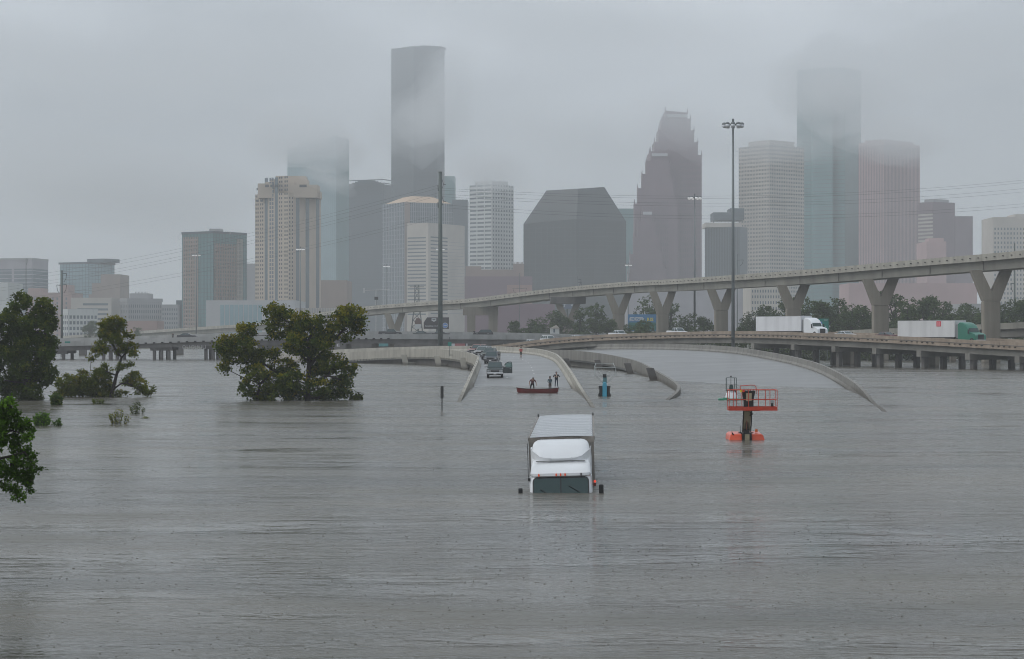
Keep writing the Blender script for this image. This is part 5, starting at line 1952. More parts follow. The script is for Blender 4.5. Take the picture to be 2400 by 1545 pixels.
def blue_lift():
    p = onwater(1417, 929)
    rt = thing('blue_boom_lift', 'sky blue lift with wide wire basket standing in water by the curved wall', 'boom lift', (p.x, p.y, 0))
    mb = MB()
    pts = [(-0.21, -0.6), (0.21, -0.6), (0.21, 1.15), (0.15, 1.36), (0.0, 1.42), (-0.15, 1.36), (-0.21, 1.15)]
    mb.prism(pts, -0.35, 0.1)
    o = mb.build('front_hood', m_cyan, rt, False)
    bevel(o, 0.05, 2)
    for s in (-1, 1):
        mb = MB()
        mb.prism([(s * 0.22, -0.6), (s * 0.60, -0.6), (s * 0.60, 0.20), (s * 0.50, 0.34), (s * 0.50, 0.72), (s * 0.56, 0.82), (s * 0.56, 1.02), (s * 0.22, 1.02)], -0.2, 0.8)
        mb.build('side_cowl', m_dk, rt)
        MB().box(s * 0.39 - 0.17, s * 0.39 + 0.17, -0.2, 0.8, 1.02, 1.06).build('top_plate', m_galv, rt)
    mb = MB()
    mb.loft([[(-0.2, -0.1, 1.3), (0.22, -0.1, 1.3), (0.22, 0.3, 1.3), (-0.2, 0.3, 1.3)], [(-0.10, -0.1, 2.0), (0.20, -0.1, 2.0), (0.20, 0.2, 2.0), (-0.10, 0.2, 2.0)]])
    mb.build('mast', mat('mast_teal', (0.10, 0.22, 0.24), 0.5), rt)
    MB().box(-0.17, 0.16, -0.2, 0.1, 1.85, 2.16).build('control_box', m_dk, rt)
    MB().tube([(0.10, 0, 2.1), (0.10, 0, 2.42), (0.32, 0, 2.42), (0.36, 0, 2.3)], 0.035, 6).build('handle', m_galv, rt)
    mw = mat('basket_wire', (0.42, 0.45, 0.44), 0.4, metal=0.5)
    X0, X1, y0, y1 = -1.02, 1.02, -0.6, 0.5
    for (z, a, b_) in ((2.78, X0, X1), (2.05, X0, X1)):
        pass
    MB().tube([(X0, y0, 2.80), (X1, y0, 2.80)], 0.028, 6).build('rail', mw, rt)
    MB().tube([(X0 + 0.2, y1, 3.2), (X1 - 0.1, y1, 3.2)], 0.02, 6).build('rail', mw, rt)
    for s, x in ((-1, X0), (1, X1)):
        MB().tube([(x, y0, 2.80), (x - s * 0.15, y1, 3.2)], 0.022, 6).build('rail', mw, rt)
        MB().tube([(x, y0, 3.0 if s < 0 else 2.9), (x, y0, 2.0)], 0.03, 6).build('post', mw, rt)
        MB().tube([(x - s * 0.18, y1, 2.3), (x - s * 0.18, y1, 3.4 if s > 0 else 3.2)], 0.022, 6).build('post', mw, rt)
        MB().tube([(x * 0.97, y0, 2.12), (s * 0.22, -0.1, 1.32)], 0.022, 6).build('stay', mw, rt)
        MB().tube([(x * 0.5, y1, 2.45), (s * 0.15, 0.1, 1.9)], 0.015, 5).build('stay', mw, rt)
    mb = MB()
    for k in range(1, 12):
        x = lerp(X0, X1, k / 12)
        mb.tube([(x, y0, 2.80), (x * 0.5, 0.0, 1.9)], 0.007, 4)
    mb.build('mesh_wire', mw, rt)['kind'] = 'stuff'
    MB().box(-0.55, 0.55, 0.0, 0.35, 1.95, 2.0).build('platform_floor', m_dk, rt)
    return rt


orange_lift()
green_lift()
blue_lift()

# ------------------------------------------------------------------ delineator post in the water
p = onwater(1036, 963)
rt = thing('marker_post', 'narrow roadside sign on a single post standing in the flood', 'sign', (p.x, p.y, 0))
MB().box(-0.045, 0.045, -0.03, 0.03, -2.0, 1.0).build('post', mat('post_steel', (0.06, 0.065, 0.065), 0.6), rt)
o = MB().box(-0.14, 0.14, -0.02, 0.02, 0.98, 1.95).build('sign_blade', mat('sign_grey_back', (0.25, 0.25, 0.24), 0.5, metal=0.3, var=0.5, vscale=4), rt)
bevel(o, 0.01, 1)
MB().box(-0.06, 0.06, -0.035, -0.02, 0.98, 1.95).build('sign_strip', mat('sign_dark_face', (0.03, 0.03, 0.03), 0.6), rt)

# ------------------------------------------------------------------ canoe
p = onwater(1260, 921)
can = thing('canoe', 'dark red canoe lying side-on at the water edge with two people', 'canoe', (p.x, p.y, 0.0), 0.02)
m_can = mat('canoe_red', (0.16, 0.020, 0.022), 0.45, var=0.5, vscale=1.5, dark=(0.10, 0.028, 0.018))
m_canin = mat('canoe_inside', (0.06, 0.03, 0.028), 0.7)
Lc = 4.4
mb = MB()
rings = []
nst = 25
for i in range(nst):
    t = i / (nst - 1)
    x = lerp(-Lc / 2, Lc / 2, t)
    e = abs(2 * t - 1)
    w = 0.44 * (1 - e ** 2.6) ** 0.75 + 0.012
    zt = 0.40 + 0.14 * e ** 3
    zb = -0.10 + 0.05 * e ** 6
    xt = x
    xb = x * (0.90 + 0.03 * (1 - e))
    rings.append([(xt, -w, zt), (lerp(xt, xb, .35), -w * 1.0, zt * 0.6), (lerp(xt, xb, .8), -w * 0.82, zb + 0.09), (xb, 0, zb), (lerp(xt, xb, .8), w * 0.82, zb + 0.09), (lerp(xt, xb, .35), w, zt * 0.6), (xt, w, zt),
                  (xt * .99, w * 0.93, zt), (xt * 0.95, w * 0.8, 0.06), (xt * 0.95, -w * 0.8, 0.06), (xt * .99, -w * 0.93, zt)])
mb.loft(rings)
mb.build('hull', m_can, can, True, 40)
for s in (-1, 1):
    pts = []
    for i in range(nst):
        t = i / (nst - 1)
        e = abs(2 * t - 1)
        pts.append((lerp(-Lc / 2, Lc / 2, t), s * (0.44 * (1 - e ** 2.6) ** 0.75 + 0.012), 0.41 + 0.14 * e ** 3))
    MB().tube(pts, 0.02, 5).build('gunwale', mat('gunwale_dark', (0.03, 0.025, 0.025), 0.5), can)
for x in (-1.3, 1.25):
    MB().box(x - 0.13, x + 0.13, -0.38, 0.38, 0.27, 0.30).build('seat', m_canin, can)
for x in (-0.3, 0.45):
    MB().box(x - 0.03, x + 0.03, -0.42, 0.42, 0.36, 0.40).build('thwart', m_canin, can)


# ------------------------------------------------------------------ people
def person(name, label, loc, J, mats, rz=0.0, hair=(0.03, 0.025, 0.02), hat=None, scale=1.0, extras=None):
    """one continuous skinned body; J overrides joint positions (x right of viewer, y away, z up, feet at 0, faces -y)"""
    D = dict(pelvis=(0, 0, 0.95), waist=(0, 0, 1.08), chest=(0, 0, 1.30), neck=(0, 0, 1.50), headb=(0, -0.01, 1.57), head=(0, -0.02, 1.66), top=(0, -0.01, 1.76),
             sl=(-0.20, 0, 1.43), el=(-0.27, 0.02, 1.13), hl=(-0.27, -0.05, 0.87), sr=(0.20, 0, 1.43), er=(0.27, 0.02, 1.13), hr=(0.27, -0.05, 0.87),
             pl=(-0.10, 0, 0.92), kl=(-0.11, -0.02, 0.50), al=(-0.12, 0.03, 0.09), tl=(-0.13, -0.14, 0.035), pr=(0.10, 0, 0.92), kr=(0.11, -0.02, 0.50), ar=(0.12, 0.03, 0.09), tr=(0.13, -0.14, 0.035))
    D.update(J)
    V, E, RAD, REG = [], [], [], []
    ids = {}

    def v(key, p, r, reg):
        ids[key] = len(V)
        V.append(Vector(p))
        RAD.append(r)
        REG.append(reg)
        return ids[key]

    v('pelvis', D['pelvis'], (0.165, 0.125), 'legs')
    v('waist', D['waist'], (0.155, 0.115), 'torso')
    v('chest', D['chest'], (0.185, 0.13), 'torso')
    v('neck', D['neck'], (0.062, 0.062), 'skin')
    v('headb', D['headb'], (0.075, 0.085), 'skin')
    v('head', D['head'], (0.085, 0.10), 'skin')
    v('top', D['top'], (0.06, 0.075), 'hair')
    for a, b_ in (('pelvis', 'waist'), ('waist', 'chest'), ('chest', 'neck'), ('neck', 'headb'), ('headb', 'head'), ('head', 'top')):
        E.append((ids[a], ids[b_]))
    for s in 'lr':
        S, El, H = Vector(D['s' + s]), Vector(D['e' + s]), Vector(D['h' + s])
        v('s' + s, S, (0.078, 0.078), 'torso')
        v('u' + s, S.lerp(El, 0.5), (0.060, 0.060), 'sleeve')
        v('e' + s, El, (0.046, 0.046), 'sleeve2')
        v('w' + s, El.lerp(H, 0.85), (0.031, 0.031), 'arm')
        v('h' + s, H, (0.040, 0.026), 'arm')
        d = (H - El).normalized()
        side = Vector((1 if s == 'r' else -1, 0, 0))
        side = (side - d * side.dot(d)).normalized()
        fw = d.cross(side).normalized()
        palm = H + d * 0.05
        v('p' + s, palm, (0.038, 0.018), 'arm')
        for a, b_ in (('chest', 's' + s), ('s' + s, 'u' + s), ('u' + s, 'e' + s), ('e' + s, 'w' + s), ('w' + s, 'h' + s), ('h' + s, 'p' + s)):
            E.append((ids[a], ids[b_]))
        for k, (off, ln) in enumerate(((-0.030, 0.066), (-0.010, 0.076), (0.010, 0.072), (0.030, 0.056))):
            f1 = v('f%s%d' % (s, k), palm + fw * off + d * 0.035, (0.0095, 0.0095), 'arm')
            f2 = v('g%s%d' % (s, k), palm + fw * off + d * ln - side * 0.018, (0.008, 0.008), 'arm')
            E.append((ids['p' + s], f1))
            E.append((f1, f2))
        t1 = v('t1' + s, H + fw * -0.045 + d * 0.03, (0.010, 0.010), 'arm')
        t2 = v('t2' + s, H + fw * -0.060 + d * 0.065, (0.009, 0.009), 'arm')
        E += [(ids['h' + s], t1), (t1, t2)]
        P, K, A, T = Vector(D['p' + s]), Vector(D['k' + s]), Vector(D['a' + s]), Vector(D['t' + s])
        v('P' + s, P, (0.10, 0.105), 'legs')
        v('th' + s, P.lerp(K, 0.5), (0.085, 0.085), 'legs')
        v('K' + s, K, (0.063, 0.063), 'knee')
        v('ca' + s, K.lerp(A, 0.35), (0.060, 0.060), 'shin')
        v('A' + s, A, (0.042, 0.042), 'shoe')
        v('T' + s, T, (0.042, 0.034), 'shoe')
        for a, b_ in (('pelvis', 'P' + s), ('P' + s, 'th' + s), ('th' + s, 'K' + s), ('K' + s, 'ca' + s), ('ca' + s, 'A' + s), ('A' + s, 'T' + s)):
            E.append((ids[a], ids[b_]))
    me = bpy.data.meshes.new(name)
    me.from_pydata(V, E, [])
    tmp = bpy.data.objects.new('tmp', me)
    COL.objects.link(tmp)
    sk = tmp.modifiers.new('skin', 'SKIN')
    sk.use_smooth_shade = True
    sk.branch_smoothing = 0.5
    for i, sv in enumerate(me.skin_vertices[0].data):
        sv.radius = RAD[i]
        sv.use_root = (i == 0)
    sb = tmp.modifiers.new('sub', 'SUBSURF')
    sb.levels = sb.render_levels = 1
    dg = bpy.context.evaluated_depsgraph_get()
    dg.update()
    bm_ = bpy.data.meshes.new_from_object(tmp.evaluated_get(dg))
    bpy.data.objects.remove(tmp)
    keys = list(dict.fromkeys(list(mats.values())))
    bm_.materials.clear()
    for k in keys:
        bm_.materials.append(k)
    reg_mat = [keys.index(mats.get(r_, mats['skin'])) for r_ in REG]
    for pgn in bm_.polygons:
        c = pgn.center
        j = min(range(len(V)), key=lambda q: (V[q] - c).length_squared)
        pgn.material_index = reg_mat[j]
        pgn.use_smooth = True
    rt = thing(name, label, 'person', loc, rz)
    rt.scale = (scale,) * 3
    body = put('body', bm_, rt)
    # face: nose, eyes, ears as small pieces; hair cap
    Hd = Vector(D['head'])
    msk = mats['skin']
    f = MB()
    f.tube([Hd + Vector((0, -0.085, 0.02)), Hd + Vector((0, -0.115, -0.025))], [0.010, 0.017], 6)
    f.build('nose', msk, rt)
    for s in (-1, 1):
        MB().cyl(Hd + Vector((s * 0.035, -0.085, 0.015)), 0.011, 0.03, 8, 'y').build('eye', mat('eye_dark', (0.02, 0.02, 0.02), 0.3), rt)
        MB().cyl(Hd + Vector((s * 0.088, 0.01, 0.0)), 0.026, 0.02, 8, 'x').build('ear', msk, rt)
    MB().box(Hd.x - 0.028, Hd.x + 0.028, Hd.y - 0.098, Hd.y - 0.08, Hd.z - 0.058, Hd.z - 0.046).build('mouth', mat('lip', (0.25, 0.10, 0.09), 0.6), rt)
    hc = MB()
    rings = []
    for (z, r) in ((-0.03, 0.098), (0.04, 0.104), (0.085, 0.088), (0.115, 0.05), (0.125, 0.012)):
        rings.append([(Hd.x + r * math.cos(a), Hd.y + 0.018 + r * 1.12 * math.sin(a) * (1 if math.sin(a) > -0.3 or z > 0.05 else 0.55), Hd.z + z) for a in [k * math.pi / 7 for k in range(14)]])
    hc.loft(rings)
    hc.build('hair', mat('hair_%s' % name, hair, 0.8), rt, True)
    if hat:
        hb = MB()
        rings = []
        for (z, r) in ((0.05, 0.112), (0.09, 0.112), (0.135, 0.09), (0.15, 0.02)):
            rings.append([(Hd.x + r * math.cos(a), Hd.y + r * 1.1 * math.sin(a), Hd.z + z) for a in [k * math.pi / 7 for k in range(14)]])
        hb.loft(rings)
        hb.box(Hd.x - 0.08, Hd.x + 0.08, Hd.y - 0.20, Hd.y - 0.05, Hd.z + 0.05, Hd.z + 0.065)
        hb.build('cap', hat, rt, True, 40)
    if extras:
        extras(rt, D)
    return rt


skA = mat('skin_tan', (0.36, 0.22, 0.16), 0.55)
skB = mat('skin_deep', (0.13, 0.075, 0.05), 0.5)
red = mat('shirt_red', (0.40, 0.02, 0.03), 0.8)
dkc = mat('cloth_black', (0.015, 0.016, 0.018), 0.9)
olive = mat('cloth_olive', (0.05, 0.05, 0.035), 0.9)
slate = mat('cloth_slate', (0.07, 0.11, 0.13), 0.85)
maroon = mat('cloth_maroon', (0.14, 0.05, 0.06), 0.85)
navy = mat('cloth_navy', (0.02, 0.03, 0.055), 0.85)
shoe = mat('shoe_black', (0.012, 0.012, 0.012), 0.6)


def wear(torso, legs, sleeve=None, arm=None, shin=None, skin=skA, hair=None):
    return {'torso': torso, 'legs': legs, 'sleeve': sleeve or torso, 'sleeve2': arm or sleeve or torso, 'arm': skin, 'knee': legs, 'shin': shin or skin, 'skin': skin, 'hair': skin, 'shoe': shoe}


rp = road_at(1221, 366)
person('person', 'person in red shirt and dark shorts walking away up the ramp', rp,
       dict(kl=(-0.10, -0.06, 0.50), al=(-0.11, 0.10, 0.10), tl=(-0.12, -0.06, 0.035), kr=(0.10, 0.05, 0.50), ar=(0.11, 0.02, 0.09), tr=(0.12, -0.14, 0.035), hl=(-0.25, 0.10, 0.98), hr=(0.25, 0.12, 1.0), el=(-0.29, -0.02, 1.17), er=(0.29, -0.02, 1.17)),
       wear(red, olive, arm=skA), math.pi, hair=(0.02, 0.016, 0.014), scale=1.03)


def bag(rt, D):
    o = MB().box(-0.17, 0.17, -0.22, -0.06, 1.02, 1.50).build('backpack', dkc, rt)
    bevel(o, 0.05, 2)


rp = road_at(1304, 243)
rp.z = max(rp.z, 0.0)


def jacket(rt, D):
    mb = MB()
    for s in (-1, 1):
        mb.loft([[(s * 0.05, -0.15, 1.44), (s * 0.16, -0.13, 1.44), (s * 0.16, -0.10, 1.44)], [(s * 0.07, -0.17, 0.93), (s * 0.20, -0.13, 0.93), (s * 0.2, -0.10, 0.93)]])
    mb.build('open_jacket', dkc, rt)
    MB().box(-0.05, 0.05, -0.165, -0.13, 1.12, 1.42).build('shirt_front', mat('shirt_pale', (0.55, 0.50, 0.46), 0.8), rt)


person('person', 'person in black jacket holding hands at the chest, standing on the ramp by the barrier', rp,
       dict(el=(-0.36, -0.05, 1.20), hl=(-0.08, -0.26, 1.22), er=(0.37, -0.05, 1.18), hr=(0.08, -0.26, 1.20), kl=(-0.12, -0.02, 0.50), kr=(0.13, -0.02, 0.50), al=(-0.14, 0.03, 0.09), ar=(0.16, 0.03, 0.09), tl=(-0.16, -0.13, 0.035), tr=(0.20, -0.13, 0.035)),
       wear(dkc, navy, shin=navy), 0.0, hair=(0.05, 0.04, 0.035), hat=mat('cap_grey', (0.25, 0.25, 0.25), 0.8), scale=1.02, extras=jacket)

cp = onwater(1260, 921)
# two people standing in the canoe
m1 = wear(maroon, dkc, arm=skA)


def pack(rt, D):
    o = MB().box(-0.15, 0.17, 0.02, 0.20, 1.05, 1.52).build('backpack', dkc, rt)
    bevel(o, 0.05, 2)


person('person', 'person in maroon shirt with black backpack leaning forward in the canoe', (cp.x - 0.55, cp.y, 0.07),
       dict(pelvis=(0.0, 0.02, 0.86), waist=(0.02, -0.04, 0.99), chest=(0.05, -0.16, 1.17), neck=(0.07, -0.27, 1.32), headb=(0.08, -0.31, 1.37), head=(0.09, -0.36, 1.43), top=(0.10, -0.39, 1.52),
            sl=(-0.16, -0.18, 1.28), el=(-0.30, -0.16, 1.02), hl=(-0.28, -0.22, 0.78), sr=(0.25, -0.18, 1.27), er=(0.40, -0.18, 1.00), hr=(0.42, -0.26, 0.74),
            pl=(-0.11, 0.02, 0.84), kl=(-0.18, -0.04, 0.46), al=(-0.22, 0.04, 0.09), tl=(-0.24, -0.10, 0.035), pr=(0.11, 0.02, 0.84), kr=(0.17, -0.04, 0.46), ar=(0.20, 0.04, 0.09), tr=(0.22, -0.10, 0.035)),
       m1, 0.0, hair=(0.06, 0.05, 0.05), hat=mat('cap_pale', (0.30, 0.30, 0.30), 0.8), scale=1.0,
       extras=lambda rt, D: bevel(MB().box(-0.12, 0.20, -0.10, 0.08, 1.02, 1.38).build('backpack', dkc, rt), 0.05, 2))
person('person', 'person in slate blue jacket standing at the right end of the canoe', (cp.x + 1.28, cp.y, 0.07),
       dict(hl=(-0.20, -0.14, 0.98), hr=(0.20, -0.12, 0.95), el=(-0.26, 0.02, 1.15), er=(0.26, 0.04, 1.13)),
       wear(slate, mat('cloth_brown', (0.07, 0.05, 0.045), 0.9), shin=MATS.get('cloth_brown'), skin=skB), 0.5, hair=(0.01, 0.01, 0.01), scale=0.93)
bp = bri_at(1191, 0.62)
person('person', 'dark clad person standing beside the black suv on the low bridge', bp, {}, wear(dkc, dkc, shin=dkc), 0.3, scale=1.0)
bp = bri_at(390, 0.5)
person('person', 'dark clad person standing on the low bridge left of the big tree', bp, {}, wear(dkc, dkc, shin=dkc), -0.3, scale=1.0)
# ------------------------------------------------------------------ trees and shrubs
def leaf_mat(name, col, rough=0.7):
    if name in MATS:
        return MATS[name]
    m = bpy.data.materials.new(name)
    m.use_nodes = True
    nt = m.node_tree
    N, L = nt.nodes, nt.links
    b_ = N['Principled BSDF']
    b_.inputs['Roughness'].default_value = rough
    b_.inputs['Specular IOR Level'].default_value = 0.08
    geo = N.new('ShaderNodeNewGeometry')
    n = N.new('ShaderNodeTexNoise')
    n.inputs['Scale'].default_value = 1.3
    n.inputs['Detail'].default_value = 2
    L.new(geo.outputs['Position'], n.inputs['Vector'])
    r = N.new('ShaderNodeValToRGB')
    r.color_ramp.elements[0].position = 0.32
    r.color_ramp.elements[1].position = 0.70
    r.color_ramp.elements[0].color = (*[c * 0.62 for c in col], 1)
    r.color_ramp.elements[1].color = (*[c * 1.25 for c in col], 1)
    L.new(n.outputs['Fac'], r.inputs['Fac'])
    L.new(r.outputs['Color'], b_.inputs['Base Color'])
    tr = N.new('ShaderNodeBsdfTranslucent')
    L.new(r.outputs['Color'], tr.inputs['Color'])
    mx = N.new('ShaderNodeMixShader')
    mx.inputs['Fac'].default_value = 0.30
    L.new(b_.outputs['BSDF'], mx.inputs[1])
    L.new(tr.outputs['BSDF'], mx.inputs[2])
    L.new(mx.outputs['Shader'], N['Material Output'].inputs['Surface'])
    MATS[name] = m
    return m


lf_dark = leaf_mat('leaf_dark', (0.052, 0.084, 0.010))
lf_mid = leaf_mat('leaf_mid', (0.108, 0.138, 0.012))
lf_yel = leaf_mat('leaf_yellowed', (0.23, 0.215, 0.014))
lf_fresh = leaf_mat('leaf_fresh', (0.11, 0.22, 0.02))
lf_fresh_d = leaf_mat('leaf_fresh_dark', (0.062, 0.125, 0.016))
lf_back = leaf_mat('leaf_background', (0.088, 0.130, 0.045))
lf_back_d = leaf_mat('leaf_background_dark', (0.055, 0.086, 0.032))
lf_under_shade = leaf_mat('leaf_undergrowth_shade', (0.026, 0.040, 0.016))  # extra dark leaf tone, standing in for the shade beneath the viaduct
bark = mat('bark', (0.035, 0.028, 0.022), 0.9, var=0.5, vscale=3)


class Leaves:
    def __init__(self, seed):
        self.v, self.f, self.mi = [], [], []
        self.r = random.Random(seed)

    def leaf(self, p, size, mi, droop=0.3):
        r = self.r
        d = Vector((r.gauss(0, 1), r.gauss(0, 1), r.gauss(-droop, 0.8))).normalized()
        s = d.cross(Vector((r.gauss(0, 1), r.gauss(0, 1), r.gauss(0, 1)))).normalized()
        L_ = size * r.uniform(0.7, 1.3)
        w = L_ * 0.34
        o = len(self.v)
        n = d.cross(s) * (L_ * 0.10)
        self.v += [tuple(p), tuple(p + d * L_ * 0.45 + s * w + n), tuple(p + d * L_), tuple(p + d * L_ * 0.45 - s * w + n)]
        self.f.append((o, o + 1, o + 2, o + 3))
        self.mi.append(mi)

    def clump(self, c, rad, n, size, pick, droop=0.3, flat=0.75):
        r = self.r
        for _ in range(n):
            q = Vector((r.gauss(0, 0.45), r.gauss(0, 0.45), r.gauss(0, 0.45 * flat)))
            self.leaf(c + q * rad, size, pick(c + q * rad), droop)

    def build(self, name, mats, parent):
        me = bpy.data.meshes.new(name)
        me.from_pydata(self.v, [], self.f)
        for m in mats:
            me.materials.append(m)
        me.polygons.foreach_set('material_index', self.mi)
        me.update()
        return put(name, me, parent)


def traced_tree(name, label, Y, blobs, base, stems, leafs, dens, mats, seed, depth=1.0, topz=None, clump_r=0.42, per=26, cat='tree', shift=1.0):
    """blobs: (px, py, rx_px, ry_px) foliage masses; each gets its own depth and thickness in metres"""
    b0 = at(base[0], base[1], Y)
    b0.z = 0.0
    rt = thing(name, label, cat, b0)
    r = random.Random(seed)
    lv = Leaves(seed + 1)
    s = Y / 5000.0
    zs = [at(b_[0], b_[1], Y).z for b_ in blobs]
    zlo, zhi = min(zs), max(zs)
    cents = []
    for k, (px, py, rx, ry) in enumerate(blobs):
        rx, ry = rx * 1.06, ry * 1.06
        dy = r.uniform(-1, 1) * depth
        c = at(px, py, Y) - b0 + Vector((0, dy, 0))
        cents.append((c, rx * s, ry * s))
        rd = max(rx, ry) * s * 0.9
        vol = rx * ry * s * s
        nc = max(3, int(vol * dens * 1.05))
        for _ in range(nc):
            # clumps crowd the outer shell of the mass
            while True:
                q = Vector((r.uniform(-1, 1), r.uniform(-1, 1), r.uniform(-1, 1)))
                if 0.02 < q.length < 1:
                    break
            q = q.normalized() * (q.length ** 0.55) * r.uniform(0.8, 1.04)
            cc = c + Vector((q.x * rx * s, q.y * rd, q.z * ry * s))
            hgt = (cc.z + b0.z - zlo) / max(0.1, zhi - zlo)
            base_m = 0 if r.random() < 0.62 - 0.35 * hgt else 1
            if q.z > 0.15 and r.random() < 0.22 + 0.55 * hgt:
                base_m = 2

            def pick(_p, bm=base_m):
                t = r.random()
                return bm if t < 0.75 else r.choice((0, 1, bm))
            lv.clump(cc, clump_r * r.uniform(0.6, 1.3), int(per * r.uniform(0.6, 1.3)), leafs, pick)
    lv.build('crown', mats, rt)
    # trunk and limbs
    tk = MB()
    joints = []
    for st in stems:
        pts = [at(px, py, Y) - b0 + Vector((0, o, 0)) for (px, py, rad, o) in st]
        tk.tube(pts, [q[2] for q in st], 7)
        joints += [(p, q[2]) for p, q in zip(pts, st)]
    tk.build('trunk', bark, rt, True)
    lm = MB()
    for (c, rx, ry) in cents:
        cand = sorted(joints, key=lambda j: (j[0] - c).length + (2.0 if j[0].z > c.z + 0.5 else 0))[:2]
        j = cand[0]
        if (j[0] - c).length < 0.3:
            continue
        mid = j[0].lerp(c, 0.5) + Vector((r.uniform(-.25, .25), r.uniform(-.2, .2), r.uniform(-0.1, .3))) * shift
        rr = min(j[1] * 0.6, 0.085)
        lm.tube([j[0], mid, c], [rr, rr * 0.65, 0.02], 5)
        for _ in range(3):
            e = c + Vector((r.uniform(-1, 1) * rx, r.uniform(-.6, .6) * rx, r.uniform(-1, 1) * ry))
            lm.tube([c.lerp(mid, 0.3), c.lerp(e, 0.6), e], [0.025, 0.018, 0.008], 4)
    lm.build('limb', bark, rt, True)['kind'] = 'stuff'
    return rt


def zb(blobs, ox, oy, sc_):
    return [(ox + x / sc_, oy + y / sc_, a / sc_, b_ / sc_) for (x, y, a, b_) in blobs]


big = zb([(560, 540, 150, 130), (480, 470, 100, 60), (300, 700, 130, 120), (500, 720, 190, 150), (270, 840, 90, 100), (250, 1000, 70, 100), (620, 900, 130, 130), (430, 860, 130, 90),
          (660, 1060, 150, 120), (560, 1240, 90, 110), (640, 1330, 90, 90), (920, 260, 140, 100), (1000, 350, 150, 110), (860, 420, 70, 110), (850, 590, 80, 70), (940, 540, 80, 60), (1080, 560, 100, 80),
          (1250, 400, 140, 110), (1200, 500, 180, 110), (1380, 480, 120, 110), (1300, 640, 260, 90), (1130, 740, 110, 100), (1480, 640, 140, 110), (1920, 330, 160, 130), (1800, 260, 90, 60), (1730, 440, 150, 120), (1980, 460, 100, 90),
          (1600, 540, 150, 110), (1500, 400, 70, 80), (1780, 610, 100, 60), (1960, 560, 60, 50), (1560, 690, 130, 90), (1400, 860, 170, 120), (1300, 780, 140, 90), (850, 830, 110, 80), (720, 840, 80, 100),
          (1000, 1000, 190, 120), (900, 1180, 220, 140), (1150, 1180, 240, 150), (1450, 1050, 150, 140), (1640, 920, 170, 130), (1780, 1010, 140, 130), (1850, 1150, 90, 110), (1480, 1250, 190, 120), (1700, 1240, 110, 110),
          (1620, 1370, 160, 60), (1300, 1370, 330, 70), (950, 1360, 260, 80), (720, 1390, 110, 50), (1820, 1330, 90, 60), (1970, 1380, 60, 40)], 480, 680, 5.5)
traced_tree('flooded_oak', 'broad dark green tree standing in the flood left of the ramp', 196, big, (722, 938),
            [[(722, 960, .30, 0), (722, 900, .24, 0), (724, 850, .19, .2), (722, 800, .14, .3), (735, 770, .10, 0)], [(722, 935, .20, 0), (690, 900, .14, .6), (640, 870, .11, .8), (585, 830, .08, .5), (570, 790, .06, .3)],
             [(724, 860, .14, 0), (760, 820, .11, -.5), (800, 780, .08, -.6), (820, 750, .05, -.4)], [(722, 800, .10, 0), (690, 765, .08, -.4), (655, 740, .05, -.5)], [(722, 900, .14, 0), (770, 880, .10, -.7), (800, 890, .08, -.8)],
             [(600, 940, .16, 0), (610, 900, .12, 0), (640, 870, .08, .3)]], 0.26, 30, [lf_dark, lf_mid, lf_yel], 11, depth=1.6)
tall = zb([(250, 80, 60, 50), (280, 130, 90, 70), (340, 190, 70, 60), (240, 200, 60, 50), (540, 190, 100, 80), (600, 300, 110, 130), (450, 330, 120, 110), (640, 430, 80, 120), (150, 290, 110, 80), (100, 420, 150, 130), (350, 450, 130, 120),
           (500, 520, 170, 140), (250, 560, 150, 130), (660, 700, 90, 110), (560, 680, 130, 130), (400, 740, 170, 150), (150, 650, 150, 130), (100, 840, 140, 130), (300, 880, 160, 120), (620, 830, 110, 90), (520, 900, 120, 110), (350, 1020, 200, 110),
           (620, 1050, 120, 110), (500, 1150, 150, 100), (250, 1160, 190, 120), (100, 1150, 100, 90), (100, 1290, 130, 90), (400, 1300, 160, 110), (430, 1390, 130, 50), (170, 1400, 110, 60), (-90, 500, 150, 200), (-90, 850, 150, 220), (-60, 1200, 120, 160)], 0, 680, 5.5)
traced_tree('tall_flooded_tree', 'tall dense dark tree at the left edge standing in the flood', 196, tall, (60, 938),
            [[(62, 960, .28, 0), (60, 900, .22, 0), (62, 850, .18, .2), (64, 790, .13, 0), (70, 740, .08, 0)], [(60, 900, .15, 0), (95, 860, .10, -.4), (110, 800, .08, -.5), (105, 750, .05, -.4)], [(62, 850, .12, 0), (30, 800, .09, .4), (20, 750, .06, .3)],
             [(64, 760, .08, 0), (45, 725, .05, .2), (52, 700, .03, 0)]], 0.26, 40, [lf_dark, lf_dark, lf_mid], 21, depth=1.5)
lean = zb([(1500, 375, 70, 40), (1560, 400, 60, 50), (1400, 440, 110, 70), (1330, 540, 80, 80), (1430, 580, 130, 80), (1640, 560, 70, 40), (1690, 600, 40, 25), (1500, 640, 110, 60), (1290, 700, 70, 70), (1240, 800, 70, 60), (1180, 870, 40, 35),
           (1330, 760, 60, 60), (1640, 740, 120, 70), (1560, 790, 100, 40), (1720, 820, 70, 40), (1640, 960, 70, 30), (1560, 980, 60, 40), (1350, 1040, 110, 70), (1280, 1130, 130, 90), (1100, 1180, 130, 90), (1030, 1090, 80, 50), (930, 1190, 120, 80),
           (800, 1250, 90, 70), (770, 1180, 50, 50), (1200, 1290, 220, 70), (950, 1310, 200, 60), (1720, 1120, 90, 60), (1780, 1210, 110, 70), (1880, 1290, 110, 50), (1620, 1180, 80, 60), (1830, 1330, 90, 30), (1390, 1220, 60, 90), (830, 1110, 50, 25), (1000, 1335, 210, 40), (1270, 1340, 220, 45), (800, 1340, 110, 40), (1150, 1230, 170, 80), (980, 1250, 150, 70), (1480, 1330, 140, 35), (1420, 520, 120, 90), (1540, 480, 80, 70)], 0, 680, 5.5)
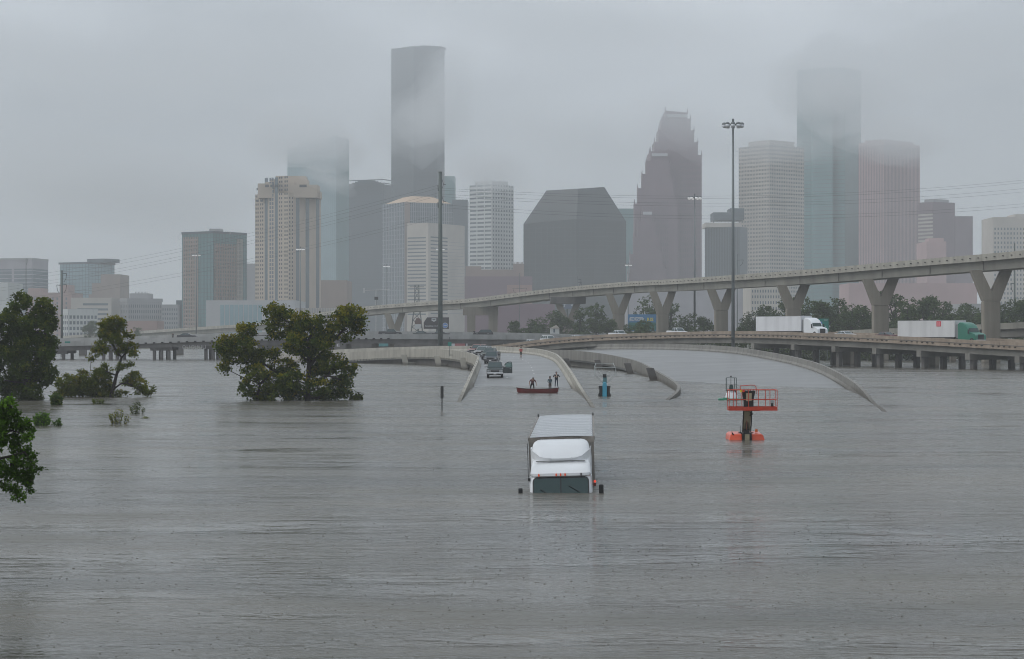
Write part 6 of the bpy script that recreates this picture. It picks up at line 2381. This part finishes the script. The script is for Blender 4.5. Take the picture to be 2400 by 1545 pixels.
traced_tree('leaning_flooded_tree', 'thin leaning tree with open crown and brushy base in the flood', 206, lean, (262, 930),
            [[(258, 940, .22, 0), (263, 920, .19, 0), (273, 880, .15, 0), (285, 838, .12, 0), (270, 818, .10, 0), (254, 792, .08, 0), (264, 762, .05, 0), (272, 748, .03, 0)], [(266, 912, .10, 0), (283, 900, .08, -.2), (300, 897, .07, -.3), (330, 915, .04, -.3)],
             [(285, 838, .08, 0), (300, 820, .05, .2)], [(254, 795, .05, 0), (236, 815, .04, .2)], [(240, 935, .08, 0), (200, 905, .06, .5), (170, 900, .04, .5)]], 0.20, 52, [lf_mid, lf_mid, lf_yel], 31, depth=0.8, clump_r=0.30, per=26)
near = zb([(110, 150, 70, 60), (60, 230, 90, 70), (170, 230, 90, 70), (140, 330, 130, 80), (310, 440, 60, 70), (220, 470, 110, 90), (60, 430, 80, 120), (390, 520, 35, 50), (370, 640, 60, 90), (200, 640, 100, 70), (60, 600, 80, 120), (200, 760, 90, 70),
           (300, 800, 70, 60), (440, 820, 30, 35), (250, 900, 100, 60), (390, 900, 50, 60), (490, 1000, 45, 28), (420, 960, 50, 50), (130, 960, 130, 80), (330, 1050, 110, 80), (60, 1060, 80, 90), (220, 1110, 130, 70), (400, 1160, 40, 50), (90, 1220, 90, 50),
           (200, 1240, 70, 50), (380, 1280, 40, 35), (320, 1200, 50, 50), (260, 1310, 60, 50), (200, 1380, 30, 40), (310, 1360, 30, 30), (-80, 500, 120, 300), (-80, 1000, 120, 220)], 0, 910, 5.31)
traced_tree('overhanging_tree', 'fresh green branches of a near tree reaching in at the left edge', 55, near, (-150, 1330),
            [[(-165, 1500, .16, 0), (-160, 1330, .14, 0), (-140, 1150, .11, 0), (-120, 1000, .08, 0), (-60, 930, .05, 0), (10, 945, .02, 0)], [(-140, 1150, .07, 0), (-60, 1090, .045, 0), (20, 1070, .03, -.1), (60, 1060, .014, -.1), (85, 1100, .008, 0)],
             [(-120, 1020, .05, 0), (-30, 1010, .035, .1), (30, 1010, .02, 0), (65, 1020, .010, 0)], [(-60, 1100, .035, 0), (0, 1130, .02, 0), (40, 1150, .012, 0), (48, 1180, .006, 0)]],
            0.085, 620, [lf_fresh_d, lf_fresh_d, lf_fresh], 41, depth=0.30, clump_r=0.10, per=12, shift=0.2)


def shrub(name, label, px, py, wpx, hpx, n, mats, seed, size=0.16, sparse=1.0, lean_=0.0):
    p = onwater(px, py)
    s = p.y / 5000.0
    rt = thing(name, label, 'shrub', p)
    r = random.Random(seed)
    lv = Leaves(seed)
    st = MB()
    for k in range(n):
        a = r.uniform(-1, 1)
        h = hpx * s * r.uniform(0.5, 1.0) * (1 - 0.4 * abs(a))
        x1 = a * wpx * s / 2 + lean_ * h
        tip = Vector((x1, r.uniform(-.3, .3), h))
        b_ = Vector((x1 * 0.4, r.uniform(-.15, .15), -0.4))
        mid = b_.lerp(tip, 0.55) + Vector((r.uniform(-.08, .08), 0, 0.05))
        st.tube([b_, mid, tip], [0.018, 0.012, 0.005], 4)
        m_ = int(16 * sparse)
        for j in range(m_):
            t = 0.30 + 0.70 * j / m_
            q = b_.lerp(mid, t * 2) if t < 0.5 else mid.lerp(tip, t * 2 - 1)
            if q.z < -0.05:
                continue
            for _ in range(3):
                lv.leaf(q + Vector((r.gauss(0, .05), r.gauss(0, .05), r.gauss(0, .05))), size, r.choice((0, 0, 1)), 0.0)
    st.build('stem', bark, rt)
    lv.build('foliage', mats, rt)
    return rt


shrub('flooded_shrub', 'leafy green shrub top in the water just right of the near branches', 98, 998, 42, 38, 30, [lf_fresh, lf_fresh_d], 51, 0.15)
shrub('flooded_shrub', 'small green sprig in the water leaning right of the leafy shrub', 131, 998, 16, 18, 7, [lf_fresh_d, lf_fresh], 52, 0.12, 1.0, 0.4)
shrub('flooded_shrub', 'sparse yellowish twiggy bush, nearest in open water on the left', 278, 994, 52, 44, 20, [lf_mid, lf_yel], 53, 0.10, 0.55)
shrub('flooded_shrub', 'sparse dark twiggy bush right of the yellowish one', 321, 971, 34, 38, 16, [lf_dark, lf_mid], 54, 0.10, 0.6)
shrub('flooded_shrub', 'bright green bush in the water below the tall left tree', 132, 950, 24, 34, 18, [lf_fresh_d, lf_mid], 55, 0.2)
shrub('flooded_shrub', 'low tuft of upright shoots in the water below the leaning tree', 228, 946, 32, 14, 14, [lf_mid, lf_mid], 56, 0.12, 0.7)
shrub('floating_debris', 'scrap of twigs floating right of the sparse bushes', 340, 981, 16, 5, 6, [lf_mid, lf_yel], 57, 0.10, 0.6)
shrub('flooded_shrub', 'small dark sprig at the right foot of the broad tree', 832, 937, 24, 12, 10, [lf_dark, lf_mid], 58, 0.2)

# ---- background trees along the freeway
variants = []
for vi in range(6):
    r = random.Random(100 + vi)
    lv = Leaves(200 + vi)
    rt = thing('freeway_tree', 'x', 'tree', (0, 0, -50), group='trees along the freeway')
    H = 10.0
    mb = MB()
    mb.tube([(0, 0, -2), (r.uniform(-.2, .2), 0, 2.5), (r.uniform(-.4, .4), 0, 5.5)], [0.32, 0.24, 0.12], 7)
    bl = []
    for k in range(r.randint(9, 13)):
        a = r.uniform(0, 6.28)
        zz = r.uniform(2.8, 9.0)
        rad = r.uniform(0.4, 3.0) * (1.0 - 0.45 * abs(zz - 5) / 5)
        bl.append((Vector((rad * math.cos(a), rad * math.sin(a), zz)), r.uniform(1.1, 1.9)))
    for (c, q) in bl:
        mb.tube([(0, 0, min(4.5, c.z * 0.6)), c.lerp(Vector((0, 0, c.z)), 0.4) - Vector((0, 0, 0.3)), c], [0.12, 0.08, 0.03], 5)
        for _ in range(26):
            while True:
                d = Vector((r.uniform(-1, 1), r.uniform(-1, 1), r.uniform(-1, 1)))
                if d.length < 1:
                    break
            d = d.normalized() * d.length ** 0.5
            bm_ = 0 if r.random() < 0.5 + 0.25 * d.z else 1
            lv.clump(c + Vector((d.x * q, d.y * q, d.z * q * 0.85)), 0.55, 11, 0.42, lambda p_, bm=bm_: bm if r.random() < 0.8 else 1 - bm)
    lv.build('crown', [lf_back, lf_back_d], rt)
    mb.build('trunk', bark, rt, True)
    variants.append(rt)
tree_map = {}
for c in COL.objects:
    if c.parent is not None:
        tree_map.setdefault(c.parent.name, []).append(c)
BT = [  # px, y of top, Y, label
    (1206, 752, 640, 'low green tree left of the little white house, first of the freeway row'), (1240, 746, 640, 'rounded tree just left of the little white house'), (1272, 742, 655, 'tree behind the little white house roof'),
    (1312, 728, 700, 'tree behind the leftmost Y pier'), (1360, 722, 660, 'open airy tree right of the leftmost Y pier'), (1396, 716, 670, 'tall airy tree midway between the first two Y piers'), (1428, 748, 640, 'low tree touching the second Y pier'),
    (1478, 757, 560, 'dark conical tree left of the blue billboard'), (1522, 692, 720, 'big pale tree rising behind the blue billboard'), (1508, 750, 548, 'dark bushy tree in front of the blue billboard'), (1572, 712, 700, 'pale tree right of the blue billboard behind the third Y pier'),
    (1608, 738, 600, 'tree left of the second light mast'), (1650, 742, 590, 'tree below the second light mast'), (1738, 740, 570, 'tree just right of the tall light mast'), (1768, 728, 585, 'tree above the white trailer tail'),
    (1808, 716, 600, 'dark tree above the white trailer'), (1848, 698, 640, 'tree seen between the arms of the fifth Y pier'), (1896, 704, 600, 'tree above the white truck cab'), (1934, 706, 575, 'leafy tree above the green road sign'),
    (1962, 694, 590, 'yellowish tree top right of the green road sign'), (1998, 712, 570, 'round tree left of the sixth Y pier'), (2032, 716, 575, 'tree touching the left side of the sixth Y pier'), (2098, 680, 600, 'tallest tree of the row right of the sixth Y pier'),
    (2128, 704, 560, 'tree above the middle of the green truck trailer'), (2170, 694, 585, 'dark broad tree above the red panel'), (2206, 702, 575, 'tree above the green cab'), (2248, 714, 600, 'pale tree left of the last Y pier'),
    (2276, 712, 640, 'feathery tree top beside the last Y pier'), (2296, 734, 560, 'low dark tree against the last Y pier'), (2358, 706, 560, 'dark tree right of the last Y pier'), (2396, 700, 570, 'dark tree at the right edge of the photo'),
    (2040, 744, 545, 'low bush like tree right of the dark car'), (1900, 748, 540, 'low bush like tree behind the white truck cab'),
    (212, 752, 1000, 'hazy green tree below the white grid office on the far bank'), (240, 756, 1010, 'hazy green tree right of its neighbour on the far bank'), (322, 768, 980, 'small hazy tree on the far bank beside the leaning tree top')]
for k, (px, yt, Y, lb) in enumerate(BT):
    src = variants[k % 6]
    p = at(px, yt, Y)
    gz = 1.4
    h = (p.z - gz)
    sx = max(h / 10.0, 0.55) * R.uniform(0.95, 1.15)
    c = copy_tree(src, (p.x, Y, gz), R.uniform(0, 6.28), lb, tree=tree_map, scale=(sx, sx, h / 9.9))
for v_ in variants:
    for c in kids(v_):
        bpy.data.objects.remove(c)
    bpy.data.objects.remove(v_)
# dark undergrowth beneath the viaduct and along the far bank: one uncountable mass, shade put into its leaf colour
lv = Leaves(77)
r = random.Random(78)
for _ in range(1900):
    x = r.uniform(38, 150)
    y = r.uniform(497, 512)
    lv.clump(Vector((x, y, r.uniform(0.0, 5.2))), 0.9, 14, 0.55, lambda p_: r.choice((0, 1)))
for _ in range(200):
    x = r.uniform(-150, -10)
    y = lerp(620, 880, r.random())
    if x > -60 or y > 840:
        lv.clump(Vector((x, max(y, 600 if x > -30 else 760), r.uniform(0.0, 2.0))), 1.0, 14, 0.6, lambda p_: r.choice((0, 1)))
o = lv.build('undergrowth', [lf_under_shade, lf_dark], None)
tag(o, 'undergrowth along the bank beneath the viaduct, leaf colour darkened for shade', kind='stuff')
# ------------------------------------------------------------------ light masts, poles, wires
m_mast = mat('mast_steel', (0.17, 0.19, 0.195), 0.5, metal=0.35, var=0.3, vscale=0.3)
m_polem = mat('pole_weathered', (0.115, 0.14, 0.135), 0.6, metal=0.2, var=0.5, vscale=0.25, streak=0.4)
m_lens = mat('lamp_lens', (0.75, 0.77, 0.8), 0.2)
m_lens_on = mat('lamp_lens_lit', (0.8, 0.82, 0.85), 0.2, emit=((1.0, 0.98, 0.95), 0.3))


def light_mast(px, ytop, Y, label, lit=False, n=10, zbase=-3.0, ring=1.72, rpole=0.36):
    t = at(px, ytop, Y)
    rt = thing('light_mast', label, 'light mast', (t.x, Y, 0), group='high mast lights')
    H = t.z
    MB().tube([(0, 0, zbase), (0, 0, H * 0.5), (0, 0, H)], [rpole, rpole * 0.78, rpole * 0.45], 12).build('pole', m_mast, rt, True)
    MB().tube([(0, 0, H - 1.0), (0, 0, H + 0.35)], 0.22, 8).build('head_frame', m_mast, rt)
    rr = MB()
    rr.tube([(ring * 0.62 * math.cos(a), ring * 0.62 * math.sin(a), H - 0.75) for a in [2 * math.pi * k / 16 for k in range(17)]], 0.07, 5)
    rr.build('ring', m_mast, rt)
    arm = MB()
    arm.tube([(0, 0, 0), (ring * 0.72, 0, 0), (ring * 0.80, 0, 0.14)], 0.06, 5)
    hood = MB()
    pts = [[(ring + rad * math.cos(a), rad * math.sin(a), z) for a in [2 * math.pi * k / 12 for k in range(12)]] for z, rad in ((0.34, 0.10), (0.26, 0.34), (0.04, 0.44), (-0.06, 0.44))]
    hood.loft(pts)
    ln = MB()
    ln.loft([[(ring + rad * math.cos(a), rad * math.sin(a), z) for a in [2 * math.pi * k / 12 for k in range(12)]] for z, rad in ((-0.05, 0.40), (-0.40, 0.40), (-0.60, 0.24))])
    am, hm, lm_ = arm.mesh('arm', m_mast), hood.mesh('lamp_hood', m_mast, True), ln.mesh('lamp_lens', m_lens_on if lit else m_lens, True)
    for k in range(n):
        a = 2 * math.pi * k / n + 0.2
        q = put('lamp_hood', hm, rt)
        q.location = (0, 0, H - 0.72)
        q.rotation_euler = (0, 0, a)
        put('arm', am, q)
        put('lens', lm_, q)
    return rt


light_mast(1718, 283, 401, 'tall light mast with a round crown of lamps in the right half')
light_mast(1628, 457, 618, 'second light mast, in front of the gabled tower', True, 8)
light_mast(460, 594, 1060, 'light mast in front of the brown hotel', True, 8, zbase=0)
light_mast(704, 580, 1000, 'light mast in front of the tan tower', True, 8, zbase=0)
light_mast(906, 621, 1250, 'faint light mast left of the cream banded building', True, 8, zbase=0)
light_mast(1032, 580, 1010, 'light mast whose lamps peek out behind the steel pole', True, 8, zbase=0)
light_mast(1473, 618, 1240, 'faint light mast at the right side of the black tower', True, 8, zbase=0)

p = at(1032, 404, 488)
rt = thing('steel_power_pole', 'thick grey steel power pole rising behind the ramp left of centre', 'power pole', (p.x, 488, 0))
MB().tube([(0, 0, -4), (0, 0, 20), (0, 0, p.z)], [0.60, 0.52, 0.40], 14).build('pole', m_polem, rt, True)
MB().cyl((0, 0, p.z + 0.05), 0.44, 0.16, 12).build('cap', m_polem, rt)
for yy in (432, 472):
    z = at(1032, yy, 488).z
    mb = MB()
    mb.tube([(0.35, -0.2, z + 1.2), (0.75, -0.2, z), (0.35, -0.2, z - 1.2)], 0.05, 5)
    mb.tube([(0.75, -0.2, z), (1.3, -0.2, z - 0.15)], 0.06, 5)
    mb.build('insulator', m_dk, rt)
    MB().tube([(-0.5, 0, z - 1.5), (-0.55, 0, z - 0.2)], 0.10, 6).build('bracket', m_polem, rt)


def arm_pole(px, ytop, Y, label, arms, rad=0.22, zb_=-3.0, name='power_pole'):
    t = at(px, ytop, Y)
    rt = thing(name, label, 'power pole', (t.x, Y, 0))
    MB().tube([(0, 0, zb_), (0, 0, t.z)], [rad, rad * 0.6], 8).build('pole', m_polem, rt, True)
    for (dx, yy) in arms:
        z = at(px, yy, Y).z
        d = dx * Y / 5000
        MB().tube([(0, 0, z), (d, 0, z + 0.1)], 0.11, 5).build('arm', m_polem, rt)
        MB().tube([(d, 0, z), (d * 0.85, 0, z - 1.6), (d * 0.45, 0, z - 2.4)], 0.08, 5).build('insulator', m_dk, rt)
    return rt


arm_pole(145, 634, 640, 'steel power pole with side arms in front of the pale teal office', [(11, 642), (-12, 669), (11, 668)], 0.42)
arm_pole(61, 606, 900, 'thin faint power pole above the tall left tree', [(3, 607)], 0.22, 0)
arm_pole(2378, 570, 620, 'steel pole with a short side arm at the right edge behind the flyover', [(-9, 665)], 0.34)
arm_pole(1728, 596, 900, 'short pole with an arm beside the tall light mast', [(14, 610)], 0.25, 0)
arm_pole(1354, 648, 900, 'thin pole rising over the flyover in front of the black tower', [(10, 662), (8, 656)], 0.2, 0)
arm_pole(1218, 640, 1000, 'thin pole with a low crossarm left of the black tower', [(16, 676), (-16, 676)], 0.2, 0)
arm_pole(2070, 732, 560, 'thin lamp post beside the sixth Y pier', [(3, 734)], 0.12)
p = at(1831, 715, 640)
# lattice tower
Y0 = 960
t = at(977, 668, Y0)
rt = thing('lattice_tower', 'steel lattice pylon with crossarms behind the flyover left of the steel pole', 'pylon', (t.x, Y0, 0))
mb = MB()
H = t.z
for sx in (-1, 1):
    for sy in (-1, 1):
        mb.tube([(sx * 3.4, sy * 3.4, 0), (sx * 1.0, sy * 1.0, H * 0.72), (sx * 0.9, sy * 0.9, H)], 0.16, 4)
for k in range(9):
    z0, z1 = H * k / 9, H * (k + 1) / 9
    w0, w1 = lerp(3.4, 0.9, min(1, k / 6.5)), lerp(3.4, 0.9, min(1, (k + 1) / 6.5))
    for sy in (-1, 1):
        mb.tube([(-w0, sy * w0, z0), (w1, sy * w1, z1)], 0.09, 4)
        mb.tube([(w0, sy * w0, z0), (-w1, sy * w1, z1)], 0.09, 4)
        mb.tube([(-w1, sy * w1, z1), (w1, sy * w1, z1)], 0.09, 4)
mb.build('lattice', m_polem, rt)
for z in (H * 0.62, H * 0.97):
    MB().tube([(-3.2, 0, z), (3.2, 0, z)], 0.16, 5).build('crossarm', m_polem, rt)
# tower crane jib seen as a thin white line
p = at(856, 681, 1200)
rt = thing('crane_jib', 'thin white horizontal crane jib in front of the dark tower base', 'crane', (p.x, 1200, 0))
MB().tube([(0, 0, p.z), (14, 0, p.z + 0.4)], 0.22, 5).build('jib', mat('crane_white', (0.4, 0.4, 0.4), 0.5), rt)
MB().box(-1.1, -0.3, -0.5, 0.5, p.z - 1.4, p.z + 1.4).build('counterweight', MATS['crane_white'], rt)
MB().tube([(6, 0, 0), (6, 0, p.z)], 0.25, 5).build('mast', MATS['crane_white'], rt)

m_wire = mat('wire', (0.05, 0.055, 0.06), 0.6)


def wire(a, b_, sag, label, rad=0.018):
    pts = []
    for k in range(25):
        t_ = k / 24
        q = a.lerp(b_, t_)
        pts.append(q - Vector((0, 0, sag * 4 * t_ * (1 - t_))))
    o = MB().tube(pts, rad, 4, cap=False).build('power_line', m_wire)
    tag(o, label, 'wire', 'overhead power lines')


for (ya, yb_, lab) in ((441, 416, 'topmost overhead wire running right from the steel power pole'), (446, 422, 'second overhead wire from the top, right of the steel power pole'),
                       (455, 436, 'third overhead wire from the top, right of the steel power pole'), (461, 444, 'fourth overhead wire from the top, right of the steel power pole'),
                       (480, 472, 'fifth overhead wire from the top, right of the steel power pole'), (487, 479, 'lowest overhead wire running right from the steel power pole')):
    wire(at(1036, ya, 488), at(2460, yb_, 560), 3.2, lab)
for (ya, yb_, lab) in ((434, 664, 'topmost overhead wire sloping down left from the steel power pole'), (441, 672, 'second overhead wire sloping down left from the steel power pole'),
                       (452, 683, 'third overhead wire sloping down left from the steel power pole'), (459, 690, 'fourth overhead wire sloping down left from the steel power pole'),
                       (503, 712, 'fifth overhead wire sloping down left from the steel power pole'), (510, 720, 'lowest overhead wire sloping down left from the steel power pole')):
    wire(at(1028, ya, 488), at(-60, yb_, 680), 2.4, lab)

# ------------------------------------------------------------------ billboards and signs
m_bbk = mat('billboard_black', (0.020, 0.018, 0.022), 0.5, var=0.3, vscale=0.4, dark=(0.05, 0.02, 0.025))
m_bbw = mat('billboard_white', (0.48, 0.50, 0.51), 0.5)
m_bbb = mat('billboard_royal', (0.10, 0.22, 0.50), 0.5)
m_bbs = mat('billboard_sky_blue', (0.06, 0.19, 0.36), 0.5, var=0.4, vscale=0.3, dark=(0.05, 0.15, 0.30))
m_bbt = mat('billboard_teal', (0.03, 0.14, 0.12), 0.5)
m_bby = mat('billboard_yellow', (0.65, 0.55, 0.06), 0.5)
Y0 = 720
s = Y0 / 5000
p = at(1024, 774, Y0)
rt = thing('billboard', 'black billboard with white shield logo and round blue badge behind the steel pole', 'billboard', (p.x, Y0, 0))
z0, z1 = at(0, 771, Y0).z, at(0, 744, Y0).z
xl, xr = (993 - 1024) * s, (1052 - 1024) * s
mb = MB()
mb.prism([(xl, z0), (xr, z0), (xr, z1), (xl + 8 * s, z1), (xl, z1 - 12 * s)], 0, 0.5)
mb.build('panel', m_bbk, rt)
sh = MB()
cx_, cz_ = (1017 - 1024) * s, at(0, 750, Y0).z
sh.prism([(cx_ - 0.8, cz_ + 0.55), (cx_ + 0.8, cz_ + 0.55), (cx_ + 0.8, cz_ - 0.25), (cx_, cz_ - 0.65), (cx_ - 0.8, cz_ - 0.25)], -0.05, 0.02)
sh.build('shield_logo', m_bbw, rt)
MB().box(cx_ - 0.5, cx_ + 0.5, -0.07, -0.05, cz_ - 0.05, cz_ + 0.2).build('logo_bar', m_bbk, rt)
letters('billboard_text', 'Sometimes', (xl + 0.55, -0.05, at(0, 765.5, Y0).z), 0.62, m_bbw, rt, bold=0.02)
letters('billboard_text', '|EatWell', (xl + 3.6, -0.05, at(0, 765.5, Y0).z), 0.62, m_bbw, rt)
MB().cyl(((1043.5 - 1024) * s, -0.04, at(0, 763, Y0).z), 0.95, 0.12, 24, 'y').build('round_badge', m_bbw, rt)
MB().cyl(((1043.5 - 1024) * s, -0.09, at(0, 763, Y0).z), 0.80, 0.10, 24, 'y').build('badge_face', m_bbb, rt)
MB().box((1043.5 - 1024) * s - 0.55, (1043.5 - 1024) * s + 0.55, -0.16, -0.13, at(0, 763, Y0).z - 0.15, at(0, 763, Y0).z + 0.15).build('badge_bar', m_bbw, rt)
MB().tube([(0, 0.6, 0), (0, 0.6, z0)], 0.3, 8).build('post', m_polem, rt)
p = at(980, 760, 725)
rt = thing('billboard', 'small brown and white poster board left of the black billboard', 'billboard', (p.x, 725, 0))
s = 725 / 5000
za, zb2, zc = at(0, 771, 725).z, at(0, 760, 725).z, at(0, 746, 725).z
MB().box(-8 * s, 6 * s, 0, 0.4, za, zb2).build('lower_panel', m_bbw, rt)
MB().prism([(-7 * s, zb2), (7 * s, zb2), (8 * s, zb2 + 0.8), (3 * s, zc), (-4 * s, zc), (-8 * s, zb2 + 0.8)], 0, 0.4).build('upper_panel', mat('poster_brown', (0.12, 0.07, 0.06), 0.6), rt)
MB().tube([(0, 0.5, 0), (0, 0.5, za)], 0.25, 8).build('post', m_polem, rt)
Y0 = 600
s = Y0 / 5000
p = at(1505, 760, Y0)
rt = thing('billboard', 'blue billboard with yellow and white lettering behind bushes between the Y piers', 'billboard', (p.x, Y0, 0))
z0, z1 = at(0, 776, Y0).z, at(0, 737, Y0).z
MB().box(-33 * s, 33 * s, 0, 0.5, z0, z1).build('panel', m_bbs, rt)
MB().box(-32 * s, 32 * s, -0.04, 0.0, z0 + 0.2, at(0, 756, Y0).z).build('lower_panel', m_bbt, rt)
letters('billboard_text', 'BURGER-', (-30 * s, -0.06, at(0, 752.5, Y0).z), 1.15, m_bbw, rt, bold=0.03)
letters('billboard_text', 'JUS', (11 * s, -0.06, at(0, 752.5, Y0).z), 1.3, m_bby, rt, bold=0.03)
MB().box(-29 * s, -18 * s, -0.05, 0.0, at(0, 745.4, Y0).z, at(0, 743.6, Y0).z).build('text_bar', m_bbw, rt)
MB().box(-16 * s, 2 * s, -0.05, 0.0, at(0, 745.4, Y0).z, at(0, 743.6, Y0).z).build('text_bar', m_bbw, rt)
MB().tube([(0, 0.7, 0), (0, 0.7, z0)], 0.3, 8).build('post', m_polem, rt)
Y0 = 900
s = Y0 / 5000
p = at(1330, 716, Y0)
rt = thing('billboard', 'grey blue billboard with white digits framed by the leftmost Y pier', 'billboard', (p.x, Y0, 0))
z0, z1 = at(0, 724, Y0).z, at(0, 707, Y0).z
MB().box(-20 * s, 24 * s, 0, 0.5, z0, z1).build('panel', mat('billboard_slate', (0.13, 0.16, 0.22), 0.5), rt)
letters('billboard_text', '53\'', (-16 * s, -0.06, at(0, 720, Y0).z), 2.0, m_bbw, rt, bold=0.03)
letters('billboard_text', '0', (8 * s, -0.06, at(0, 717.5, Y0).z), 1.6, m_bbw, rt, bold=0.03)
MB().tube([(0, 0.7, 0), (0, 0.7, z0)], 0.35, 8).build('post', m_polem, rt)
# green freeway sign behind the white cab
Y0 = 470
s = Y0 / 5000
p = at(1930, 765, Y0)
rt = thing('freeway_sign', 'green freeway sign with blue corner behind the white truck cab', 'sign', (p.x, Y0, 0))
m_sgn = mat('sign_green', (0.01, 0.20, 0.16), 0.45)
z0, z1, z2 = at(0, 778, Y0).z, at(0, 753, Y0).z, at(0, 747, Y0).z
MB().box(-12 * s, 12 * s, 0, 0.12, z0, z1).build('panel', m_sgn, rt)
MB().box(-12 * s, 12 * s, 0, 0.12, z1 + 0.05, z2).build('exit_tab', m_sgn, rt)
MB().box(-11 * s, -3 * s, -0.03, 0.0, z0 + 0.9, z1 - 0.1).build('blue_field', m_bbb, rt)
MB().box(-4.5 * s, -2.8 * s, -0.05, -0.03, z0 + 1.1, z1 - 0.6).build('sign_digit', m_bbw, rt)
MB().box(4 * s, 6 * s, -0.04, 0.0, z0 + 1.05, z0 + 1.2).build('sign_dash', m_bbw, rt)
letters('exit_text', 'EXIT', (1 * s, -0.04, z1 + 0.1), 0.42, m_bbw, rt)
for x in (-9 * s, 9 * s):
    MB().tube([(x, 0.2, 0.5), (x, 0.2, z2)], 0.12, 6).build('post', m_polem, rt)
# small green street signs
p = at(1054, 806, 396)
rt = thing('street_sign', 'small green street sign on a pole above the ramp parapet', 'sign', (p.x, 396, 0))
MB().tube([(0, 0, 2.0), (0, 0, at(0, 790, 396).z)], 0.06, 6).build('post', m_polem, rt)
MB().box(-0.35, 0.35, -0.1, -0.05, at(0, 811, 396).z, at(0, 802, 396).z).build('sign_panel', m_sgn, rt)
MB().box(0.0, 1.1, -0.7, -0.5, at(0, 833, 396).z, at(0, 831.5, 396).z).build('bracket_arm', m_dk, rt)
p = at(158, 801, 514.5)
rt = thing('bridge_name_sign', 'small green name sign fixed to the left end of the low bridge', 'sign', (p.x, 514.6, 0))
MB().box(-0.68, 0.68, 0, 0.06, at(0, 804.2, 514.5).z, at(0, 800.2, 514.5).z).build('sign_panel', m_sgn, rt)
# little white house and flat signboard near the flyover
Y0 = 630
s = Y0 / 5000
p = at(1301, 778, Y0)
rt = thing('small_house', 'little white gabled house behind the parapet beside the leftmost Y pier', 'house', (p.x, Y0, 0))
z0, ze, zr = 0.5, at(0, 770, Y0).z, at(0, 762, Y0).z
MB().box(-11 * s, 10 * s, 0, 6, z0, ze).build('wall', c_white, rt)
mb = MB()
mb.prism([(-12 * s, ze), (11 * s, ze), (3 * s, zr)], -0.3, 6.3)
mb.build('roof', c_cream, rt)
MB().box(-4 * s, 0, -0.06, 0.0, ze - 1.2, ze - 0.1).build('window', g_blue, rt)
# dark signboard on the flyover edge
p = at(882, 697, 838)
rt = thing('flyover_sign', 'small dark signboard on a post at the left end of the flyover', 'sign', (p.x, 838, p.z - 4.4))
MB().tube([(0, 0, -0.6), (0, 0, 4.6)], 0.07, 5).build('post', m_dk, rt)
MB().box(-0.75, 0.75, -0.06, 0.06, 3.4, 4.6).build('sign_panel', m_dk, rt)
# ------------------------------------------------------------------ the air: haze box and the low cloud the towers stand in
def volume_mat(name, density, col=(0.96, 0.982, 1.0), g=0.0):
    m = bpy.data.materials.new(name)
    m.use_nodes = True
    nt = m.node_tree
    nt.nodes.remove(nt.nodes['Principled BSDF'])
    pv = nt.nodes.new('ShaderNodeVolumePrincipled')
    pv.inputs['Color'].default_value = (*col, 1)
    pv.inputs['Density'].default_value = density
    pv.inputs['Anisotropy'].default_value = g
    nt.links.new(pv.outputs['Volume'], nt.nodes['Material Output'].inputs['Volume'])
    return m


haze = MB().box(-9000, 9000, -600, 15500, -7, 322).build('haze', volume_mat('haze_air', 0.00025))
tag(haze, 'pale grey rain haze filling the air over the flood and the city', kind='stuff')
low_cloud = MB().box(-8600, 8600, 900, 9000, 172, 420).build('low_cloud', volume_mat('cloud_air', 0.0006, g=0.5))
tag(low_cloud, 'low grey cloud layer swallowing the tops of the towers', kind='stuff')


# torn scud drifting across the tower tops: each bank is a few thin nested lobes of even density
def wisp(px, py, Y, wpx, hpx, dm, dens, tilt, seed):
    r = random.Random(seed)
    c = at(px, py, Y)
    s_ = Y / 5000.0
    for k, f in enumerate((1.0, 0.74, 0.48, 0.26)):
        mb = MB()
        rings = []
        off = Vector((r.uniform(0, 50), r.uniform(0, 50), r.uniform(0, 50)))
        for i in range(1, 12):
            th = math.pi * i / 12
            ring = []
            for j in range(20):
                ph = 2 * math.pi * j / 20
                d = Vector((math.sin(th) * math.cos(ph), math.sin(th) * math.sin(ph), math.cos(th)))
                q = f * (1 + 0.45 * mnoise.noise(d * 1.6 + off))
                ring.append((d.x * wpx * s_ * q, d.y * dm * q, d.z * hpx * s_ * q))
            rings.append(ring)
        mb.loft(rings)
        o = mb.build('cloud_scud', volume_mat('scud_air', dens, (0.99, 0.995, 1.0), 0.65), None)
        o.location = c
        o.rotation_euler = (0, tilt, 0)
        tag(o, 'torn scud of low cloud drifting across the tower tops', kind='stuff')


for k, a in enumerate(((1010, 275, 2080, 130, 95, 60, 0.0058, -0.5), (1050, 170, 2080, 90, 70, 50, 0.0036, -0.9), (705, 315, 2120, 150, 85, 75, 0.0075, 0.25), (1955, 205, 2080, 170, 120, 60, 0.0085, 0.15),
                       (1150, 400, 1900, 100, 52, 45, 0.0075, 0.0), (770, 420, 1420, 80, 30, 30, 0.0046, 0.3), (1590, 290, 1900, 120, 80, 45, 0.0026, 0.3), (1810, 345, 1900, 190, 50, 40, 0.0036, 0.0), (2090, 325, 2000, 150, 60, 45, 0.0065, 0.1),
                       (250, 430, 2600, 420, 110, 300, 0.0016, 0.1), (480, 150, 2700, 380, 90, 300, 0.0012, -0.15), (40, 120, 2600, 300, 80, 260, 0.0012, 0.2), (1350, 60, 2800, 420, 70, 320, 0.0010, 0.1), (2250, 120, 2800, 360, 90, 300, 0.0012, -0.1), (1400, 330, 2700, 260, 70, 200, 0.0010, 0.2))):
    wisp(*a, 300 + k)
